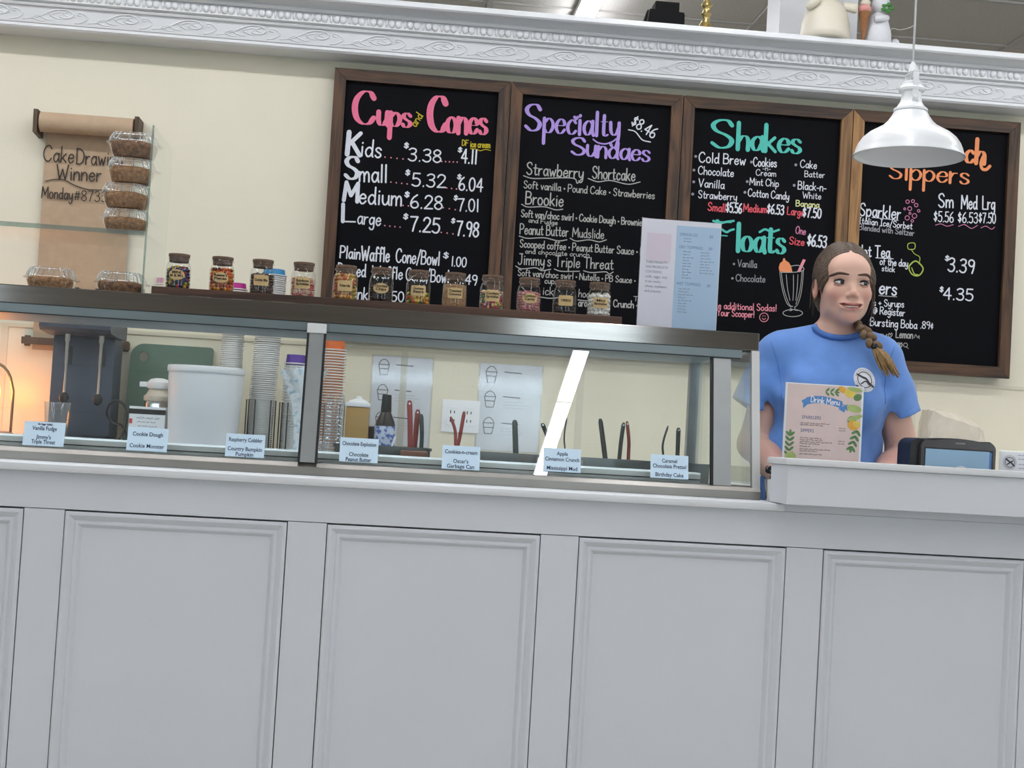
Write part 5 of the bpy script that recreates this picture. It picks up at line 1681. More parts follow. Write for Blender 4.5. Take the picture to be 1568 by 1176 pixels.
# cream figurine: bell body, arms, head
x0, x1 = at(1228, 45, 4.83)[0], at(1302, 45, 4.83)[0]
xx, rr = (x0 + x1) / 2, (x1 - x0) / 2
fg = thing('cream_figurine', 'plump cream ceramic figurine with raised arms on the crown ledge', 'figurine', (xx, 4.84, ZL))
m_cer = mat('cream_ceramic', (226, 220, 202), .4, var=.04, scale=14)
part('body', MB().lathe([(rr * .88, 0), (rr * .98, .006), (rr, .025), (rr * .96, .06), (rr * .84, .10), (rr * .70, .125), (rr * .5, .145), (.001, .15)], n=32), m_cer, fg, smooth=True, auto=60)
part('head', MB().ball((0, 0, .185), .048, .046, .045, 20, 12), m_cer, fg, smooth=True)
part('arm', MB().tube(smooth_path([(-rr * .72, -.02, .118), (-rr * .80, -.045, .112), (-rr * .55, -.062, .128)], 5), [.016, .017, .017, .016, .016, .015, .015, .015, .014, .013, .010], 10), m_cer, fg, smooth=True)
part('arm', MB().tube(smooth_path([(rr * .62, -.02, .125), (rr * 1.0, -.03, .118), (rr * 1.18, -.035, .115)], 5), [.014, .015, .016, .016, .017, .017, .018, .018, .017, .015, .009], 10), m_cer, fg, smooth=True)
# white rabbit figurine hugging a cone
x0, x1 = at(1324, 50, 4.83)[0], at(1356, 50, 4.83)[0]
xx = (x0 + x1) / 2
rw = (x1 - x0) / 2
m_rab = mat('white_resin', (224, 226, 230), .6, var=.04, bump=.2, bscale=120)
rbn = thing('rabbit_figurine', 'small white rabbit figurine hugging an ice cream cone on the crown ledge', 'figurine', (xx, 4.84, ZL))
part('body', MB().lathe([(rw * .86, 0), (rw * 1.02, .008), (rw * .98, .035), (rw * .78, .065), (rw * .62, .085), (rw * .3, .095), (.001, .096)], n=24), m_rab, rbn, smooth=True, auto=60)
part('head', MB().ball((.004, -.004, .118), .026, .024, .027, 16, 10), m_rab, rbn, smooth=True)
for s in (-1, 1):
    part('ear', MB().ball((.004 + s * .012, .004, .158), .0075, .005, .024, 10, 8), m_rab, rbn, smooth=True)
part('arm', MB().tube(smooth_path([(rw * .5, -.012, .078), (rw * .1, -.036, .070), (-rw * .6, -.034, .066)], 4), .0095, 8), m_rab, rbn, smooth=True)
part('tail', MB().ball((rw * 1.45, .01, .014), .014, .012, .014, 10, 8), m_rab, rbn, smooth=True)
cn = part('cone', MB().lathe([(.003, .004), (.0065, .02), (.016, .085), (.0165, .087)], (-rw - .010, -.020, 0), 14), mat('waffle_brown', (156, 106, 66), .7, var=.15, scale=120, bump=.5, bscale=180), rbn, smooth=True, auto=40)
part('scoop', MB().ball((-rw - .010, -.020, .096), .019, .018, .014, 14, 9), mat('pink_scoop', (226, 160, 152), .6), cn, smooth=True)
part('cream_swirl', MB().ball((-rw - .008, -.020, .113), .014, .013, .011, 12, 8), mat('cream_scoop', (230, 222, 204), .6), cn, smooth=True)
lf = MB()
for k in range(5):
    a = 2 * pi * k / 5
    lf.ball((.016 + .012 * cos(a), -.024, .104 + .010 * sin(a)), .009, .004, .006, 8, 5)
part('leaf_bow', lf, mat('leaf_green', (70, 130, 60), .6), rbn, smooth=True)
rbn.scale = (1.25, 1.25, 1.25)
rbn.location.x += .013
xx = at(1552, 73, 4.82)[0]
solo('wooden_block', MB().box(xx - .03, xx + .06, 4.86, 4.84, ZL, ZL + .020, .002), mat('tan_block', (150, 122, 96), .7), 'small tan block on the ledge at the right edge of the picture', 'block', (xx, 4.83, ZL))
wpts = [(at(px, py, 4.95)[0], 4.95, at(px, py, 4.95)[1]) for px, py in ((1364, 46), (1378, 46), (1394, 42), (1400, 38))]
wpts = [(wpts[0][0], 4.95, ZL + .001)] + wpts
solo('thin_wire', MB().tube(smooth_path(wpts, 5), .0011, 5), m_wplas, 'thin white wire curling up beside the rabbit figurine', 'wire', wpts[0], smooth=True)

# ---------------------------------------------------------------- pendant lamp in front of the boards
PY = 3.35
pcx, pz = at(1391, 241, PY)
pd = thing('pendant_lamp', 'white enamel bell shaped pendant lamp hanging on a cord', 'lamp', (pcx, PY, pz))
m_enam = mat('white_enamel', (238, 241, 243), .28, var=.01)
pr0 = [(.1275, 0), (.1265, .004), (.1235, .008), (.121, .018), (.116, .030), (.107, .043), (.093, .055), (.077, .064), (.062, .073), (.051, .084), (.043, .096), (.0375, .106)]
inn = [(r - .003, max(h - .002, .0005)) for r, h in pr0][::-1]
part('shade', MB().lathe(pr0 + [(.034, .1065)] + inn, n=56, cap0=False, cap1=False), m_enam, pd, smooth=True, auto=50)
part('neck', MB().lathe([(.0375, .1070), (.039, .109), (.0385, .113), (.032, .118), (.0245, .130), (.0225, .142), (.0225, .152), (.0290, .155), (.0300, .160), (.0270, .165), (.0240, .168), (.0235, .174), (.016, .178)], n=36), m_enam, pd, smooth=True, auto=40)
yk = MB()
for s in (-1, 1):
    yk.box(-.007, .007, s * .0255 - .002, s * .0255 + .002, .128, .196, .0015)
yk.box(-.007, .007, -.0275, .0275, .196, .200, .0015)
part('yoke', yk, m_enam, pd)
for s in (-1, 1):
    part('yoke_screw', MB().lathe([(.0052, 0), (.0050, .003), (.003, .0042)], (0, s * .0277, .136), 12, (0, s, 0)), m_enam, pd, smooth=True, auto=40)
part('cord_grip', MB().lathe([(.0095, .2003), (.0090, .206), (.0060, .219), (.0040, .224)], n=14), m_enam, pd, smooth=True, auto=40)
pd.scale = (1.05, 1.05, 1.05)
HC_ = (CEIL - pz) / 1.05
part('cord', MB().tube([(0, 0, .222), (0, 0, HC_ - .024)], .0028, 8), m_wplas, pd, smooth=True)
part('ceiling_rose', MB().lathe([(.055, HC_ - .026), (.055, HC_ - .004)], n=28), m_enam, pd, smooth=True, auto=40)
part('bulb', MB().ball((0, 0, .070), .028, .028, .036, 16, 10), mat('unlit_bulb', (226, 226, 220), .3), pd, smooth=True)

# ---------------------------------------------------------------- raised counter: menu stand, napkins, cards
WZ = .9582
YM = 3.55
x0, x1 = (at(1203, 583, YM)[0] + at(1197, 700, YM)[0]) / 2, (at(1324, 592, YM)[0] + at(1318, 705, YM)[0]) / 2
z1 = at(1262, 588, YM)[1]
w = x1 - x0
h = z1 - WZ
dm = thing('drink_menu', 'pink drink menu with lemons and leaves in a clear stand before the server', 'menu', ((x0 + x1) / 2, YM, WZ))
part('stand', MB().box(x0, x1, YM + .002, YM + .006, WZ + .0004, z1, .0005).box(x0, x1, YM + .006, YM + .055, WZ + .0004, WZ + .004), m_acr, dm, True)
pg = part('page', MB().box(x0 + .001, x1 - .001, YM, YM + .0018, WZ + .002, z1 - .001), m_wplas, dm, True)
FP = lambda fx, fy: (x0 + w * fx, z1 - (at(1262, 588, YM)[1] - at(1262, 705, YM)[1]) * fy)
def flat(pts, m, nm, dy, par=pg):
    mb = MB()
    P = [FP(*p) for p in pts]
    mb.add([(p[0], YM - dy, p[1]) for p in P], [tuple(range(len(P)))])
    return part(nm, mb, m, par, True)
flat([(.03, .02), (.97, .02), (.97, 1.22), (.03, 1.22)], mat('blush_paper', (226, 204, 198), .55, var=.05, scale=14, col2=(214, 196, 190)), 'blush_ground', .0003)
m_leaf1, m_leaf2, m_lem, m_lem2 = mat('print_green', (104, 146, 92), .6, var=.12, scale=60), mat('print_pale_green', (176, 196, 120), .6, var=.1, scale=60), mat('print_lemon', (232, 206, 92), .6, var=.08, scale=60), mat('print_orange_lemon', (236, 178, 74), .6, var=.08, scale=60)
def blob(cx, cy, rx, ry, rot, m, nm, dy, n=14, pt=1.0):
    c, s = cos(radians(rot)), sin(radians(rot))
    P = []
    for k in range(n):
        t = 2 * pi * k / n
        a, b = rx * cos(t), ry * sin(t) * (abs(sin(t)) ** (pt - 1) if pt != 1 else 1)
        P.append((cx + (a * c - b * s), cy + (a * s + b * c)))
    flat(P, m, nm, dy)
def sprig(cx, cy, ang, L, n, m, size=.035):
    for k in range(n):
        t = k / (n - 1)
        bx, by = cx + L * t * cos(radians(ang)), cy + L * t * sin(radians(ang))
        for s in (-1, 1):
            blob(bx + .03 * cos(radians(ang + s * 60)), by + .03 * sin(radians(ang + s * 60)), size, size * .42, ang + s * 45, m, 'printed_leaf', .0007 + .00002 * k)
    blob(cx + L * 1.12 * cos(radians(ang)), cy + L * 1.12 * sin(radians(ang)), size, size * .4, ang, m, 'printed_leaf', .0007)
sprig(.52, .10, 0, .12, 3, m_leaf1)
blob(.72, .06, .06, .04, 30, m_lem2, 'printed_lemon', .0006)
blob(.82, .10, .07, .06, 20, m_lem, 'printed_lemon', .0007)
blob(.88, .05, .10, .03, 8, m_leaf2, 'printed_leaf', .0008)
blob(.92, .15, .045, .055, 60, m_leaf1, 'printed_leaf', .0009)
blob(.88, .30, .05, .10, 100, m_leaf2, 'printed_leaf', .0006)
blob(.86, .45, .06, .05, 150, m_leaf1, 'printed_leaf', .0006)
blob(.90, .42, .10, .03, 160, m_leaf2, 'printed_leaf', .0008)
blob(.88, .52, .075, .065, 20, m_lem2, 'printed_lemon', .0009)
blob(.92, .50, .05, .04, 20, m_lem, 'printed_lemon', .0010)
sprig(.93, .60, 105, .22, 4, m_leaf1, .045)
sprig(.08, .95, -88, .26, 5, m_leaf1, .042)
blob(.11, .97, .07, .06, 0, m_leaf2, 'printed_lime', .0009)
m_rib = mat('print_blue_ribbon', (84, 140, 204), .6, var=.06, scale=40)
flat([(.21, .235), (.27, .20), (.30, .27), (.235, .335), (.235, .275)], m_rib, 'ribbon_tail', .0006)
flat([(.80, .345), (.755, .27), (.70, .235), (.765, .26), (.79, .29)], m_rib, 'ribbon_tail', .0006)
flat([(.755, .27), (.80, .245), (.78, .285), (.76, .36), (.68, .315)], m_rib, 'ribbon_tail', .00055)
rbp = [(.27, .19), (.36, .165), (.48, .16), (.60, .178), (.73, .215)]
flat(rbp + [(a + .0, b + .095) for a, b in rbp[::-1]], m_rib, 'ribbon', .0007)
t1, t2, t3 = MB(), MB(), MB()
lettering(t1, 'Drink Menu', FP(.33, .245), FP(.69, .268), w * .072, YM - .001, pen=.14)
part('lettering', t1, m_wplas, pg, True)
hd = mat('print_blue_ink', (88, 110, 150), .7)
for t, fx, fy, fw, sz in (('SPARKLERS', .225, .47, .24, .010), ('SIPPERS', .215, .645, .17, .010), ('SEASONAL SPECIALS', .20, 1.04, .44, .010)):
    p = FP(fx, fy)
    t2 = MB()
    printed(t2, t, p[0], p[1], .0125, YM - .0008, 'LEFT', w * fw)
    part('lettering', t2, hd, pg, True)
for i, (fy, f1) in enumerate(((.525, .58), (.55, .50), (.72, .48), (.745, .50), (.77, .62), (.795, .46), (.83, .34), (.865, .60), (.89, .44), (.93, .50))):
    p, q = FP(.215, fy), FP(f1, fy)
    scribble(t3, p[0], q[0], p[1], .0042, YM - .0008, i + 90)
for i, fy in enumerate((.57, .60, .74, .77)):
    p, q = FP(.70, fy), FP(.78, fy)
    scribble(t3, p[0], q[0], p[1], .004, YM - .0008, i + 120)
part('small_print', t3, mat('print_brown_ink', (120, 100, 98), .7), pg, True)['kind'] = 'stuff'

def emblem(th_or_part, cx, cz_, r, Y, ring_col, sx=1.0, world=True):
    """round badge: pale disc, dark ring, flying bird, ring of small lettering"""
    m_d = mat('badge_dark', (46, 48, 56), .6)
    m_p = mat('badge_pale', (222, 224, 228), .6)
    m_g = mat('badge_grey', (160, 166, 178), .6)
    d = MB()
    d.add([(cx + r * sx * cos(t), Y, cz_ + r * sin(t)) for t in np.linspace(0, 2 * pi, 33)[:-1]], [tuple(range(32))])
    e = part('emblem', d, m_p, th_or_part, world)
    a = MB()
    ribbon(a, [(cx + r * .66 * sx * cos(t), cz_ + r * .66 * sin(t)) for t in np.linspace(0, 2 * pi, 29)], lambda i, q: r * .07, Y - .0003, caps=False)
    ribbon(a, smooth_path([(cx - .55 * r, cz_ + .45 * r), (cx - .1 * r, cz_ + .12 * r), (cx + .2 * r, cz_ - .05 * r), (cx + .62 * r, cz_ - .45 * r)], 4), lambda i, q: r * .20, Y - .0004)
    ribbon(a, smooth_path([(cx - .35 * r, cz_ - .30 * r), (cx + .05 * r, cz_ - .02 * r), (cx + .42 * r, cz_ + .22 * r)], 4), lambda i, q: r * .16, Y - .0005)
    part('emblem_drawing', a, m_d, e, world)
    g = MB()
    for k in range(26):
        t = 2 * pi * k / 26
        if 4 < k < 8:
            continue
        c, s = cos(t), sin(t)
        ribbon(g, [(cx + r * .75 * c * sx, cz_ + r * .75 * s), (cx + r * .90 * cos(t + .05) * sx, cz_ + r * .90 * sin(t + .05))], lambda i, q: r * .06, Y - .0003, caps=False)
    part('emblem_lettering', g, m_g, e, world)
# napkin dispenser
YN = 3.46
x0, x1 = at(1396, 700, YN)[0], at(1527, 700, YN)[0]
zt5 = at(1455, 671, YN)[1]
nd = thing('napkin_dispenser', 'black napkin dispenser with a smoky front and a pale blue card', 'dispenser', ((x0 + x1) / 2, YN, WZ))
def dome(xa, xb, zt_, drop, r):
    P = [(xa, WZ + .0004), (xb, WZ + .0004)]
    P += arc(xb - r, zt_ - drop - r * .6, r, 0, 70, 6, r * .9)
    nmid = 9
    for k in range(1, nmid):
        f = k / nmid
        P.append((xb - r * .66 + (xa - xb + r * 1.32) * f, zt_ - drop * (abs(2 * f - 1) ** 2.2)))
    P += arc(xa + r, zt_ - drop - r * .6, r, 110, 180, 6, r * .9)
    return P
part('body', MB().prism(dome(x0, x1, zt5, .010, .026), YN + .012, YN + .10), m_blk, nd, True)
part('smoky_front', MB().prism(dome(x0 + .024, x1 - .004, zt5 - .002, .010, .022), YN, YN + .0118), mat('smoky_plastic', (74, 70, 70), .25, var=.06), nd, True)
part('window_frame', MB().box(x0 + .034, x1 - .012, YN - .0025, YN - .0003, WZ + .01, zt5 - .026, .001), m_blk, nd, True)
cdn = part('card', MB().box(x0 + .034, x1 - .022, YN - .0040, YN - .0028, WZ + .012, zt5 - .029), mat('sky_blue_card', (150, 186, 212), .5, var=.03), nd, True)
part('card_edge', MB().box(x1 - .0219, x1 - .016, YN - .0040, YN - .0028, WZ + .012, zt5 - .031), mat('mid_blue_card', (84, 122, 180), .5), cdn, True)
ex, ez = at(1470, 728, YN)
emblem(cdn, ex, ez, .024, YN - .0043, None)
# maker plate on the dispenser
part('badge', MB().box(at(1463, 678, YN)[0], at(1478, 678, YN)[0], YN - .0012, YN - .0003, zt5 - .014, zt5 - .010), mat('grey_badge', (120, 118, 116), .4), nd, True)
# white card beside it
YC = 3.50
x0, x1 = at(1531, 705, YC)[0], at(1592, 705, YC)[0]
zt6 = at(1550, 692, YC)[1]
wc = thing('business_card_sign', 'white card with a round bird emblem at the right edge of the counter', 'card', ((x0 + x1) / 2, YC, WZ))
part('card', MB().box(x0, x1, YC, YC + .0015, WZ + .0004, zt6), m_wplas, wc, True)
part('holder', MB().box(x0 - .002, x1 + .002, YC + .0017, YC + .005, WZ + .0004, zt6 + .004, .0005).box(x0 - .002, x1 + .002, YC + .005, YC + .05, WZ + .0004, WZ + .003), m_acr, wc, True)
ex, ez = at(1546, 708, YC)
emblem(wc, ex, ez, .019, YC - .0004, None)
t_ = MB()
for i, (py, f) in enumerate(((697, .9), (703, .8), (711, .7), (717, .85))):
    a, zz = at(1559, py, YC)
    scribble(t_, a, a + .034 * f, zz, .0032, YC - .0006, i + 140)
part('lettering', t_, hd, wc, True)
# crumpled paper sack on the back counter
x0, x1 = at(1416, 640, 4.70)[0], at(1508, 660, 4.70)[0]
zt7 = at(1440, 620, 4.70)[1]
m_sack = mat('off_white_paper_sack', (222, 214, 196), .8, var=.06, scale=20, bump=.3, bscale=30)
sk = MB()
rg = random.Random(11)
n = 28
rings = [(1.0, 0.0), (1.02, .3), (1.0, .62), (.97, .78), (.9, .93), (.55, 1.0), (.05, .985)]
vs = []
hh = zt7 - BZ - .001
for i, (q, f) in enumerate(rings):
    for k in range(n):
        t = 2 * pi * k / n
        j = 1 + rg.uniform(-.04, .04) * (1 if 0 < i < 6 else 0)
        xx = np.sign(cos(t)) * abs(cos(t)) ** .4 * (x1 - x0) / 2 * q * j
        yy = np.sign(sin(t)) * abs(sin(t)) ** .4 * .06 * q * j
        zz = hh * f * (1 - .22 * (xx / (x1 - x0) + .5) * (f > .5)) + (rg.uniform(-.008, .008) if i in (3, 4, 5) else 0)
        vs.append(((x0 + x1) / 2 + xx, 4.72 + yy, BZ + .0006 + max(0, zz)))
sk.add(vs, [(i * n + k, i * n + (k + 1) % n, (i + 1) * n + (k + 1) % n, (i + 1) * n + k) for i in range(6) for k in range(n)] + [tuple(range(n))[::-1], tuple(6 * n + k for k in range(n))])
solo('paper_sack', sk, m_sack, 'crumpled off white paper sack on the back counter beyond the napkin dispenser', 'bag', ((x0 + x1) / 2, 4.72, BZ))
x0 = at(1361, 680, 4.75)[0]
zt8 = at(1358, 648, 4.75)[1]
solo('wrapped_bundle', MB().lathe([(.040, BZ + .0004), (.044, BZ + .01), (.043, zt8 - .03), (.034, zt8 - .008), (.012, zt8)], (x0 - .01, 4.75, 0), 18), mat('pinkish_wrap', (216, 204, 198), .7, var=.08, bump=.4, bscale=40), 'pale wrapped bundle on the back counter, seen between the server and her arm', 'bundle', (x0 - .01, 4.75, BZ), smooth=True, auto=50)
# small things in the gap between the case and the raised counter
xx = at(1163, 745, 3.42)[0]
solo('steel_cup', MB().lathe([(.015, .9776), (.019, 1.028), (.0195, 1.030), (.018, 1.030)], (.961, 3.42, 0), 20), m_chrome, 'small steel cup in the gap beside the end of the case', 'cup', (.961, 3.42, .9776), smooth=True, auto=40)
kn = MB()
rg = random.Random(5)
for k in range(7):
    kn.ball((.961 + rg.uniform(-.010, .010), 3.42 + rg.uniform(-.008, .008), 1.036 + rg.uniform(0, .022)), rg.uniform(.008, .012), rg.uniform(.007, .010), rg.uniform(.007, .011), 8, 6)
solo('black_cloth', kn, mat('black_speckled_cloth', (24, 22, 30), .8, col2=(150, 140, 150), scale=90, thr=(.6, .66)), 'crumpled black speckled cloth stuffed in the small steel cup', 'cloth', (.961, 3.42, 1.0302), smooth=True)
# ---------------------------------------------------------------- the server: body grown as one surface from blended volumes
PX, PYY = 1.235, 3.86
class Field:
    """signed distance field on a rectilinear grid, blended from simple volumes"""
    def __init__(self, xs, ys, zs):
        self.a = [np.asarray(q, np.float32) for q in (xs, ys, zs)]
        self.F = np.full(tuple(len(q) for q in self.a), 0.25, np.float32)
    def _sub(self, lo, hi):
        s = tuple(slice(max(0, int(np.searchsorted(q, l) - 1)), int(np.searchsorted(q, h) + 1)) for q, l, h in zip(self.a, lo, hi))
        g = np.meshgrid(*[q[t] for q, t in zip(self.a, s)], indexing='ij', sparse=True)
        return s, g
    def mix(self, s, d, k, op):
        f = self.F[s]
        if op == '+':
            h = np.maximum(k - np.abs(f - d), 0) / k
            self.F[s] = np.minimum(f, d) - h * h * k * .25
        else:
            d = -d
            h = np.maximum(k - np.abs(f - d), 0) / k
            self.F[s] = np.maximum(f, d) + h * h * k * .25
    def ell(self, c, r, k=.02, op='+', rot=None):
        R = max(r) + k + .05
        s, (x, y, z) = self._sub([q - R for q in c], [q + R for q in c])
        p = [x - c[0], y - c[1], z - c[2]]
        if rot is not None:
            m = np.array(rot, np.float32).T
            p = [m[i][0] * p[0] + m[i][1] * p[1] + m[i][2] * p[2] for i in range(3)]
        k0 = np.sqrt(sum((q / t) ** 2 for q, t in zip(p, r))) + 1e-6
        k1 = np.sqrt(sum((q / t ** 2) ** 2 for q, t in zip(p, r))) + 1e-6
        self.mix(s, k0 * (k0 - 1) / k1, k, op)
    def cap(self, a, b, ra, rb, k=.02, op='+', flat=1.0):
        a, b = np.array(a, float), np.array(b, float)
        R = max(ra, rb) + k + .05
        s, (x, y, z) = self._sub(np.minimum(a, b) - R, np.maximum(a, b) + R)
        ba = b - a
        t = ((x - a[0]) * ba[0] + (y - a[1]) * ba[1] + (z - a[2]) * ba[2]) / (ba @ ba)
        t = np.clip(t, 0, 1)
        d = np.sqrt((x - a[0] - ba[0] * t) ** 2 + ((y - a[1] - ba[1] * t) / flat) ** 2 + (z - a[2] - ba[2] * t) ** 2)
        self.mix(s, d - (ra + (rb - ra) * t), k, op)
    def half(self, p, n, k=.006):
        """cuts away everything on the +n side of the plane through p"""
        g = np.meshgrid(*self.a, indexing='ij', sparse=True)
        n = np.array(n, float) / np.linalg.norm(n)
        d = sum((q - c) * m for q, c, m in zip(g, p, n))
        self.F = np.maximum(self.F, d.astype(np.float32))
    def mesh(self):
        F, (X, Y, Z) = self.F, self.a
        neg = F < 0
        nx, ny, nz = F.shape
        cnt = np.zeros((nx - 1, ny - 1, nz - 1), np.int8)
        for i in (0, 1):
            for j in (0, 1):
                for k in (0, 1):
                    cnt += neg[i:nx - 1 + i, j:ny - 1 + j, k:nz - 1 + k]
        act = np.argwhere((cnt > 0) & (cnt < 8))
        idx = np.full(cnt.shape, -1, np.int32)
        idx[tuple(act.T)] = np.arange(len(act))
        P = np.zeros((len(act), 3))
        W = np.zeros(len(act))
        cor = [(i, j, k) for i in (0, 1) for j in (0, 1) for k in (0, 1)]
        for a in cor:
            for ax in range(3):
                if a[ax] == 1:
                    continue
                b = list(a)
                b[ax] = 1
                fa = F[tuple((act + a).T)]
                fb = F[tuple((act + b).T)]
                m = (fa < 0) != (fb < 0)
                t = np.where(m, fa / (fa - fb + 1e-12), 0)
                pa = np.stack([q[act[:, d] + a[d]] for d, q in enumerate((X, Y, Z))], 1)
                pb = np.stack([q[act[:, d] + b[d]] for d, q in enumerate((X, Y, Z))], 1)
                P[m] += (pa + (pb - pa) * t[:, None])[m]
                W[m] += 1
        P /= W[:, None]
        quads = []
        for ax in range(3):
            o1, o2 = [(1, 2), (2, 0), (0, 1)][ax]
            sl0 = [slice(None)] * 3
            sl1 = [slice(None)] * 3
            sl0[ax], sl1[ax] = slice(0, -1), slice(1, None)
            e = np.argwhere(neg[tuple(sl0)] != neg[tuple(sl1)])
            ok = (e[:, o1] > 0) & (e[:, o2] > 0) & (e[:, o1] < F.shape[o1] - 1) & (e[:, o2] < F.shape[o2] - 1)
            e = e[ok]
            q = []
            for d1, d2 in ((-1, -1), (0, -1), (0, 0), (-1, 0)):
                c = e.copy()
                c[:, o1] += d1
                c[:, o2] += d2
                q.append(idx[tuple(c.T)])
            q = np.stack(q, 1)
            flip = ~neg[tuple(e.T)]
            q[flip] = q[flip][:, ::-1]
            quads.append(q)
        return P, np.concatenate(quads)
    def front(self, x, z):
        """y of the surface first met coming from the customers' side"""
        i = int(np.clip(np.searchsorted(self.a[0], x), 1, len(self.a[0]) - 1))
        k = int(np.clip(np.searchsorted(self.a[2], z), 1, len(self.a[2]) - 1))
        tx = (x - self.a[0][i - 1]) / (self.a[0][i] - self.a[0][i - 1])
        tz = (z - self.a[2][k - 1]) / (self.a[2][k] - self.a[2][k - 1])
        F = self.F
        col = (F[i - 1, :, k - 1] * (1 - tx) * (1 - tz) + F[i, :, k - 1] * tx * (1 - tz) + F[i - 1, :, k] * (1 - tx) * tz + F[i, :, k] * tx * tz)
        j = int(np.argmax(col < 0))
        if j == 0:
            return float(self.a[1][-1])
        t = col[j - 1] / (col[j - 1] - col[j])
        return float(self.a[1][j - 1] + (self.a[1][j] - self.a[1][j - 1]) * t)

def axis(*seg):
    """piecewise grid axis: axis(start, (stop, step), (stop, step)...)"""
    out = [seg[0]]
    for stop, step in seg[1:]:
        n = max(1, int(round((stop - out[-1]) / step)))
        out += list(np.linspace(out[-1], stop, n + 1)[1:])
    return np.array(out)

def field_obj(name, F, m, parent, smooth=2, attr=None):
    P, Q = F.mesh()
    me = bpy.data.meshes.new(name)
    if smooth:                                  # light relaxation of the grid pattern
        for _ in range(smooth):
            acc, n = np.zeros_like(P), np.zeros(len(P))
            for a, b in ((0, 1), (1, 2), (2, 3), (3, 0)):
                np.add.at(acc, Q[:, a], P[Q[:, b]])
                np.add.at(acc, Q[:, b], P[Q[:, a]])
                np.add.at(n, Q[:, a], 1)
                np.add.at(n, Q[:, b], 1)
            P = P * .5 + .5 * acc / np.maximum(n, 1)[:, None]
    me.from_pydata(P.tolist(), [], Q.tolist())
    me.update()
    me.materials.append(m)
    me.polygons.foreach_set('use_smooth', [True] * len(me.polygons))
    if attr is not None:
        ca = me.color_attributes.new('tone', 'FLOAT_COLOR', 'POINT')
        c = attr(P)
        ca.data.foreach_set('color', np.concatenate([c, np.ones((len(c), 1))], 1).ravel().astype(np.float32))
    o = bpy.data.objects.new(name, me)
    COL.objects.link(o)
    o.parent = parent
    return o

person = thing('person', 'young server in a light blue T-shirt, braid over one shoulder, behind the raised counter', 'person', (PX, PYY, 0), (0, 0, radians(-11)))
# head frame: turned a little to her left
HC = np.array([.024, -.004, 1.571])              # between the ears at eye level
TH = radians(8)
def hd(a, b, c):
    return (HC[0] + a * cos(TH) - b * sin(TH), HC[1] + a * sin(TH) + b * cos(TH), HC[2] + c)
HR = [[cos(TH), -sin(TH), 0], [sin(TH), cos(TH), 0], [0, 0, 1]]
B = Field(axis(-.36, (-.085, .007), (.135, .0024), (.36, .007)), axis(-.30, (-.20, .004), (.10, .0025), (.20, .006)), axis(-.01, (.92, .016), (1.04, .004), (1.43, .007), (1.715, .0023)))
# legs, trunk
for s in (-1, 1):
    B.cap((s * .09, .0, .90), (s * .10, .005, .50), .085, .056, .03)
    B.cap((s * .10, .005, .50), (s * .105, .03, .09), .054, .036, .02)
    B.ell((s * .11, -.03, .045), (.042, .115, .04), .03)
B.ell((0, .01, .95), (.16, .11, .13), .05)
B.ell((0, 0, 1.08), (.118, .085, .16), .05)
B.ell((0, .005, 1.26), (.140, .092, .15), .05)
B.cap((-.125, .012, 1.375), (.125, .012, 1.375), .045, .045, .05)
# neck
nk0, nk1 = hd(0, .030, -.055), (.012, .022, 1.40)
B.cap(nk0, nk1, .0445, .049, .02)
for s in (-1, 1):
    B.cap((.012 + s * .03, .025, 1.44), (s * .12, .014, 1.392), .030, .036, .04)
# arms down to hands resting on the worktop
ARM = {-1: [(-.152, .010, 1.366), (-.200, .006, 1.115), (-.120, -.175, 1.018)], 1: [(.138, .010, 1.362), (.212, .020, 1.110), (.105, -.175, 1.016)]}
for s, (sh, el, wr_) in ARM.items():
    B.cap(sh, el, .045, .044, .03)
    mid = tuple(np.array(el) * .62 + np.array(wr_) * .38)
    B.cap(el, mid, .045, .042, .02)
    B.cap(mid, wr_, .042, .027, .02)
    wr_ = np.array(wr_)
    f = np.array([-s * .80, -.58, -.12])
    f /= np.linalg.norm(f)                       # finger direction
    side = np.cross(f, (0, 0, 1))
    side /= np.linalg.norm(side)
    if side[1] > 0:
        side = -side                             # towards the thumb (customer) side
    up = np.cross(side, f)
    up = up if up[2] > 0 else -up
    base = wr_ - np.array([0, 0, .020])
    zoff = .0 if s < 0 else .0
    palm = base + f * .045
    rot = np.stack([f, side, up], 1)
    B.cap(wr_, base + f * .015, .024, .022, .015)
    B.ell(palm, (.047, .039, .0145), .012, rot=rot)
    for q, (off, L) in enumerate(((.028, .066), (.010, .074), (-.009, .070), (-.026, .056))):
        r0 = base + f * .080 + side * off
        k1 = r0 + f * L * .50 + up * .004
        k2 = k1 + f * L * .28 - up * .010
        k3 = k2 + f * L * .20 - up * .012
        B.cap(r0, k1, .0088, .0082, .006)
        B.cap(k1, k2, .0082, .0075, .004)
        B.cap(k2, k3, .0075, .0066, .004)
    t0 = base + f * .020 + side * .030
    t1 = t0 + f * .030 + side * .022
    t2 = t1 + f * .030 + side * .002 - up * .004
    B.cap(t0, t1, .0125, .0105, .010)
    B.cap(t1, t2, .0100, .0082, .004)
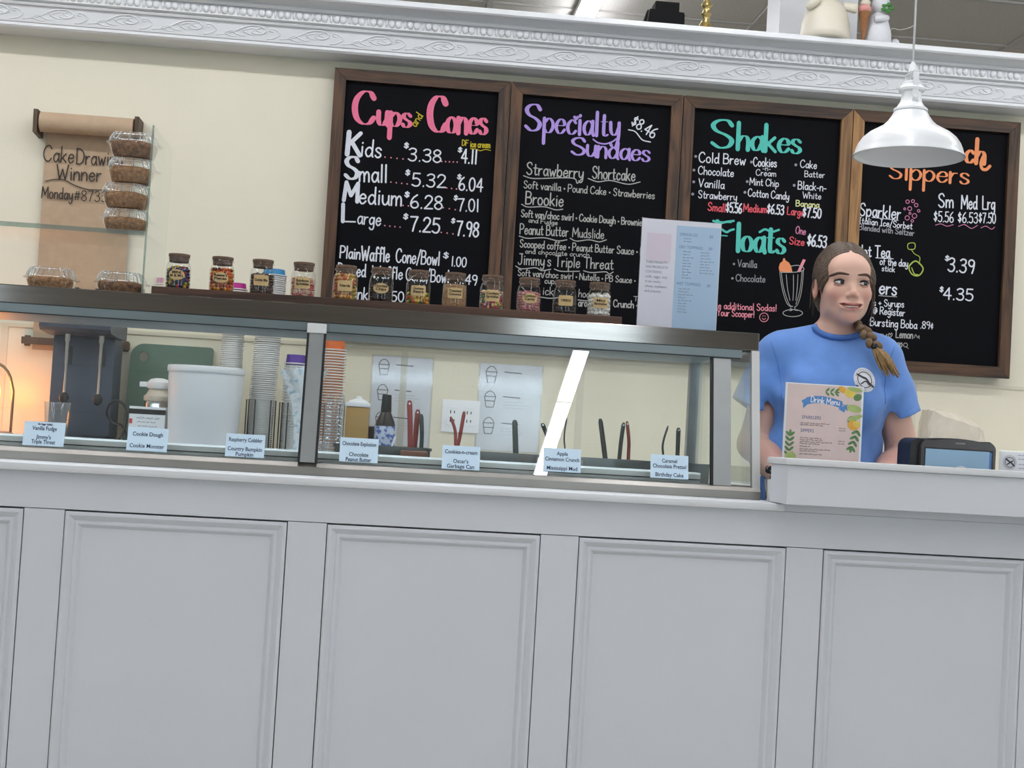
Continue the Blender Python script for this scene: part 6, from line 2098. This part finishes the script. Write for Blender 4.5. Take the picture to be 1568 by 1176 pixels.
# head
def he(c, r, k, op='+'):
    B.ell(hd(*c), r, k, op, HR)
he((0, .016, .030), (.0735, .093, .086), .02)
he((0, -.026, -.034), (.0540, .066, .066), .035)
he((0, -.050, -.082), (.030, .034, .025), .028)
he((0, -.073, -.0965), (.0155, .015, .0125), .018)
for s in (-1, 1):
    he((s * .0385, -.047, -.026), (.022, .025, .021), .025)
    he((s * .044, -.006, -.062), (.013, .034, .020), .030)
he((0, -.060, .040), (.050, .026, .030), .03)
he((0, -.0735, .018), (.040, .012, .008), .014)
for s in (-1, 1):
    he((s * .032, -.094, -.001), (.0185, .0135, .0105), .010, '-')
B.cap(hd(0, -.080, .006), hd(0, -.0985, -.028), .0068, .0082, .010)
he((0, -.1015, -.0335), (.0098, .0092, .0082), .008)
for s in (-1, 1):
    he((s * .0105, -.0915, -.0365), (.0070, .0085, .0065), .006)
    he((s * .0052, -.0985, -.0435), (.0030, .0050, .0024), .003, '-')
he((0, -.078, -.062), (.031, .014, .017), .014)
he((0, -.0915, -.0612), (.0170, .0054, .0032), .006)
for s in (-1, 1):
    he((s * .016, -.0880, -.0582), (.0125, .0052, .0028), .006)
he((0, -.0900, -.0738), (.0150, .0060, .0040), .006)
for s in (-1, 1):
    he((s * .014, -.0870, -.0700), (.0120, .0055, .0032), .006)
he((0, -.0950, -.0676), (.0155, .0150, .0038), .0025, '-')
for s in (-1, 1):
    he((s * .0155, -.0920, -.0648), (.0105, .0140, .0032), .003, '-')
    he((s * .0250, -.0860, -.0606), (.0058, .0120, .0018), .003, '-')
for s in (-1, 1):
    he((s * .0765, .016, -.010), (.0075, .019, .029), .006)
    he((s * .083, .012, -.008), (.0060, .010, .018), .004, '-')
def inv_head(P):
    d = P - HC
    return np.stack([d[:, 0] * cos(TH) + d[:, 1] * sin(TH), -d[:, 0] * sin(TH) + d[:, 1] * cos(TH), d[:, 2]], 1)
def skin_tone(P):
    h = inv_head(P)
    base = np.array([lin(226), lin(184), lin(164)])
    rosy = np.array([lin(214), lin(140), lin(128)])
    lips = np.array([lin(196), lin(122), lin(116)])
    C = np.tile(base, (len(P), 1))
    g = lambda c, r: np.exp(-(((h - np.array(c)) / np.array(r)) ** 2).sum(1))
    w = .55 * g((.042, -.065, -.034), (.020, .04, .018)) + .55 * g((-.042, -.065, -.034), (.020, .04, .018)) + .6 * g((0, -.103, -.034), (.010, .012, .009)) + .5 * g((0, -.09, -.094), (.02, .03, .012)) + .5 * g((.08, .016, -.01), (.02, .03, .03)) + .5 * g((-.08, .016, -.01), (.02, .03, .03))
    w += .35 * np.exp(-((P[:, 2] - 1.10) / .03) ** 2)
    w = np.clip(w, 0, 1)[:, None]
    C = C * (1 - w) + rosy * w
    l = (((h[:, 0] / .0285) ** 2 + ((h[:, 2] + .0672 - 9.0 * h[:, 0] ** 2) / .0100) ** 2) < 1) & (h[:, 1] < -.074)
    C[l] = lips
    return C
def attr_mat(name, rough, sss, bump=.0):
    m = mat(name, (226, 184, 164), rough, sss=sss, bump=bump, bscale=400)
    nt = m.node_tree
    at_ = nt.nodes.new('ShaderNodeVertexColor')
    at_.layer_name = 'tone'
    mx = nt.nodes.new('ShaderNodeMix')
    mx.data_type = 'RGBA'
    mx.inputs[0].default_value = .94
    src = nt.nodes['Principled BSDF'].inputs['Base Color'].links[0].from_socket
    nt.links.new(src, mx.inputs[6])
    nt.links.new(at_.outputs[0], mx.inputs[7])
    nt.links.new(mx.outputs[2], nt.nodes['Principled BSDF'].inputs['Base Color'])
    return m
body = field_obj('body', B, attr_mat('skin', .5, .12), person, 1, skin_tone)
# eyes, brows, lashes, teeth
m_eye = mat('eye_white', (226, 222, 220), .2, var=.02)
m_iris = mat('blue_grey_iris', (52, 62, 74), .2, var=.2, scale=300)
m_pup = mat('pupil', (8, 8, 10), .15)
m_lash = mat('dark_lash', (34, 26, 24), .6)
m_brow = mat('brown_brow', (84, 62, 48), .7, var=.15, scale=300)
def surf(a, c, lift=.001, field=B):
    """point on the face in front of head coordinates (a, c)"""
    b = -.13
    p0, p1 = np.array(hd(a, -.14, c)), np.array(hd(a, .05, c))
    prev = None
    for t in np.linspace(0, 1, 400):
        p = p0 + (p1 - p0) * t
        i = [int(np.clip(np.searchsorted(q, v), 1, len(q) - 1)) for q, v in zip(field.a, p)]
        w = [(v - q[j - 1]) / (q[j] - q[j - 1]) for q, v, j in zip(field.a, p, i)]
        f = 0
        for dx in (0, 1):
            for dy in (0, 1):
                for dz in (0, 1):
                    f += field.F[i[0] - 1 + dx, i[1] - 1 + dy, i[2] - 1 + dz] * (w[0] if dx else 1 - w[0]) * (w[1] if dy else 1 - w[1]) * (w[2] if dz else 1 - w[2])
        if f < 0:
            d = (p1 - p0) / np.linalg.norm(p1 - p0)
            return p - d * lift
    return p0
for s in (-1, 1):
    ec = np.array(hd(s * .0325, -.0720, -.0005))
    e = part('eye', MB().ball(tuple(ec), .0128, n=20, m=14), m_eye, person, smooth=True)
    gz = np.array([sin(TH + .42), -cos(TH + .42), -.03])
    gz /= np.linalg.norm(gz)
    part('iris', MB().lathe([(.0066, .0112), (.0060, .0121), (.0030, .0127)], tuple(ec), 18, tuple(gz)), m_iris, e, smooth=True)
    part('pupil', MB().lathe([(.0030, .01275), (.0026, .0130), (.0005, .0131)], tuple(ec), 14, tuple(gz)), m_pup, e, smooth=True)
    lid = []
    for t in np.linspace(0, 1, 11):
        a = s * .0325 + (t - .5) * .034
        c = .0060 * (1 - (2 * t - 1) ** 2) ** .8 - .0008 + (.0022 * (t if s > 0 else 1 - t))
        p = np.array(hd(a, -.0720, c))
        d = p - ec
        rr = .0137
        bb = sqrt(max(0, rr * rr - (a - s * .0325) ** 2 - (c + .0005) ** 2))
        lid.append(hd(a, -.0720 - bb, c))
    part('upper_lash', MB().tube(lid, [.0014 + .0017 * sin(pi * k / 10) for k in range(11)], 6), m_lash, person, smooth=True)
    lo = []
    for t in np.linspace(0, 1, 9):
        a = s * .0325 + (t - .5) * .030
        c = -.0048 * (1 - (2 * t - 1) ** 2) ** .8 - .0005
        rr = .0134
        bb = sqrt(max(0, rr * rr - (a - s * .0325) ** 2 - (c + .0005) ** 2))
        lo.append(hd(a, -.0720 - bb, c))
    part('lower_lash', MB().tube(lo, .0009, 5), m_lash, person, smooth=True)
    # skin lids over the eyeball
    for up_, nm in ((1, 'upper_lid'), (-1, 'lower_lid')):
        g = []
        for ir in range(4):
            for t in np.linspace(0, 1, 11):
                a = s * .0325 + (t - .5) * .0305
                edge = (.0058 if up_ > 0 else -.0052) * (1 - (2 * t - 1) ** 2) ** .8 + (.0022 * (t if s > 0 else 1 - t) if up_ > 0 else 0) - .0005
                c = edge + up_ * ir * .0026
                rr = .0134 + .0003 * ir
                q = rr * rr - (a - s * .0325) ** 2 - (c + .0005) ** 2
                g.append(hd(a, -.0720 - sqrt(max(1e-6, q)), c))
        part(nm, MB().add(g, [(i * 11 + k, i * 11 + k + 1, (i + 1) * 11 + k + 1, (i + 1) * 11 + k) for i in range(3) for k in range(10)]), mat('lid_skin' if up_ > 0 else 'under_eye_skin', (150, 108, 96) if up_ > 0 else (212, 164, 146), .55, var=.03), person, smooth=True)
    br = []
    for t in np.linspace(0, 1, 12):
        a = s * (.012 + .044 * t)
        c = .0205 + .0036 * sin(pi * min(1, t * 1.1) * .62) - .0055 * max(0, t - .6) / .4
        br.append(surf(a, c, .0008))
    part('eyebrow', MB().tube([tuple(p) for p in br], [.0016 + .0022 * sin(pi * min(1, .15 + .85 * (1 - k / 11))) ** .7 for k in range(12)], 6), m_brow, person, smooth=True)
tp = []
part('teeth', MB().ball(hd(0, -.0822, -.0664), .0225, .0085, .0040, 16, 8, Matrix(HR)), mat('teeth', (230, 222, 210), .3, var=.02), person, smooth=True)
part('earring', MB().ball(hd(-.080, .006, -.040), .0028, n=8, m=6), mat('gold_stud', (200, 160, 90), .25, .9), person, smooth=True)

# T-shirt
SLV = []
S = Field(axis(-.37, (.37, .0052)), axis(-.20, (.19, .0052)), axis(.84, (1.50, .0052)))
S.ell((-.006, .005, .93), (.182, .122, .16), .05)
S.ell((-.010, 0, 1.08), (.166, .106, .18), .06)
S.ell((0, .0, 1.26), (.158, .108, .15), .06)
for s in (-1, 1):
    S.ell((s * .066, -.062, 1.255), (.066, .052, .062), .05)
S.cap((-.126, .010, 1.368), (.118, .010, 1.368), .056, .056, .05)
for s in (-1, 1):
    S.cap((.012 + s * .045, .022, 1.432), (s * .13, .012, 1.392), .034, .045, .04)
    sh, el, _ = ARM[s]
    ax = np.array([s * .42, -.02, -.90])
    ax /= np.linalg.norm(ax)
    s0 = np.array([-.152 if s < 0 else .140, .010, 1.366])
    hem = np.array([-.202 if s < 0 else .190, .008, 1.210 if s < 0 else 1.205])
    T = Field(*S.a)
    T.cap(s0, s0 + (hem - s0) * .55, .060, .064, .03)
    T.cap(s0 + (hem - s0) * .5, hem + ax * .04, .063, .077 if s < 0 else .067, .02)
    T.half(hem, ax)
    T.cap(hem - ax * .055, hem + ax * .05, .054 if s < 0 else .050, .068 if s < 0 else .060, .004, '-')
    SLV.append(T)
# folds
gx, gy_, gz_ = np.meshgrid(*S.a, indexing='ij', sparse=True)
fold = .0065 * np.sin(gx * 34 + gz_ * 26 + 2 * np.sin(gz_ * 11)) * np.exp(-((gz_ - 1.05) / .13) ** 2)
fold = fold + .0070 * np.sin((np.abs(gx) * 46 - gz_ * 52)) * np.exp(-((np.abs(gx) - .15) / .05) ** 2 - ((gz_ - 1.26) / .09) ** 2)
fold = fold + .0034 * np.sin(gx * 60 + np.sin(gz_ * 30) * 1.4) * np.exp(-((gz_ - 1.18) / .12) ** 2)
S.F += fold.astype(np.float32)
# join the hollow sleeves, open the neck
for T in SLV:
    T.F += (fold * .7).astype(np.float32)
    S.mix((slice(None),) * 3, T.F, .022, '+')
S.ell((.014, -.022, 1.482), (.0640, .083, .0545), .004, '-')
S.cap((.012, .012, 1.478), (.018, -.002, 1.53), .050, .060, .004, '-')
m_shirt = mat('light_blue_cotton', (104, 150, 222), .85, var=.05, scale=30, bump=.12, bscale=500, sheen=.25)
shirt = field_obj('t_shirt', S, m_shirt, person, 2)
# ribbed collar
ring = []
for t in np.linspace(0, 2 * pi, 33)[:-1]:
    x = .014 + .0655 * cos(t)
    z = 1.450 - .027 * max(0, sin(t)) ** 1.2 + .014 * max(0, -sin(t))
    y = -.014 - .062 * sin(t)
    w = min(1.0, max(0.0, (sin(t) - .05) / .35))
    if w > 0:
        y = y * (1 - w) + (S.front(x, z - .010) - .0005) * w
    ring.append((x, y, z))
part('collar', MB().tube(smooth_path(ring, 2, True), .0078, 8, True), mat('collar_blue', (86, 130, 204), .85, var=.04, bump=.3, bscale=300), shirt, smooth=True)
# sleeve hem seams
for s in (-1, 1):
    ax = Vector((s * .42, -.02, -.90)).normalized()
    sm = [(s * .168 - .004, 1.404), (s * .158 - .004, 1.372), (s * .146 - .003, 1.330), (s * .140, 1.285), (s * .140, 1.245)]
    sm = [(x, S.front(x, z) - .0004, z) for x, z in smooth_path(sm, 4)]
    part('sleeve_seam', MB().tube(sm, .0010, 5), mat('collar_blue'), shirt, smooth=True)
# chest badge
def on_shirt(mb, lift):
    mb.v = [(x, S.front(x, z) - lift - (-y), z) for x, y, z in mb.v]
bx, bz, br_ = .0785, 1.3065, .034
def disc(r, n=30, rings=4):
    mb = MB()
    vs = [(bx + r * q / rings * cos(t) * .88 - .1 * r * q / rings * sin(t), 0, bz + r * q / rings * sin(t)) for q in range(1, rings + 1) for t in np.linspace(0, 2 * pi, n + 1)[:-1]] + [(bx, 0, bz)]
    fs = [((q) * n + k, (q) * n + (k + 1) % n, (q + 1) * n + (k + 1) % n, (q + 1) * n + k) for q in range(rings - 1) for k in range(n)] + [(k, (k + 1) % n, rings * n) for k in range(n)]
    return mb.add(vs, fs)
d_ = disc(br_)
on_shirt(d_, .0018)
badge = part('badge', d_, mat('badge_white', (226, 228, 234), .6, var=.03), shirt, smooth=True)
a_ = MB()
E2 = lambda t, r: (bx + r * cos(t) * .88 - .1 * r * sin(t), bz + r * sin(t))
ribbon(a_, [E2(t, br_ * .64) for t in np.linspace(0, 2 * pi, 31)], lambda i, q: .0022, 0, caps=False)
ribbon(a_, smooth_path([(bx - .020, bz + .014), (bx - .006, bz + .007), (bx + .004, bz + .003), (bx + .012, bz - .008), (bx + .024, bz - .018)], 4), lambda i, q: .0052, -.0002)
ribbon(a_, smooth_path([(bx - .010, bz - .012), (bx + .002, bz - .004), (bx + .013, bz - .013)], 4), lambda i, q: .0034, -.0003)
ribbon(a_, [(bx - .022, bz - .018), (bx - .018, bz - .021)], lambda i, q: .0052, -.0003)
on_shirt(a_, .0026)
part('badge_drawing', a_, mat('badge_dark', (46, 48, 56), .6), badge)
c_ = MB()
for k in range(30):
    t = 2 * pi * k / 30
    if 22 < k < 25 or k in (14, 15, 0, 1):
        continue
    ribbon(c_, [E2(t, br_ * .75), E2(t + .06, br_ * .90)], lambda i, q: .0016, 0, caps=False)
on_shirt(c_, .0026)
part('badge_lettering', c_, mat('badge_grey', (160, 166, 178), .6), badge)

# trousers and shoes (hidden behind the counter)
J = Field(axis(-.24, (.24, .012)), axis(-.18, (.18, .012)), axis(.04, (1.02, .014)))
for s in (-1, 1):
    J.cap((s * .09, .0, .90), (s * .10, .005, .50), .096, .068, .03)
    J.cap((s * .10, .005, .50), (s * .105, .03, .09), .066, .056, .02)
J.ell((0, .01, .92), (.168, .118, .12), .05)
J.half((0, 0, .985), (0, 0, 1))
J.half((0, 0, .075), (0, 0, -1))
field_obj('trousers', J, mat('dark_denim', (50, 60, 84), .85, var=.1, scale=60), person, 1)
for s in (-1, 1):
    part('shoe', MB().ball((s * .11, -.04, .045), .048, .125, .045, 18, 10), mat('white_shoe', (220, 220, 218), .6), person, smooth=True)

# hair: cap with a centre parting, combed back; braid over her left shoulder
Hf = Field(axis(-.10, (.17, .0027)), axis(-.14, (.16, .0027)), axis(1.40, (1.72, .0027)))
def hh(c, r, k, op='+'):
    Hf.ell(hd(*c), r, k, op, HR)
hh((0, .022, .031), (.0815, .0980, .0955), .02)
hh((0, .062, -.030), (.064, .058, .060), .03)
hh((.018, .075, -.075), (.036, .032, .034), .03)
for s in (-1, 1):
    hh((s * .064, -.006, .014), (.0175, .036, .036), .02)
g = np.meshgrid(*Hf.a, indexing='ij', sparse=True)
dx, dy, dz = g[0] - HC[0], g[1] - HC[1], g[2] - HC[2]
ha = dx * cos(TH) + dy * sin(TH)
hb = -dx * sin(TH) + dy * cos(TH)
t_ = .75 * hb + .65 * dz + .10 * np.abs(ha)
Hf.F += (.0013 * np.sin(t_ * 620) + .0010 * np.sin(t_ * 1130 + 9 * np.abs(ha) * 20) + .0040 * np.exp(-(ha / .006) ** 2) * (dz > .02) * (hb < .03)).astype(np.float32)
hh((0, -.118, -.022), (.0710, .088, .096), .008, '-')
hh((0, -.100, -.085), (.075, .095, .080), .012, '-')
for s in (-1, 1):
    hh((s * .086, .010, -.014), (.028, .027, .034), .008, '-')
m_hair = mat('brown_hair', (72, 55, 41), .48, var=.2, scale=3, stretch=(60, 60, 12), col2=(128, 102, 70), thr=(.52, .82), sheen=.1)
m_hair2 = mat('blonde_hair_ends', (176, 142, 92), .5, var=.2, scale=3, stretch=(90, 90, 14), col2=(120, 92, 58))
hair = field_obj('hair', Hf, m_hair, person, 1)
path = smooth_path([(.030, .060, 1.478), (.064, .022, 1.462), (.070, -.048, 1.452), (.079, -.090, 1.432), (.100, -.112, 1.398)], 6)
br2 = MB()
nl = 13
for k in range(nl):
    f = k / (nl - 1)
    p = path[int(f * (len(path) - 1))]
    q = path[min(len(path) - 1, int(f * (len(path) - 1)) + 2)]
    d = Vector(q - p if np.linalg.norm(q - p) > 1e-6 else path[-1] - path[-3]).normalized()
    side = d.cross(Vector((.3, -1, 0))).normalized()
    s = 1 if k % 2 else -1
    m3 = (d * .85 + side * .5 * s).normalized().to_track_quat('X', 'Z').to_matrix()
    br2.ball(tuple(Vector(p) + side * .0080 * s), .0200 - .004 * f, .0125 - .002 * f, .0135 - .002 * f, 12, 8, m3)
braid = part('braid', br2, mat('mixed_blonde_hair', (124, 98, 66), .5, var=.2, scale=3, stretch=(90, 90, 60), col2=(78, 60, 44)), hair, smooth=True)
tie = Vector(path[-1])
part('hair_tie', MB().lathe([(.0095, -.006), (.0108, -.002), (.0108, .004), (.0095, .007)], tuple(tie), 14, (.36, -.1, -.9)), m_pup, hair, smooth=True)
ts = MB()
rg = random.Random(4)
end = Vector((.148, -.112, 1.322))
for k in range(110):
    a, r = rg.uniform(0, 2 * pi), sqrt(rg.random())
    o0 = Vector((cos(a), sin(a) * .8, 0)) * .0070 * r
    o1 = Vector((cos(a), sin(a) * .5, .25 * sin(a * 3))) * .0230 * r
    L = rg.uniform(.72, 1.06)
    e = tie + (end - tie) * L + o1
    mid = tie + (end - tie) * (L * .5) + o1 * .85 + Vector((0, -.004, .004))
    pts = smooth_path([tuple(tie + o0), tuple(mid), tuple(e)], 4)
    pts = [(p[0], min(p[1], S.front(p[0], p[2]) - .003), p[2]) for p in pts]
    ts.tube(pts, [.0026, .0028, .0028, .0027, .0026, .0023, .0019, .0014, .0006], 5)
part('hair_ends', ts, m_hair2, hair, smooth=True)
# loose strands beside the face
ls = MB()
for k in range(10):
    s = 1 if k < 6 else -1
    o = rg.uniform(-.004, .004)
    st = [(s * (.062 + rg.uniform(0, .006)), -.036 + o, .040), (s * (.0725 + o), -.040 + o, .000), (s * (.074 + o), -.036, -.045 - .01 * k * (s > 0)), (s * (.070 + 2 * o), -.030, -.085 - .006 * k * (s > 0))]
    if s < 0:
        st = [(-.070, -.030 + o, .045), (-.078 + o, -.006, .030), (-.083 + o, .020, .0), (-.080 + 2 * o, .034, -.06 - rg.uniform(0, .03))]
    pts = smooth_path([hd(*p) for p in st], 5)
    ls.tube([tuple(p) for p in pts], [.0010] * (len(pts) - 3) + [.0008, .0006, .0003], 4)
part('loose_strands', ls, m_hair, hair, smooth=True)['kind'] = 'stuff'
